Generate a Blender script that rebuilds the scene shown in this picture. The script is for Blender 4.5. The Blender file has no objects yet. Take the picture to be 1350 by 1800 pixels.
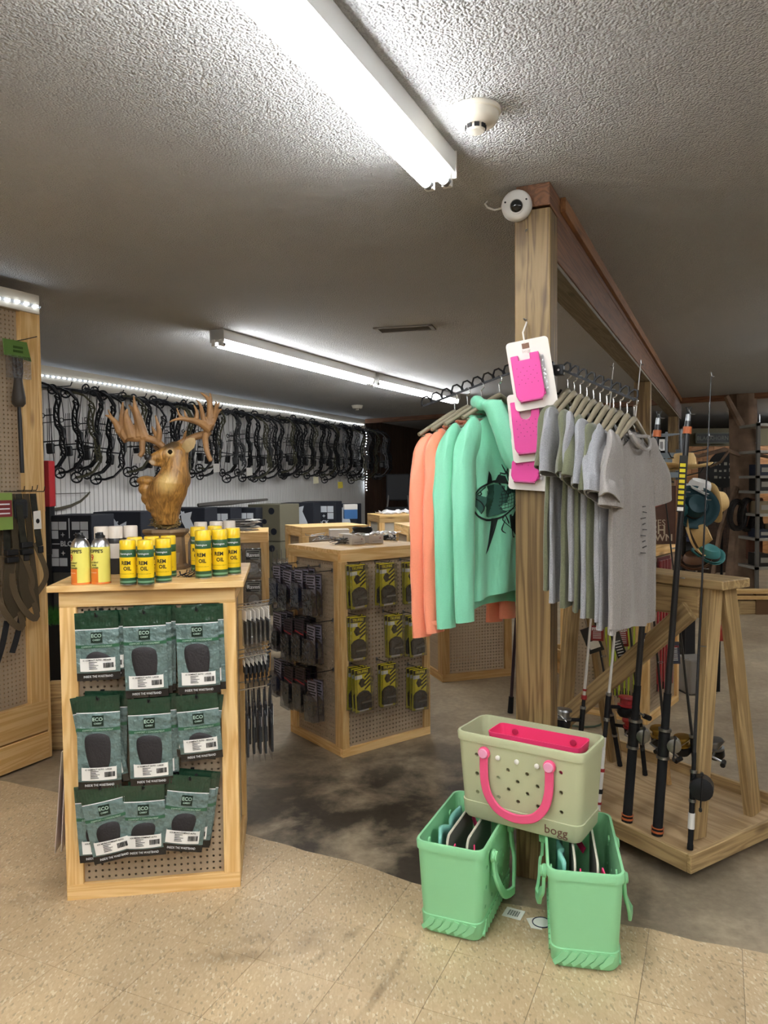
import bpy, bmesh, math, random
from mathutils import Vector, Matrix, noise as mnoise
random.seed(7)
SC = bpy.context.scene
COL = SC.collection
PI = math.pi

# ---------------------------------------------------------------- camera
F_PX, CAM_H, PITCH, ROLL = 1320.0, 1.64, math.radians(2.4), 0.010
fwd = Vector((0, math.cos(PITCH), -math.sin(PITCH)))
up0 = Vector((0, math.sin(PITCH), math.cos(PITCH)))
rt = math.cos(ROLL) * Vector((1, 0, 0)) - math.sin(ROLL) * up0
upv = math.sin(ROLL) * Vector((1, 0, 0)) + math.cos(ROLL) * up0
CAMP = Vector((0, 0, CAM_H))
cam_d = bpy.data.cameras.new('camera')
cam = bpy.data.objects.new('camera', cam_d)
COL.objects.link(cam)
cam.matrix_world = Matrix(((rt.x, upv.x, -fwd.x, 0), (rt.y, upv.y, -fwd.y, 0), (rt.z, upv.z, -fwd.z, CAM_H), (0, 0, 0, 1)))
cam_d.sensor_fit = 'VERTICAL'
cam_d.sensor_height = 24.0
cam_d.lens = 24.0 * F_PX / 1800.0
cam_d.clip_start = 0.05
SC.camera = cam
# ---------------------------------------------------------------- world, exposure
w = bpy.data.worlds.new('world')
SC.world = w
w.use_nodes = True
w.node_tree.nodes['Background'].inputs[0].default_value = (0.05, 0.05, 0.055, 1)
w.node_tree.nodes['Background'].inputs[1].default_value = 0.2
SC.view_settings.view_transform = 'Standard'
SC.view_settings.look = 'None'
SC.view_settings.gamma = 1.0
SC.view_settings.use_curve_mapping = False
SC.view_settings.exposure = 0.85
TUBE_STRENGTH = 26.0      # fluorescent tubes
LED_STRENGTH = 13.0       # LED rope on the wall tops
CEIL = 2.80

# ---------------------------------------------------------------- placing helpers
def ray(x, y):
    return (x - 675) / F_PX * rt + (900 - y) / F_PX * upv + fwd
def Z(x, y, z=0.0):
    d = ray(x, y)
    return CAMP + d * ((z - CAM_H) / d.z)
def D(x, y, Y):
    d = ray(x, y)
    return CAMP + d * (Y / d.y)
def onplane(x, y, p0, n):
    d = ray(x, y)
    n = Vector(n)
    return CAMP + d * ((Vector(p0) - CAMP).dot(n) / d.dot(n))
def rotz(deg):
    return Matrix.Rotation(math.radians(deg), 4, 'Z')
def frame(loc, deg):
    return Matrix.Translation(Vector(loc)) @ rotz(deg)
UA = 24.0                                  # the shop's long direction, degrees right of the view axis
UD = Vector((math.sin(math.radians(UA)), math.cos(math.radians(UA)), 0))
VD = Vector((math.cos(math.radians(UA)), -math.sin(math.radians(UA)), 0))

# ---------------------------------------------------------------- mesh builder
class MB:
    def __init__(s):
        s.v = []
        s.f = []
    def add(s, vs, fs):
        o = len(s.v)
        s.v += [tuple(p) for p in vs]
        s.f += [[i + o for i in q] for q in fs]
        return s
    def box(s, c, d, M=None):
        x, y, z = d[0] / 2, d[1] / 2, d[2] / 2
        vs = [Vector((i * x, j * y, k * z)) for k in (-1, 1) for j in (-1, 1) for i in (-1, 1)]
        if M is not None:
            vs = [M @ p for p in vs]
        c = Vector(c)
        return s.add([p + c for p in vs], [(0, 2, 3, 1), (4, 5, 7, 6), (0, 1, 5, 4), (2, 6, 7, 3), (0, 4, 6, 2), (1, 3, 7, 5)])
    def bb(s, lo, hi):
        lo, hi = Vector(lo), Vector(hi)
        return s.box((lo + hi) / 2, hi - lo)
    def tube(s, pts, r, n=8, closed=False, caps=True, sq=None):
        P = [Vector(p) for p in pts]
        m = len(P)
        R = r if isinstance(r, (list, tuple)) else [r] * m
        rings = []
        prev = None
        for i in range(m):
            a = P[i - 1] if (i > 0 or closed) else P[i]
            b = P[(i + 1) % m] if (i < m - 1 or closed) else P[i]
            t = (b - a)
            if t.length < 1e-9:
                t = Vector((0, 0, 1))
            t.normalize()
            if prev is None:
                ref = Vector((0, 0, 1)) if abs(t.z) < .9 else Vector((1, 0, 0))
                nx = t.cross(ref).normalized()
            else:
                nx = (prev - t * prev.dot(t)).normalized()
            prev = nx
            ny = t.cross(nx)
            sx, sy = sq if sq else (1, 1)
            rings.append([P[i] + (nx * math.cos(2 * PI * k / n + PI / n) * sx + ny * math.sin(2 * PI * k / n + PI / n) * sy) * R[i] for k in range(n)])
        return s.loft(rings, closed, caps)
    def loft(s, rings, closed=False, caps=True):
        n = len(rings[0])
        m = len(rings)
        vs = [p for q in rings for p in q]
        fs = []
        for i in range(m if closed else m - 1):
            j = (i + 1) % m
            for k in range(n):
                l = (k + 1) % n
                fs.append((i * n + k, i * n + l, j * n + l, j * n + k))
        if caps and not closed:
            fs.append(tuple(range(n - 1, -1, -1)))
            fs.append(tuple((m - 1) * n + k for k in range(n)))
        return s.add(vs, fs)
    def lathe(s, prof, n=16, c=(0, 0, 0), M=None):
        c = Vector(c)
        rings = []
        for r, z in prof:
            ring = [Vector((max(r, 1e-5) * math.cos(2 * PI * k / n), max(r, 1e-5) * math.sin(2 * PI * k / n), z)) for k in range(n)]
            rings.append([(M @ p if M is not None else p) + c for p in ring])
        return s.loft(rings)
    def cyl(s, p0, p1, r0, r1=None, n=10):
        return s.tube([p0, p1], [r0, r0 if r1 is None else r1], n)
    def prism(s, poly, y0, y1, M=None):
        """polygon in x,z pulled from y0 to y1 (front is the smaller y)"""
        n = len(poly)
        a = sum(poly[i][0] * poly[(i + 1) % n][1] - poly[(i + 1) % n][0] * poly[i][1] for i in range(n))
        if a < 0:
            poly = poly[::-1]
        vs = [Vector((x, y0, z)) for x, z in poly] + [Vector((x, y1, z)) for x, z in poly]
        if M is not None:
            vs = [M @ p for p in vs]
        fs = [tuple(range(n)), tuple(range(2 * n - 1, n - 1, -1))]
        fs += [(i, i + n, (i + 1) % n + n, (i + 1) % n) for i in range(n)]
        return s.add(vs, fs)
    def grid(s, fn, nu, nv, flip=False):
        vs = [fn(i / nu, j / nv) for j in range(nv + 1) for i in range(nu + 1)]
        fs = []
        for j in range(nv):
            for i in range(nu):
                q = (j * (nu + 1) + i, j * (nu + 1) + i + 1, (j + 1) * (nu + 1) + i + 1, (j + 1) * (nu + 1) + i)
                fs.append(q[::-1] if flip else q)
        return s.add(vs, fs)
    def xf(s, M):
        s.v = [tuple(M @ Vector(p)) for p in s.v]
        return s
    def mesh(s, name, mat, smooth=False):
        me = bpy.data.meshes.new(name)
        me.from_pydata(s.v, [], s.f)
        if mat:
            me.materials.append(mat)
        if smooth:
            me.shade_smooth()
            me.set_sharp_from_angle(angle=math.radians(45))
        me.update()
        return me
    def obj(s, name, mat, parent=None, smooth=False, M=None, bev=0):
        o = mobj(name, s.mesh(name, mat, smooth), parent, M)
        if bev:
            b = o.modifiers.new('b', 'BEVEL')
            b.width = bev
            b.segments = 2
            b.limit_method = 'ANGLE'
        return o
def mobj(name, me, parent=None, M=None):
    o = bpy.data.objects.new(name, me)
    COL.objects.link(o)
    if parent is not None:
        o.parent = parent
    if M is not None:
        o.matrix_local = M
    return o
def tag(o, label, cat, group=None):
    o['label'] = label
    o['category'] = cat
    if group:
        o['group'] = group
    return o
def thing(name, label, cat, M=None, group=None):
    o = bpy.data.objects.new(name, None)
    o.empty_display_size = .05
    COL.objects.link(o)
    if M is not None:
        o.matrix_world = M
    return tag(o, label, cat, group)
def struct(o, label=None):
    o['kind'] = 'structure'
    if label:
        o['label'] = label
    return o
_o1 = 'first second third fourth fifth sixth seventh eighth ninth tenth eleventh twelfth thirteenth fourteenth fifteenth sixteenth seventeenth eighteenth nineteenth'.split()
ORD = _o1 + [(w_[:-1] + 'ieth') if q_ == 0 else w_ + '-' + _o1[q_ - 1] for w_ in ('twenty', 'thirty', 'forty', 'fifty') for q_ in range(10)]
def copy_tree(o, M=None, label=None, parent=None, mats=None):
    c = o.copy()
    COL.objects.link(c)
    c.parent = parent
    if parent is not None:
        c.matrix_parent_inverse = o.matrix_parent_inverse.copy()
    if M is not None:
        c.matrix_local = M
    if label:
        c['label'] = label
    for ch in list(o.children):
        copy_tree(ch, None, None, c)
    return c

# ---------------------------------------------------------------- materials
def lin(c):
    if isinstance(c, str):
        c = [int(c[i:i + 2], 16) / 255 for i in (0, 2, 4)]
    return tuple(((x / 12.92) if x <= .04045 else ((x + .055) / 1.055) ** 2.4) for x in c) + (1,)
def newmat(name):
    m = bpy.data.materials.new(name)
    m.use_nodes = True
    nt = m.node_tree
    return m, nt, nt.nodes['Principled BSDF']
MATS = {}
def mat(name, col=None, rough=.5, metal=0, coat=0, trans=0, alpha=1, bump=0, bscale=80, sheen=0, var=0, vscale=6, ior=1.45, spec=.5, bdist=.004):
    if name in MATS:
        return MATS[name]
    m, nt, b = newmat(name)
    c = lin(col)
    b.inputs['Base Color'].default_value = c
    b.inputs['Roughness'].default_value = rough
    b.inputs['Metallic'].default_value = metal
    b.inputs['Coat Weight'].default_value = coat
    b.inputs['Transmission Weight'].default_value = trans
    b.inputs['Alpha'].default_value = alpha
    b.inputs['IOR'].default_value = ior
    b.inputs['Sheen Weight'].default_value = sheen
    b.inputs['Specular IOR Level'].default_value = spec
    N, L = nt.nodes, nt.links
    if bump or var:
        tc = N.new('ShaderNodeTexCoord')
    if bump:
        n = N.new('ShaderNodeTexNoise')
        n.inputs['Scale'].default_value = bscale
        n.inputs['Detail'].default_value = 3
        L.new(tc.outputs['Object'], n.inputs['Vector'])
        bp = N.new('ShaderNodeBump')
        bp.inputs['Strength'].default_value = bump
        bp.inputs['Distance'].default_value = bdist
        L.new(n.outputs['Fac'], bp.inputs['Height'])
        L.new(bp.outputs['Normal'], b.inputs['Normal'])
    if var:
        n2 = N.new('ShaderNodeTexNoise')
        n2.inputs['Scale'].default_value = vscale
        n2.inputs['Detail'].default_value = 5
        L.new(tc.outputs['Object'], n2.inputs['Vector'])
        hs = N.new('ShaderNodeHueSaturation')
        mr = N.new('ShaderNodeMapRange')
        mr.inputs[3].default_value = 1 - var
        mr.inputs[4].default_value = 1 + var
        mr.inputs[1].default_value = .3
        mr.inputs[2].default_value = .7
        L.new(n2.outputs['Fac'], mr.inputs[0])
        L.new(mr.outputs[0], hs.inputs['Value'])
        hs.inputs['Color'].default_value = c
        L.new(hs.outputs[0], b.inputs['Base Color'])
    MATS[name] = m
    return m
def wood(name, ca, cb, cknot, axis=0, rough=.55, rings=9.0, bump=.15, knots=.6):
    """sawn board; the grain runs along the object's local axis"""
    m, nt, b = newmat(name)
    N, L = nt.nodes, nt.links
    tc = N.new('ShaderNodeTexCoord')
    oi = N.new('ShaderNodeObjectInfo')
    ad = N.new('ShaderNodeVectorMath')
    ad.operation = 'MULTIPLY_ADD'
    ad.inputs[1].default_value = (7.3, 5.1, 3.7)
    cx = N.new('ShaderNodeCombineXYZ')
    for i in range(3):
        L.new(oi.outputs['Random'], cx.inputs[i])
    L.new(cx.outputs[0], ad.inputs[0])
    L.new(tc.outputs['Object'], ad.inputs[2])
    mp = N.new('ShaderNodeMapping')
    sc = [rings] * 3
    sc[axis] = .55
    mp.inputs['Scale'].default_value = sc
    L.new(ad.outputs[0], mp.inputs['Vector'])
    n1 = N.new('ShaderNodeTexNoise')
    n1.inputs['Scale'].default_value = 1.6
    n1.inputs['Detail'].default_value = 3
    n1.inputs['Distortion'].default_value = .6
    L.new(mp.outputs[0], n1.inputs['Vector'])
    # ring pattern: sin of noise
    mu = N.new('ShaderNodeMath')
    mu.operation = 'MULTIPLY'
    mu.inputs[1].default_value = 42
    L.new(n1.outputs['Fac'], mu.inputs[0])
    si = N.new('ShaderNodeMath')
    si.operation = 'SINE'
    L.new(mu.outputs[0], si.inputs[0])
    mr = N.new('ShaderNodeMapRange')
    mr.inputs[1].default_value = -1
    L.new(si.outputs[0], mr.inputs[0])
    # fine fibres
    mp2 = N.new('ShaderNodeMapping')
    sc2 = [160.0] * 3
    sc2[axis] = 3.0
    mp2.inputs['Scale'].default_value = sc2
    L.new(ad.outputs[0], mp2.inputs['Vector'])
    n2 = N.new('ShaderNodeTexNoise')
    n2.inputs['Scale'].default_value = 1
    n2.inputs['Detail'].default_value = 2
    L.new(mp2.outputs[0], n2.inputs['Vector'])
    ma = N.new('ShaderNodeMath')
    ma.operation = 'MULTIPLY_ADD'
    ma.inputs[1].default_value = .45
    L.new(n2.outputs['Fac'], ma.inputs[0])
    mb_ = N.new('ShaderNodeMath')
    mb_.operation = 'MULTIPLY'
    mb_.inputs[1].default_value = .55
    L.new(mr.outputs[0], mb_.inputs[0])
    L.new(mb_.outputs[0], ma.inputs[2])
    cr = N.new('ShaderNodeValToRGB')
    cr.color_ramp.elements[0].color = lin(ca)
    cr.color_ramp.elements[1].color = lin(cb)
    cr.color_ramp.elements[0].position = .15
    cr.color_ramp.elements[1].position = .95
    L.new(ma.outputs[0], cr.inputs[0])
    # knots
    vo = N.new('ShaderNodeTexVoronoi')
    vo.inputs['Scale'].default_value = 1.0
    mp3 = N.new('ShaderNodeMapping')
    sc3 = [7.0] * 3
    sc3[axis] = 2.2
    mp3.inputs['Scale'].default_value = sc3
    L.new(ad.outputs[0], mp3.inputs['Vector'])
    L.new(mp3.outputs[0], vo.inputs['Vector'])
    mk = N.new('ShaderNodeMapRange')
    mk.inputs[1].default_value = .05
    mk.inputs[2].default_value = .16
    mk.inputs[3].default_value = knots
    mk.inputs[4].default_value = 0
    L.new(vo.outputs['Distance'], mk.inputs[0])
    mx = N.new('ShaderNodeMix')
    mx.data_type = 'RGBA'
    L.new(mk.outputs[0], mx.inputs[0])
    L.new(cr.outputs[0], mx.inputs[6])
    mx.inputs[7].default_value = lin(cknot)
    # board to board tone
    hs = N.new('ShaderNodeHueSaturation')
    m2 = N.new('ShaderNodeMapRange')
    m2.inputs[3].default_value = .84
    m2.inputs[4].default_value = 1.12
    L.new(oi.outputs['Random'], m2.inputs[0])
    L.new(m2.outputs[0], hs.inputs['Value'])
    L.new(mx.outputs[2], hs.inputs['Color'])
    L.new(hs.outputs[0], b.inputs['Base Color'])
    b.inputs['Roughness'].default_value = rough
    bp = N.new('ShaderNodeBump')
    bp.inputs['Strength'].default_value = bump
    bp.inputs['Distance'].default_value = .002
    L.new(ma.outputs[0], bp.inputs['Height'])
    L.new(bp.outputs['Normal'], b.inputs['Normal'])
    MATS[name] = m
    return m
def emis(name, col, s):
    m, nt, b = newmat(name)
    b.inputs['Base Color'].default_value = (.8, .8, .8, 1)
    b.inputs['Emission Color'].default_value = lin(col)
    b.inputs['Emission Strength'].default_value = s
    MATS[name] = m
    return m
def clear(name, col='ffffff', a=.18, rough=.08):
    """thin clear packaging film"""
    m, nt, b = newmat(name)
    N, L = nt.nodes, nt.links
    tr = N.new('ShaderNodeBsdfTransparent')
    tr.inputs[0].default_value = lin(col)
    gl = N.new('ShaderNodeBsdfGlossy')
    gl.inputs['Roughness'].default_value = rough
    tc = N.new('ShaderNodeTexCoord')
    n = N.new('ShaderNodeTexNoise')
    n.inputs['Scale'].default_value = 22
    n.inputs['Distortion'].default_value = 1.2
    L.new(tc.outputs['Object'], n.inputs['Vector'])
    bp = N.new('ShaderNodeBump')
    bp.inputs['Strength'].default_value = .8
    bp.inputs['Distance'].default_value = .01
    L.new(n.outputs['Fac'], bp.inputs['Height'])
    L.new(bp.outputs['Normal'], gl.inputs['Normal'])
    mx = N.new('ShaderNodeMixShader')
    mx.inputs[0].default_value = a
    L.new(tr.outputs[0], mx.inputs[1])
    L.new(gl.outputs[0], mx.inputs[2])
    L.new(mx.outputs[0], N['Material Output'].inputs['Surface'])
    MATS[name] = m
    return m
PINE = wood('pine_x', 'ecc98d', 'd3a35e', '7c4a22')
PINEZ = PINE
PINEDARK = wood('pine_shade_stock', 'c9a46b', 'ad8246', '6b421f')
TREATED = wood('treated_post_wood', 'a58a5c', '6f5530', '4a3218', rings=12, bump=.35, knots=.8)
ROUGH = wood('rough_brown_beam_wood', '8d6142', '63402a', '3c2416', rings=10, bump=.5, knots=.5)
WEATH = wood('weathered_rack_wood', 'c3a777', '8f744b', '59422a', rings=9, bump=.4, knots=.6)
PLY = wood('plywood_tray', 'cdb086', 'a88a5e', '735639', rings=5, bump=.2, knots=.4)
OLDWOOD = wood('old_timber', '6a5340', '3a2c22', '1f1712', rings=14, bump=.9, knots=.6)
PANELW = wood('wall_panel_wood', 'b98452', '8d5c34', '4f3018', axis=2, rings=6, bump=.2, knots=.3)
BLACK = mat('black_plastic', '17181a', .42)
MATTEBLK = mat('matte_black', '1b1b1d', .75)
BLKMETAL = mat('black_metal', '1c1d20', .38, .3)
WHITE = mat('white_plastic', 'e9e7e2', .4)
CARDW = mat('white_card', 'eae6de', .6)
PAPER = mat('white_label_paper', 'f1efe9', .55)
INK = mat('black_ink', '141414', .6)
WINK = mat('white_ink', 'e8e8e8', .55)
CHROME = mat('bright_wire', 'd6d6d6', .22, 1)
STEEL = mat('grey_steel', '9a9c9e', .35, 1)
FILM = clear('clear_film', a=.16)
FILM2 = clear('clear_blister', 'f0f2f6', a=.2, rough=.12)
def text(s, size, m, parent=None, M=None, name='lettering', bold=0, sx=1.0, ax='CENTER', ext=.0004, _c={}):
    key = (s, size, m.name, bold, ax, ext)
    me = _c.get(key)
    if me is None:
        cu = bpy.data.curves.new('t', 'FONT')
        cu.body = s
        cu.size = size
        cu.align_x = ax
        cu.align_y = 'CENTER'
        cu.resolution_u = 2
        cu.extrude = ext
        cu.offset = bold * size
        ob = bpy.data.objects.new('t', cu)
        me = bpy.data.meshes.new_from_object(ob)
        me.name = 'lettering'
        me.materials.clear()
        me.materials.append(m)
        bpy.data.objects.remove(ob)
        bpy.data.curves.remove(cu)
        me.transform(Matrix.Rotation(PI / 2, 4, 'X'))
        _c[key] = me
    o = mobj(name, me, parent, M)
    if sx != 1.0:
        o.scale.x *= sx
    return o
def wrap_text(s, size, m, r, z, parent, name='lettering', bold=0, sx=1.0, a0=0.0, _c={}):
    """text bent round an upright cylinder, reading from -y"""
    key = (s, size, m.name, r, z, bold, sx, a0)
    me = _c.get(key)
    if me is None:
        t = text(s, size, m, None, None, bold=bold, ext=0.0)
        me = t.data.copy()
        bpy.data.objects.remove(t)
        for v in me.vertices:
            a = v.co.x * sx / r + a0
            v.co = Vector((math.sin(a) * (r + .0007), -math.cos(a) * (r + .0007), v.co.z + z))
        _c[key] = me
    return mobj(name, me, parent)
# ================================================================ the room
def ceiling_mat():
    m, nt, b = newmat('popcorn_ceiling')
    N, L = nt.nodes, nt.links
    tc = N.new('ShaderNodeTexCoord')
    v = N.new('ShaderNodeTexVoronoi')
    v.feature = 'SMOOTH_F1'
    v.inputs['Scale'].default_value = 135
    v.inputs['Smoothness'].default_value = .4
    nz = N.new('ShaderNodeTexNoise')
    nz.inputs['Scale'].default_value = 85
    nz.inputs['Detail'].default_value = 4
    nz.inputs['Roughness'].default_value = .65
    L.new(tc.outputs['Object'], v.inputs['Vector'])
    L.new(tc.outputs['Object'], nz.inputs['Vector'])
    inv = N.new('ShaderNodeMath')
    inv.operation = 'MULTIPLY_ADD'
    inv.inputs[1].default_value = -1.1
    L.new(v.outputs['Distance'], inv.inputs[0])
    L.new(nz.outputs['Fac'], inv.inputs[2])
    bp = N.new('ShaderNodeBump')
    bp.inputs['Strength'].default_value = 1.0
    bp.inputs['Distance'].default_value = .009
    L.new(inv.outputs[0], bp.inputs['Height'])
    L.new(bp.outputs['Normal'], b.inputs['Normal'])
    n2 = N.new('ShaderNodeTexNoise')
    n2.inputs['Scale'].default_value = .8
    n2.inputs['Detail'].default_value = 3
    L.new(tc.outputs['Object'], n2.inputs['Vector'])
    cr = N.new('ShaderNodeValToRGB')
    cr.color_ramp.elements[0].color = lin('b6b7b7')
    cr.color_ramp.elements[1].color = lin('c5c6c6')
    L.new(n2.outputs['Fac'], cr.inputs[0])
    L.new(cr.outputs[0], b.inputs['Base Color'])
    b.inputs['Roughness'].default_value = .9
    b.inputs['Specular IOR Level'].default_value = .25
    return m
def concrete_mat():
    m, nt, b = newmat('stained_concrete')
    N, L = nt.nodes, nt.links
    tc = N.new('ShaderNodeTexCoord')
    def nz(scale, det, dist=0):
        n = N.new('ShaderNodeTexNoise')
        n.inputs['Scale'].default_value = scale
        n.inputs['Detail'].default_value = det
        n.inputs['Roughness'].default_value = .62
        n.inputs['Distortion'].default_value = dist
        L.new(tc.outputs['Object'], n.inputs['Vector'])
        return n
    a, c, f = nz(1.1, 6, .4), nz(2.6, 10, .25), nz(26, 4)
    r1 = N.new('ShaderNodeValToRGB')
    e = r1.color_ramp.elements
    e[0].position, e[0].color = .3, lin('8f7d65')
    e[1].position, e[1].color = .72, lin('b7a88e')
    L.new(a.outputs['Fac'], r1.inputs[0])
    r2 = N.new('ShaderNodeValToRGB')
    e = r2.color_ramp.elements
    e[0].position, e[0].color = .36, (0, 0, 0, 1)
    e[1].position, e[1].color = .56, (1, 1, 1, 1)
    L.new(c.outputs['Fac'], r2.inputs[0])
    # old adhesive left by the lifted tiles: dark stain that stays near the torn edge
    ge = N.new('ShaderNodeNewGeometry')
    sx = N.new('ShaderNodeVectorMath')
    sx.operation = 'DISTANCE'
    sx.inputs[1].default_value = (.05, 3.5, 0)
    L.new(ge.outputs['Position'], sx.inputs[0])
    mr = N.new('ShaderNodeMapRange')
    mr.inputs[1].default_value, mr.inputs[2].default_value = .5, 1.7
    mr.inputs[3].default_value, mr.inputs[4].default_value = .95, .25
    L.new(sx.outputs['Value'], mr.inputs[0])
    mu = N.new('ShaderNodeMath')
    mu.operation = 'MULTIPLY'
    L.new(r2.outputs[0], mu.inputs[0])
    L.new(mr.outputs[0], mu.inputs[1])
    mx = N.new('ShaderNodeMix')
    mx.data_type = 'RGBA'
    L.new(mu.outputs[0], mx.inputs[0])
    L.new(r1.outputs[0], mx.inputs[6])
    mx.inputs[7].default_value = lin('3a3229')
    hs = N.new('ShaderNodeHueSaturation')
    m2 = N.new('ShaderNodeMapRange')
    m2.inputs[1].default_value, m2.inputs[2].default_value = .3, .7
    m2.inputs[3].default_value, m2.inputs[4].default_value = .82, 1.15
    L.new(f.outputs['Fac'], m2.inputs[0])
    L.new(m2.outputs[0], hs.inputs['Value'])
    L.new(mx.outputs[2], hs.inputs['Color'])
    L.new(hs.outputs[0], b.inputs['Base Color'])
    b.inputs['Roughness'].default_value = .48
    b.inputs['Specular IOR Level'].default_value = .4
    bp = N.new('ShaderNodeBump')
    bp.inputs['Strength'].default_value = .25
    bp.inputs['Distance'].default_value = .004
    L.new(c.outputs['Fac'], bp.inputs['Height'])
    L.new(bp.outputs['Normal'], b.inputs['Normal'])
    return m
def tile_mat():
    m, nt, b = newmat('speckled_vinyl_tile')
    N, L = nt.nodes, nt.links
    tc = N.new('ShaderNodeTexCoord')
    ge = N.new('ShaderNodeNewGeometry')
    v = N.new('ShaderNodeTexVoronoi')
    v.inputs['Scale'].default_value = 170
    mp = N.new('ShaderNodeMapping')
    mp.inputs['Rotation'].default_value = (0, 0, .6)
    mp.inputs['Scale'].default_value = (1, .45, 1)
    L.new(ge.outputs['Position'], mp.inputs[0])
    L.new(mp.outputs[0], v.inputs['Vector'])
    sp = N.new('ShaderNodeSeparateColor')
    L.new(v.outputs['Color'], sp.inputs[0])
    cr = N.new('ShaderNodeValToRGB')
    cr.color_ramp.interpolation = 'CONSTANT'
    e = cr.color_ramp.elements
    e[0].position, e[0].color = 0, lin('ae9a7a')
    e[1].position, e[1].color = .07, lin('cab18c')
    x = e.new(.5); x.color = lin('c5ac87')
    x = e.new(.80); x.color = lin('d0ba97')
    x = e.new(.94); x.color = lin('dacaac')
    L.new(sp.outputs[0], cr.inputs[0])
    n = N.new('ShaderNodeTexNoise')
    n.inputs['Scale'].default_value = 1.7
    n.inputs['Detail'].default_value = 6
    n.inputs['Distortion'].default_value = .8
    L.new(ge.outputs['Position'], n.inputs['Vector'])
    mr = N.new('ShaderNodeMapRange')
    mr.inputs[1].default_value, mr.inputs[2].default_value = .35, .68
    mr.inputs[3].default_value, mr.inputs[4].default_value = .84, 1.06
    L.new(n.outputs['Fac'], mr.inputs[0])
    # brown scuffs
    def scuff(x0, y0, ang, ln, wd):
        mp2 = N.new('ShaderNodeMapping')
        mp2.vector_type = 'TEXTURE'
        mp2.inputs['Location'].default_value = (x0, y0, 0)
        mp2.inputs['Rotation'].default_value = (0, 0, ang)
        mp2.inputs['Scale'].default_value = (ln, wd, 1)
        L.new(ge.outputs['Position'], mp2.inputs[0])
        le = N.new('ShaderNodeVectorMath')
        le.operation = 'LENGTH'
        L.new(mp2.outputs[0], le.inputs[0])
        q = N.new('ShaderNodeMapRange')
        q.interpolation_type = 'SMOOTHSTEP'
        q.inputs[1].default_value, q.inputs[2].default_value = .35, 1
        q.inputs[3].default_value, q.inputs[4].default_value = 1, 0
        L.new(le.outputs['Value'], q.inputs[0])
        return q
    n3 = N.new('ShaderNodeTexNoise')
    n3.inputs['Scale'].default_value = 9
    n3.inputs['Detail'].default_value = 5
    L.new(ge.outputs['Position'], n3.inputs['Vector'])
    acc = None
    for s_, amt in ((scuff(-.42, 2.58, .25, .36, .10), .55), (scuff(-.03, 2.34, 1.14, .55, .022), .5), (scuff(-1.4, 2.95, 0, .3, .15), .4), (scuff(-.17, 2.60, .9, .2, .03), .6), (scuff(.6, 2.68, .2, .5, .12), .45)):
        mu = N.new('ShaderNodeMath')
        mu.operation = 'MULTIPLY'
        mu.inputs[1].default_value = amt
        L.new(s_.outputs[0], mu.inputs[0])
        if acc is None:
            acc = mu
        else:
            ad = N.new('ShaderNodeMath')
            ad.operation = 'MAXIMUM'
            L.new(acc.outputs[0], ad.inputs[0])
            L.new(mu.outputs[0], ad.inputs[1])
            acc = ad
    mm = N.new('ShaderNodeMath')
    mm.operation = 'MULTIPLY'
    rr = N.new('ShaderNodeMapRange')
    rr.inputs[1].default_value, rr.inputs[2].default_value = .35, .65
    L.new(n3.outputs['Fac'], rr.inputs[0])
    L.new(rr.outputs[0], mm.inputs[0])
    L.new(acc.outputs[0], mm.inputs[1])
    mx = N.new('ShaderNodeMix')
    mx.data_type = 'RGBA'
    L.new(mm.outputs[0], mx.inputs[0])
    L.new(cr.outputs[0], mx.inputs[6])
    mx.inputs[7].default_value = lin('7d684c')
    hs = N.new('ShaderNodeHueSaturation')
    oi = N.new('ShaderNodeObjectInfo')
    m5 = N.new('ShaderNodeMapRange')
    m5.inputs[3].default_value, m5.inputs[4].default_value = .95, 1.04
    L.new(oi.outputs['Random'], m5.inputs[0])
    m6 = N.new('ShaderNodeMath')
    m6.operation = 'MULTIPLY'
    L.new(mr.outputs[0], m6.inputs[0])
    L.new(m5.outputs[0], m6.inputs[1])
    L.new(m6.outputs[0], hs.inputs['Value'])
    L.new(mx.outputs[2], hs.inputs['Color'])
    L.new(hs.outputs[0], b.inputs['Base Color'])
    b.inputs['Roughness'].default_value = .42
    b.inputs['Specular IOR Level'].default_value = .4
    bp = N.new('ShaderNodeBump')
    bp.inputs['Strength'].default_value = .12
    bp.inputs['Distance'].default_value = .002
    L.new(v.outputs['Distance'], bp.inputs['Height'])
    L.new(bp.outputs['Normal'], b.inputs['Normal'])
    return m
CONC, TILEM = concrete_mat(), tile_mat()
RX0, RX1, RY0, RY1 = -7.0, 11.0, -4.5, 24.0
floor = struct(MB().bb((RX0, RY0, -.12), (RX1, RY1, 0)).obj('floor', CONC), 'bare stained concrete floor with speckled vinyl tiles in front')
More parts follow.
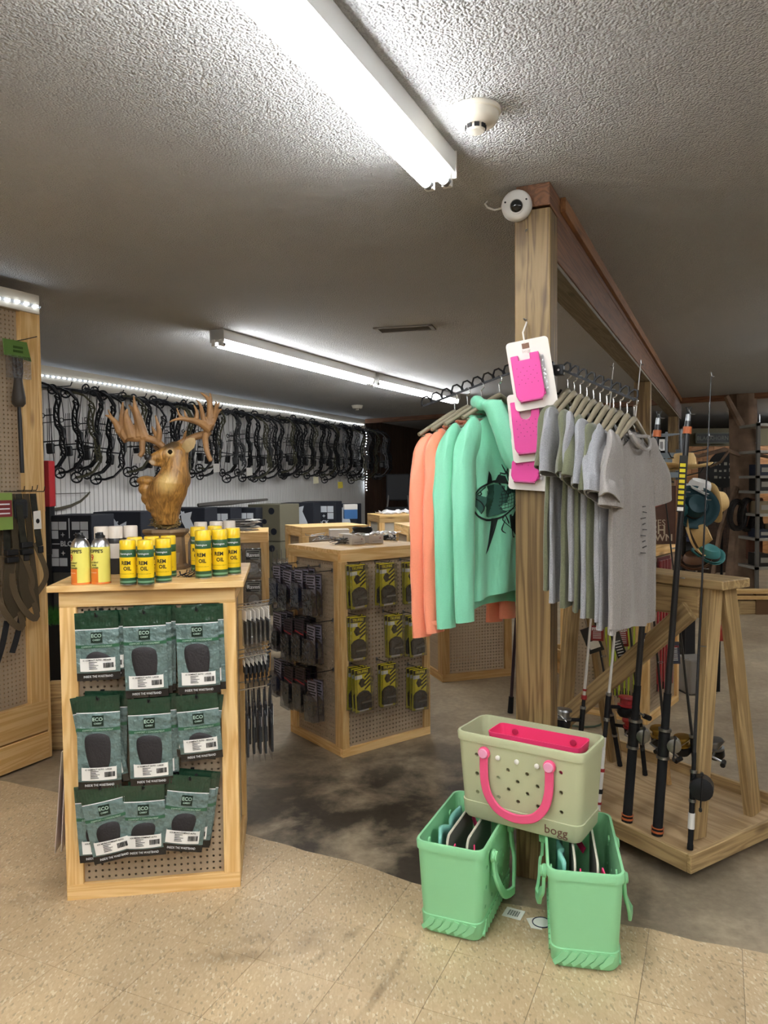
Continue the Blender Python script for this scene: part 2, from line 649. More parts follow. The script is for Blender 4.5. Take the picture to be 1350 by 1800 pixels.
# vinyl tiles, laid on the slab along the shop direction, torn off along a ragged line
edge_px = [(-160, 1362), (0, 1372), (92, 1392), (250, 1418), (432, 1466), (560, 1502), (640, 1520), (725, 1553), (800, 1570), (900, 1590), (1000, 1606), (1105, 1627), (1135, 1632), (1230, 1655), (1350, 1677), (1600, 1715)]
edge = [Z(x, y) for x, y in edge_px]
def edge_y(x):
    for a, b2 in zip(edge, edge[1:]):
        if a.x <= x <= b2.x:
            return a.y + (b2.y - a.y) * (x - a.x) / (b2.x - a.x)
    return edge[0].y if x < edge[0].x else edge[-1].y
TS = .3048
random.seed(3)
FT = .0032
o0 = Z(1306, 1700)
def clip_tile(c0, a, b2):
    """tile corner points cut by the torn edge, with a slightly ragged cut"""
    g = .0011
    pts = [c0 + UD * (i * TS) + VD * (j * TS) for i, j in ((0, 0), (0, 1), (1, 1), (1, 0))]
    cen = sum(pts, Vector()) / 4
    pts = [p + (cen - p).normalized() * g for p in pts]
    inside = [p.y < edge_y(p.x) for p in pts]
    if all(inside):
        return pts
    if not any(inside):
        return None
    out = []
    for i in range(4):
        p, q = pts[i], pts[(i + 1) % 4]
        if inside[i]:
            out.append(p)
        if inside[i] != inside[(i + 1) % 4]:
            lo, hi = (p, q) if inside[i] else (q, p)
            for _ in range(18):
                mid = (lo + hi) / 2
                if mid.y < edge_y(mid.x):
                    lo = mid
                else:
                    hi = mid
            out.append(lo)
    # ragged points along the cut
    res = []
    for i, p in enumerate(out):
        res.append(p)
        q = out[(i + 1) % len(out)]
        if abs(p.y - edge_y(p.x)) < .004 and abs(q.y - edge_y(q.x)) < .004 and (q - p).length > .06:
            for t in (.25, .5, .75):
                r = p.lerp(q, t)
                res.append(Vector((r.x, edge_y(r.x) - random.uniform(0, .009), 0)))
    return res
full = None
count = 0
for i in range(-9, 9):
    for j in range(-16, 8):
        c0 = o0 + UD * (i * TS) + VD * (j * TS)
        cen = c0 + (UD + VD) * TS / 2
        if cen.y < 1.55 or abs(cen.x) > cen.y * .62 + .3:
            continue
        pts = clip_tile(c0, i, j)
        if not pts or len(pts) < 3:
            continue
        if len(pts) == 4 and (pts[2] - pts[0]).length > .42:
            if full is None:
                mb = MB()
                q = [p - c0 for p in pts]
                mb.add([Vector((p.x, p.y, 0)) for p in q] + [Vector((p.x, p.y, FT)) for p in q], [(3, 2, 1, 0), (4, 5, 6, 7), (0, 1, 5, 4), (1, 2, 6, 5), (2, 3, 7, 6), (3, 0, 4, 7)])
                full = mb.mesh('tile', TILEM)
                full.validate()
                bmf = bmesh.new(); bmf.from_mesh(full); bmesh.ops.recalc_face_normals(bmf, faces=bmf.faces); bmf.to_mesh(full); bmf.free()
            mobj('tile', full, floor, Matrix.Translation((c0.x, c0.y, .0002)))
        else:
            mb = MB()
            n = len(pts)
            mb.add([Vector((p.x, p.y, .0002)) for p in pts] + [Vector((p.x, p.y, FT)) for p in pts], [tuple(range(n - 1, -1, -1)), tuple(range(n, 2 * n))] + [(k, (k + 1) % n, (k + 1) % n + n, k + n) for k in range(n)])
            me = mb.mesh('tile', TILEM)
            bmf = bmesh.new(); bmf.from_mesh(me); bmesh.ops.recalc_face_normals(bmf, faces=bmf.faces); bmf.to_mesh(me); bmf.free()
            mobj('tile', me, floor)
        count += 1
print('tiles', count)
ceiling = struct(MB().bb((RX0, RY0, CEIL), (RX1, RY1, CEIL + .1)).obj('ceiling', ceiling_mat()), 'grey sprayed popcorn ceiling')
# left wall with beaded white boards, then dark panelling
WA, WB = Z(65, 641, CEIL), Z(640, 738, CEIL)
WDIR = (WB - WA).normalized()
WN = Vector((WDIR.y, -WDIR.x, 0))           # into the room
WANG = math.degrees(math.atan2(WDIR.y, WDIR.x))
W0 = WA - WDIR * 9.0
WL = (WB - W0).length
WMAT = frame((W0.x, W0.y, 0), WANG)        # x along the wall, -y is into the room
BEAD = mat('white_beadboard_paint', 'd7d5d2', .5)
DARKP = wood('dark_wall_panelling', '4a3426', '33241a', '1c130e', axis=2, rings=5, bump=.2, knots=.2)
wall_left = struct(MB().bb((0, .02, 0), (WL, .18, CEIL)).obj('wall_left', BEAD, None, M=WMAT), 'white beadboard wall behind the hanging bows')
pw, bead = 1.22, .062
n_p = int((WL) / pw)
nb = int(pw / bead)
mb = MB()
for k in range(nb):
    x0 = k * pw / nb
    x1 = (k + 1) * pw / nb
    prof = [(x0 + .002, .012), (x0 + .006, .0), (x1 - .006, 0), (x1 - .002, .012)]
    if k == 0: prof[0] = (x0, .004)
    for (xa, ya), (xb, yb) in zip(prof, prof[1:]):
        mb.add([(xa, ya, .02), (xb, yb, .02), (xb, yb, 2.62), (xa, ya, 2.62)], [(0, 1, 2, 3)])
    mb.add([(x1 - .002, .012, .02), (x1 + .002, .012, .02), (x1 + .002, .012, 2.62), (x1 - .002, .012, 2.62)], [(0, 1, 2, 3)])
pm = mb.mesh('beadboard_panel', BEAD)
for i in range(n_p):
    if i < 5: continue
    x = WL - (n_p - i) * pw
    mobj('beadboard_panel', pm, wall_left, Matrix.Translation((x, -.0, 0)))
PINEB = mat('painted_ledger', 'a89f8e', .55)
MB().bb((4, -.03, 2.62), (WL, .02, CEIL)).obj('ledger_board', PINEB, wall_left)
WL2 = 14.0
wall_dark = struct(MB().bb((WL, -.0, 0), (WL + WL2, .2, CEIL)).obj('wall_left_rear', DARKP, None, M=WMAT), 'dark brown panelled rear part of the left wall')
gm = MB().bb((0, -.004, 0), (.19, .004, CEIL)).mesh('wall_plank', DARKP)
for i in range(30):
    mobj('wall_plank', gm, wall_dark, Matrix.Translation((WL + .005 + i * .2, 0, 0)))
struct(MB().bb((RX0, RY1, 0), (RX1, RY1 + .2, CEIL)).obj('wall_far', mat('dark_far_wall', '2c2824', .7)))
struct(MB().bb((RX1, RY0, 0), (RX1 + .2, RY1, CEIL)).obj('wall_right', mat('right_wall_paint', '8b7355', .7)))
struct(MB().bb((RX0, RY0 - .2, 0), (RX1, RY0, CEIL)).obj('wall_rear', mat('rear_wall_paint', 'b8ab98', .7)))
struct(MB().bb((RX0 - .2, RY0, 0), (RX0, RY1, CEIL)).obj('wall_outer_left', mat('rear_wall_paint', 'b8ab98', .7)))
# far header across the ceiling
ta, tb = Z(645, 737, CEIL), Z(1350, 690, CEIL)
tb = tb + (tb - ta).normalized() * 5
d = (tb - ta)
struct(MB().bb((0, -.06, 2.725), (d.length, .06, CEIL)).obj('trim_1', ROUGH, None, M=frame((ta.x, ta.y, 0), math.degrees(math.atan2(d.y, d.x)))), 'dark wood trim strip across the far ceiling')
# ================================================================ ceiling fittings
TUBEM = emis('lit_tube', 'fbfdff', TUBE_STRENGTH)
FIXW = mat('white_enamel', 'e4e4e2', .35)
def fixture(end, direction, label, length=2.44, gap=.0, n=2, sep=.066, hw=.125, hh=.075):
    """surface strip fixture; 'end' is the end seen, it runs along 'direction'"""
    ang = math.degrees(math.atan2(direction.y, direction.x))
    t = thing('fluorescent_fixture', label, 'ceiling light', frame((end.x, end.y, CEIL), ang), 'fluorescent strip lights')
    MB().bb((0, -hw / 2, -hh), (length, hw / 2, 0)).obj('housing', FIXW, t, bev=.004)
    mb = MB()
    mb.prism([(-hw / 2, -hh), (hw / 2, -hh), (hw / 2 + .0, -hh - .012), (-hw / 2, -hh - .012)], 0, .001)
    for s in (-1, 1):
        MB().bb((-.004, s * sep / 2 - .017, -hh - .048), (.022, s * sep / 2 + .017, -hh)).obj('lampholder', FIXW, t, bev=.003)
        MB().bb((length - .022, s * sep / 2 - .017, -hh - .048), (length + .004, s * sep / 2 + .017, -hh)).obj('lampholder', FIXW, t, bev=.003)
        MB().cyl((.045, s * sep / 2, -hh - .032), (length - .045, s * sep / 2, -hh - .032), .0185, n=14).obj('tube', TUBEM, t, True)
        for a, b in ((.018, .045), (length - .045, length - .018)):
            MB().cyl((a, s * sep / 2, -hh - .032), (b, s * sep / 2, -hh - .032), .0187, n=14).obj('tube_cap', STEEL, t, True)
    MB().bb((0, -hw / 2 - .004, -hh - .02), (.006, hw / 2 + .004, 0)).obj('end_plate', FIXW, t)
    return t
e1 = Z(772, 322, 2.70)
fixture(e1, -UD, 'long bright strip light overhead nearest the camera', 2.44)
fixture(e1 - UD * 2.6, -UD, 'added fill strip light, unseen, behind the nearest overhead light', 2.44)  # unseen extra fixture continuing the row, added for fill
e2 = Z(381, 598, 2.72)
e2m = Z(655, 671, 2.71)
e2e = Z(800, 706, 2.70)
l2 = (e2m - e2)
fixture(e2, l2.normalized(), 'far strip light pair, section nearer the antlers', l2.length - .05)
l3 = (e2e - e2m)
fixture(e2m + l3.normalized() * .03, l3.normalized(), 'far strip light pair, section ending by the shirt rail', l3.length)
for k, (x, y, lab) in enumerate(((-3.6, -.6, 'added fill strip light out of view on the left'), (1.9, -.5, 'added fill strip light out of view at right front'), (3.7, 4.4, 'added fill strip light out of view past the rod rack'), (-1.2, -2.6, 'added fill strip light out of view behind, left'), (2.2, -2.8, 'added fill strip light out of view behind, right'), (7.2, 11.6, 'strip light out of view over the far shelves'), (6.2, 7.6, 'added fill strip light out of view right of the tree post'))):  # unseen strips added for fill; far-shelves one stands for the lit fixture there
    fixture(Vector((x, y, 0)), UD, lab, 2.44)
# smoke detectors
def smoke(c, label, s=1.0):
    t = thing('smoke_detector', label, 'smoke detector', Matrix.Translation((c.x, c.y, CEIL)) @ Matrix.Scale(s, 4))
    MB().lathe([(.078, 0), (.08, -.008), (.078, -.014), (.073, -.016), (.072, -.03), (.064, -.042), (.05, -.048), (.03, -.05), (.0, -.05)], 32).obj('housing', mat('smoke_cream', 'dcd6c8', .45), t, True)
    MB().lathe([(.03, -.046), (.03, -.062), (.026, -.068), (0, -.07)], 24).obj('chamber', mat('smoke_cream', 'dcd6c8', .45), t, True)
    for k in range(8):
        a = 2 * PI * k / 8
        MB().box((0, 0, 0), (.016, .006, .016)).obj('vent_slot', MATTEBLK, t, M=Matrix.Rotation(a, 4, 'Z') @ Matrix.Translation((.0, -.030, -.054)))
    return t
smoke(Z(836, 222, 2.75), 'round cream smoke detector beside the near strip light')
smoke(Z(628, 717, 2.76), 'small far smoke detector above the bow wall', 1.1)
# air vent
v0, v1 = Z(661, 580, CEIL), Z(763, 574, CEIL)
d = v1 - v0
t = thing('ceiling_vent', 'dark slotted air vent in the ceiling', 'vent', frame((v0.x, v0.y, CEIL), math.degrees(math.atan2(d.y, d.x))))
GREYV = mat('vent_grey', '8d8a86', .5)
vl, vw = d.length, .2
mb = MB()
mb.bb((0, -vw / 2, -.01), (vl, -vw / 2 + .025, 0)).bb((0, vw / 2 - .025, -.01), (vl, vw / 2, 0)).bb((0, -vw / 2, -.01), (.03, vw / 2, 0)).bb((vl - .03, -vw / 2, -.01), (vl, vw / 2, 0))
mb.obj('vent_frame', GREYV, t)
MB().bb((.03, -vw / 2 + .02, -.002), (vl - .03, vw / 2 - .02, -.0005)).obj('duct_opening', MATTEBLK, t)
for k in range(7):
    MB().box((vl / 2, -vw / 2 + .04 + k * .02, -.006), (vl - .06, .011, .002), Matrix.Rotation(.5, 4, 'X')).obj('louver', GREYV, t)
# LED rope along the top of the bow wall
LEDM = emis('led_diode', 'eaf4ff', LED_STRENGTH)
LEDT = clear('led_rope_jacket', 'f4f8ff', a=.1, rough=.2)
led = thing('led_rope_light', 'white LED rope running along the top of the bow wall', 'rope light', WMAT)
sA = (WA - W0).length - .4
mb = MB()
for k in range(int((WL - sA) / .07)):
    x = sA + k * .07
    mb.box((x, -.045, 2.70 - .012 * math.sin(x * 1.7)), (.014, .01, .012))
o = mb.obj('diode_row', LEDM, led)
o['kind'] = 'stuff'
MB().tube([(sA + i * .3, -.045, 2.70 - .012 * math.sin((sA + i * .3) * 1.7)) for i in range(int((WL - sA) / .3) + 1)], .011, 8).obj('jacket', LEDT, led, True)
mb = MB()
for k in range(22):
    mb.box((WL - .03 + .02 * math.sin(k * .9), -.05, 2.55 - k * .052), (.014, .012, .014))
o = mb.obj('hanging_diode_tail', LEDM, led)
o['kind'] = 'stuff'
# ================================================================ pegboard display stands
PEGM = mat('brown_pegboard', 'a8957c', .6, var=.05, vscale=3)
PEGW = mat('white_pegboard', 'cfc9bb', .55)
def pegboard_mesh(w, h, m, pitch=.0254, seg=8, _c={}):
    key = (round(w, 3), round(h, 3), m.name, seg, round(pitch, 4))
    if key in _c:
        return _c[key]
    nx, nz = max(1, int(w / pitch)), max(1, int(h / pitch))
    mx, mz = (w - nx * pitch) / 2, (h - nz * pitch) / 2
    r = .0048
    mb = MB()
    vs, fs = mb.v, mb.f
    for j in range(nz):
        for i in range(nx):
            cx, cz = mx + (i + .5) * pitch, mz + (j + .5) * pitch
            o = len(vs)
            hp = pitch / 2
            if seg == 8:
                outer = [(hp, 0), (hp, hp), (0, hp), (-hp, hp), (-hp, 0), (-hp, -hp), (0, -hp), (hp, -hp)]
            else:
                outer = [(hp, hp), (-hp, hp), (-hp, -hp), (hp, -hp)]
            n = len(outer)
            for k, (a, b) in enumerate(outer):
                vs.append((cx + a, 0, cz + b))
            a0 = 0 if seg == 8 else PI / 4
            for k in range(n):
                vs.append((cx + r * math.cos(2 * PI * k / n + a0), 0, cz + r * math.sin(2 * PI * k / n + a0)))
            for k in range(n):
                vs.append((cx + r * math.cos(2 * PI * k / n + a0), .005, cz + r * math.sin(2 * PI * k / n + a0)))
            for k in range(n):
                l = (k + 1) % n
                fs.append((o + k, o + n + k, o + n + l, o + l)[::-1])
                fs.append((o + n + k, o + 2 * n + k, o + 2 * n + l, o + n + l)[::-1])
    if mx > 1e-4:
        mb.add([(0, 0, 0), (mx, 0, 0), (mx, 0, h), (0, 0, h)], [(0, 1, 2, 3)])
        mb.add([(w - mx, 0, 0), (w, 0, 0), (w, 0, h), (w - mx, 0, h)], [(0, 1, 2, 3)])
    if mz > 1e-4:
        mb.add([(mx, 0, 0), (w - mx, 0, 0), (w - mx, 0, mz), (mx, 0, mz)], [(0, 1, 2, 3)])
        mb.add([(mx, 0, h - mz), (w - mx, 0, h - mz), (w - mx, 0, h), (mx, 0, h)], [(0, 1, 2, 3)])
    me = mb.mesh('pegboard', m)
    _c[key] = me
    return me
def board(name, length, width, thick, m, parent, M, bev=.002):
    """board lying along local x; origin at its centre"""
    key = (round(length, 3), round(width, 3), round(thick, 3), m.name)
    me = board.c.get(key)
    if me is None:
        bm = bmesh.new()
        bmesh.ops.create_cube(bm, size=1)
        bmesh.ops.scale(bm, vec=(length, thick, width), verts=bm.verts)
        if bev:
            bmesh.ops.bevel(bm, geom=bm.edges[:], offset=bev, segments=1, affect='EDGES')
        me = bpy.data.meshes.new(name)
        bm.to_mesh(me)
        bm.free()
        me.materials.append(m)
        board.c[key] = me
    return mobj(name, me, parent, M)
board.c = {}
RY90 = Matrix.Rotation(PI / 2, 4, 'Y')
def T(x, y, z):
    return Matrix.Translation((x, y, z))
def face_frame(t, M, w, h, m, rail=.064, thick=.034, top_rail=None, peg=PEGM, seg=8, inset=.02, z0=0.0, side=True, pitch=.0254):
    """a framed pegboard face in the x,z plane of M (front is -y): rails, stiles and panel as parts of t"""
    tr = top_rail or rail
    board('rail', w, tr, thick, m, t, M @ T(w / 2, thick / 2, h - tr / 2))
    board('rail', w, rail, thick, m, t, M @ T(w / 2, thick / 2, z0 + rail / 2))
    sl = h - tr - rail - z0
    for x in ((rail / 2, w - rail / 2)):
        board('stile', sl, rail, thick, m, t, M @ T(x, thick / 2, z0 + rail + sl / 2) @ RY90)
    pw_, ph_ = w - 2 * rail + .004, sl + .004
    mobj('pegboard', pegboard_mesh(pw_, ph_, peg, seg=seg, pitch=pitch), t, M @ T(rail - .002, inset, z0 + rail - .002))
def kiosk(label, loc, ang, w, d, h, m=PINE, rail=.064, top=('flush', .0), peg=PEGM, seg=8, ntop=3, faces='frlb', group='pegboard display stands', pitch=.0254, thick=.034):
    t = thing('display_stand', label, 'display stand', frame(loc, ang), group)
    th = thick
    if 'f' in faces:
        face_frame(t, Matrix.Identity(4), w, h, m, rail, th, peg=peg, seg=seg, pitch=pitch)
    dd = d - 2 * th
    if 'l' in faces:
        face_frame(t, T(0, d - th, 0) @ rotz(-90), dd, h, m, rail, th, peg=peg, seg=seg, pitch=pitch)
    if 'r' in faces:
        face_frame(t, T(w, th, 0) @ rotz(90), dd, h, m, rail, th, peg=peg, seg=seg, pitch=pitch)
    if 'b' in faces:
        face_frame(t, T(w, d, 0) @ rotz(180), w, h, m, rail, th, peg=peg, seg=4, pitch=pitch)
    ov, tt = top[1], .024
    bw = (d + 2 * ov) / ntop
    for k in range(ntop):
        board('top_board', w + 2 * ov, bw - .002, tt, m, t, T(w / 2, -ov + bw * (k + .5), h + tt / 2) @ Matrix.Rotation(-PI / 2, 4, 'X'))
    return t
def local_on(t, x, y, yoff=0.0):
    """pixel -> local point on the plane local y = yoff of thing t"""
    M = t.matrix_world
    p = onplane(x, y, M @ Vector((0, yoff, 0)), M.to_3x3() @ Vector((0, 1, 0)))
    return M.inverted() @ p

# ---- front stand with the holsters
a, b = Z(118, 1585), Z(423, 1560)
K1W = (b - a).length
K1A = math.degrees(math.atan2((b - a).y, (b - a).x))
K1H = 1.225
k1 = kiosk('pine pegboard stand in front hung with green holster packets', a, K1A, K1W, .62, K1H, top=('over', .035), ntop=4)
bpy.context.view_layer.update()
K1M = k1.matrix_world.copy()
K1T = K1H + .024

# ---- green holster packets
GRN = mat('packet_green', '1d3d2a', .2, coat=.8, bump=.8, bscale=16, bdist=.02)
GREYGRN = mat('packet_grey_green', '627976', .14, coat=1, bump=1, bscale=20, var=.16, vscale=7, bdist=.03)
DGRN = mat('packet_logo_green', '12281d', .3)
MIDGRN = mat('packet_band_green', '2d6145', .3, coat=.5)
HOLST = mat('dark_holster_fabric', '2a2729', .6, bump=.5, bscale=120)
PBLK = mat('packet_black_band', '141315', .25, coat=.6, bump=.3, bscale=18)
def packet(h, w=.160, kind=0):
    """a flat packet hanging from z=0 down, front towards -y"""
    t = thing('holster_packet', 'x', 'holster packet')
    hz = -.062                              # header bottom
    bz = -h + .030                          # black band top
    def pil(x, z):                          # bulge of the front skin
        u = max(0, 1 - (2 * x / w) ** 2)
        v = max(0, min(1, (hz + .03 - z) / .06)) * max(0.0, min(1, (z + h + .01) / .05))
        return .0025 + .011 * u * v
    def band(name, z0, z1, m, off=0.0, nz=3, x0=-w / 2, x1=w / 2, nx=8, par=t):
        mb = MB()
        def fr(u, v):
            x = x0 + (x1 - x0) * u
            z = z0 + (z1 - z0) * v
            return Vector((x, -pil(x, z) - off, z))
        mb.grid(fr, nx, nz)
        def bk(u, v):
            x = x0 + (x1 - x0) * u
            z = z0 + (z1 - z0) * v
            return Vector((x, (pil(x, z) * .5 if off == 0 else -pil(x, z)), z))
        mb.grid(bk, nx, nz, flip=True)
        return mb.obj(name, m, par, True)
    hd = band('header', hz, 0, GRN)
    mb = MB()
    for k in range(15):                     # crimp ribs on the header
        x = -w / 2 + w * (k + .5) / 15
        mb.box((x, -.0036, hz / 2 - .004), (w / 30, .0024, -hz - .014))
    mb.obj('crimp', GRN, hd)
    MB().cyl((0, -.0058, -.012), (0, .003, -.012), .006, n=10).obj('hang_hole', MATTEBLK, hd)
    band('seal_line', hz - .003, hz, WINK, .0006, 1)
    body = band('pouch', bz, hz - .003, GREYGRN, 0, 8)
    lab_h = .05
    lz = bz + .008
    # holster seen through the film
    top = hz - .085
    bot = lz + .02
    ph = [[(-.052, top - .02), (-.045, top), (-.01, top + .008), (.03, top + .002), (.048, top - .02), (.04, bot), (-.03, bot), (-.05, top - .06)],
          [(-.05, top - .03), (-.03, top), (.02, top + .006), (.05, top - .01), (.03, bot), (-.02, bot), (-.046, top - .07)],
          [(-.04, top - .01), (.0, top + .005), (.055, top - .025), (.06, bot), (-.05, bot)]][kind]
    mb = MB()
    n = 40
    ring = []
    for i in range(len(ph)):
        p, q = Vector(ph[i]), Vector(ph[(i + 1) % len(ph)])
        for s in (0, .33, .66):
            ring.append(p.lerp(q, s))
    for _ in range(2):
        ring = [(ring[i - 1] + ring[i] * 2 + ring[(i + 1) % len(ring)]) / 4 for i in range(len(ring))]
    cen = sum(ring, Vector((0, 0))) / len(ring)
    rings = []
    for sc_, off in ((1.0, .0006), (.9, .004), (.55, .006), (.05, .0065)):
        rr = []
        for p in ring:
            q = cen + (p - cen) * sc_
            rr.append(Vector((q.x, -pil(q.x, q.y) - off, q.y)))
        rings.append(rr)
    mb.loft(rings)
    hs_ = mb.obj('holster', HOLST, t, True)
    lg = band('logo_patch', hz - .052, hz - .012, DGRN, .0012, 2, -.021, .021, 2)
    y = -pil(0, hz - .03) - .003
    text('ECO', .019, mat('logo_mint', 'a9c4b4', .5), lg, T(0, y, hz - .025), bold=.02)
    text('CARRY', .009, mat('logo_mint', 'a9c4b4', .5), lg, T(0, y, hz - .041), bold=.02)
    gb = band('slogan_band', hz - .072, hz - .06, MIDGRN, .001, 1)
    text('COMFORT + CONCEALMENT', .0085, mat('logo_mint', 'a9c4b4', .5), gb, T(0, -pil(0, hz - .066) - .002, hz - .066))
    # sticker
    sx0, sx1 = -.064, .064
    st = band('sticker', lz, lz + lab_h, PAPER, .0068, 2, sx0, sx1, 4)
    fy = -.0148 - .0075 + .002
    def yy(x, z):
        return -pil(x, z) - .0075
    ln = MB()
    for k in range(5):
        zz = lz + .034 - k * .0062
        ln.bb((-.03, yy(-.02, zz) - .0005, zz), (-.03 + [.03, .02, .034, .026, .03][k], yy(-.02, zz) + .002, zz + .0018))
    ln.obj('print_lines', INK, st)
    bc = MB()
    x = .022
    random.seed(5)
    while x < .058:
        wd = random.choice((.0012, .002, .003))
        bc.bb((x, yy(x, lz + .02) - .0005, lz + .012), (x + wd, yy(x, lz + .02) + .002, lz + .031))
        x += wd + random.choice((.001, .0018))
    bc.obj('barcode', INK, st)
    text(['IC COMPACT AUTO - LARGE', 'ICX MICRO-COMPACT AUTO', 'IC COMPACT AUTO - MEDIUM'][kind], .0075, INK, st, T(0, yy(0, lz + .044) - .0004, lz + .043), bold=.02)
    bb_ = band('bottom_band', -h, bz, PBLK, 0.0, 2)
    text('INSIDE THE WAISTBAND', .0125, WINK, bb_, T(0, -pil(0, bz - .014) - .0012, -h + .016), bold=.0, sx=.78)
    return t
def small_parts_copy(*a, **k):
    return copy_tree(*a, **k)
PK = {}
def get_packet(h, kind):
    key = (round(h, 2), kind)
    if key not in PK:
        PK[key] = packet(h, kind=kind)
        return PK[key], True
    return PK[key], False
# x-left, x-right, top, bottom (pixels), tilt, kind, copies behind: (dx, dz, tilt)
PS = [
    ('top left', 134, 206, 1076, 1192, -1, 2, [(.03, .004, 0)]),
    ('top middle', 214, 293, 1071, 1226, -1, 0, [(.018, .006, 0), (.034, .008, 1)]),
    ('top right', 307, 384, 1066, 1217, -1, 0, [(.02, .006, -1)]),
    ('middle left', 133, 213, 1222, 1384, 0, 0, [(-.03, .0, -9), (.022, .006, 2)]),
    ('centre', 222, 302, 1226, 1377, -1, 0, [(.02, .006, -1), (.034, .004, 2)]),
    ('middle right', 303, 388, 1219, 1331, -4, 2, [(.024, -.002, 8)]),
    ('bottom left', 138, 215, 1379, 1512, -10, 1, [(-.022, -.006, -3)]),
    ('bottom middle', 213, 292, 1378, 1498, 0, 1, [(.02, .006, 0)]),
    ('bottom right', 298, 372, 1362, 1490, 8, 1, [(.022, .006, 7), (.034, .004, 9)]),
]
HOOKM = CHROME
for nm, x0, x1, y0, y1, tilt, kind, behind in PS:
    p = local_on(k1, (x0 + x1) / 2, y0, -.05)
    q = local_on(k1, (x0 + x1) / 2, y1, -.05)
    h = round((p.z - q.z) / .02) * .02
    allp = [(0, 0, tilt, 0)] + [(dx, dz, tl, i + 1) for i, (dx, dz, tl) in enumerate(behind)]
    n = len(allp)
    for dx, dz, tl, i in allp:
        pk, new = get_packet(h, kind)
        y = -.058 + i * .0215
        ML = T(p.x + dx, y, p.z + dz) @ Matrix.Rotation(math.radians(tl), 4, 'Y')
        lab = f'green holster packet on the front stand, {nm} hook' + (', foremost' if i == 0 else (', just behind the foremost' if i == 1 else ', rearmost'))
        o = pk if new else copy_tree(pk)
        o.matrix_world = K1M @ ML
        o['label'] = lab
        o['group'] = 'holster packets on the front stand'
    hk = thing('peg_hook', f'wire peg hook holding the {nm} holster packets', 'hook', K1M @ T(p.x, 0, p.z - .012), 'peg hooks on the front stand')
    MB().tube([(0, .02, 0), (0, -.07, 0), (0, -.078, .008), (0, -.08, .016)], .0022, 6).obj('wire', BLKMETAL, hk, True)
    MB().bb((-.007, .012, -.012), (.007, .019, .016)).obj('back_plate', BLKMETAL, hk)

# ---- oil cans and cleaners on the stand top
YEL = mat('can_yellow', 'e8c21c', .32, coat=.3)
YELP = mat('can_pale_yellow', 'e2d86a', .35, coat=.3)
CGRN = mat('can_green', '2f5637', .35, coat=.3)
ORG = mat('can_orange', 'e07a2c', .35, coat=.3)
DGREY = mat('can_dark', '2b2a2a', .35, coat=.3)
CREAM = mat('cap_cream', 'd9cfc2', .45)
SILV = mat('can_silver', 'b9bbbd', .28, 1)
REDI = mat('ink_red', 'b0322a', .5)
def can_rem(h, r):
    t = thing('oil_can', 'x', 'spray can')
    z1, z2, z3 = .16 * h, .62 * h, .78 * h
    MB().lathe([(r * .93, 0), (r, .003), (r, z1)], 24).obj('lower_band', CGRN, t, True)
    MB().lathe([(r, z1), (r, z2)], 24).obj('yellow_band', YEL, t, True)
    MB().lathe([(r, z2), (r, z3), (r * .96, z3 + .004)], 24).obj('upper_band', CGRN, t, True)
    MB().lathe([(r * .98, z3), (r * .98, h - .004), (r * .9, h), (0, h)], 24).obj('cap', YEL, t, True)
    lb = t
    wrap_text('REM', .29 * r * 2.3, INK, r, z1 + (z2 - z1) * .72, lb, bold=.03, sx=.9)
    wrap_text('OIL', .29 * r * 2.3, INK, r, z1 + (z2 - z1) * .45, lb, bold=.03, sx=.9, a0=.14)
    wrap_text('Remington', .15 * r * 2.3, WINK, r, (z2 + z3) / 2, lb, bold=.01)
    wrap_text('HIGH PERFORMANCE LUBRICANT', .065 * r * 2, INK, r, z1 + (z2 - z1) * .2, lb)
    MB().lathe([(r + .0004, z1 * .35), (r + .0004, z1 * .6)], 24).obj('pale_stripe', mat('can_pale_green', '6f9a76', .4), t, True)
    MB().lathe([(r * .9, -.0), (r * 1.02, .0), (r * 1.02, .004), (r * .9, .006)], 24).obj('rim', SILV, t, True)
    return t
def can_hoppe(h, r):
    t = thing('cleaner_can', 'x', 'spray can')
    zb = .72 * h
    MB().lathe([(r, .004), (r, zb)], 24).obj('label_band', YELP, t, True)
    MB().lathe([(r * .95, 0), (r * 1.03, 0), (r * 1.03, .006), (r * .98, .008)], 24).obj('rim', ORG, t, True)
    MB().lathe([(r, zb), (r * .99, zb + .004), (r * .8, zb + .022), (r * .5, zb + .035), (r * .42, zb + .036)], 24).obj('shoulder', SILV, t, True)
    cp = MB().lathe([(r * .52, zb + .032), (r * .52, zb + .042), (r * .36, zb + .046), (r * .3, h), (0, h)], 20).obj('spray_cap', BLACK, t, True)
    MB().bb((-.007, -r * .62, zb + .044), (.007, .006, h - .002)).obj('nozzle', BLACK, cp, bev=.002)
    mb = MB()
    def patch(u, v):
        a = -1.0 + 1.35 * u
        return Vector((math.sin(a) * (r + .0005), -math.cos(a) * (r + .0005), .006 + .055 * v))
    mb.grid(patch, 10, 1)
    mb.obj('orange_patch', ORG, t, True)
    wrap_text("HOPPE'S", .018, INK, r, zb - .016, t, bold=.03, sx=.95)
    wrap_text('9', .036, REDI, r, zb - .042, t, bold=.02, a0=-.35)
    wrap_text('SOLVENT', .0085, INK, r, .084, t, bold=.03, a0=-.1)
    wrap_text('BORE', .0085, INK, r, .074, t, bold=.03, a0=-.1)
    wrap_text('CLEANER', .0085, INK, r, .064, t, bold=.03, a0=-.1)
    wrap_text('LIQUID AEROSOL', .005, WINK, r, .045, t, a0=-.35)
    return t
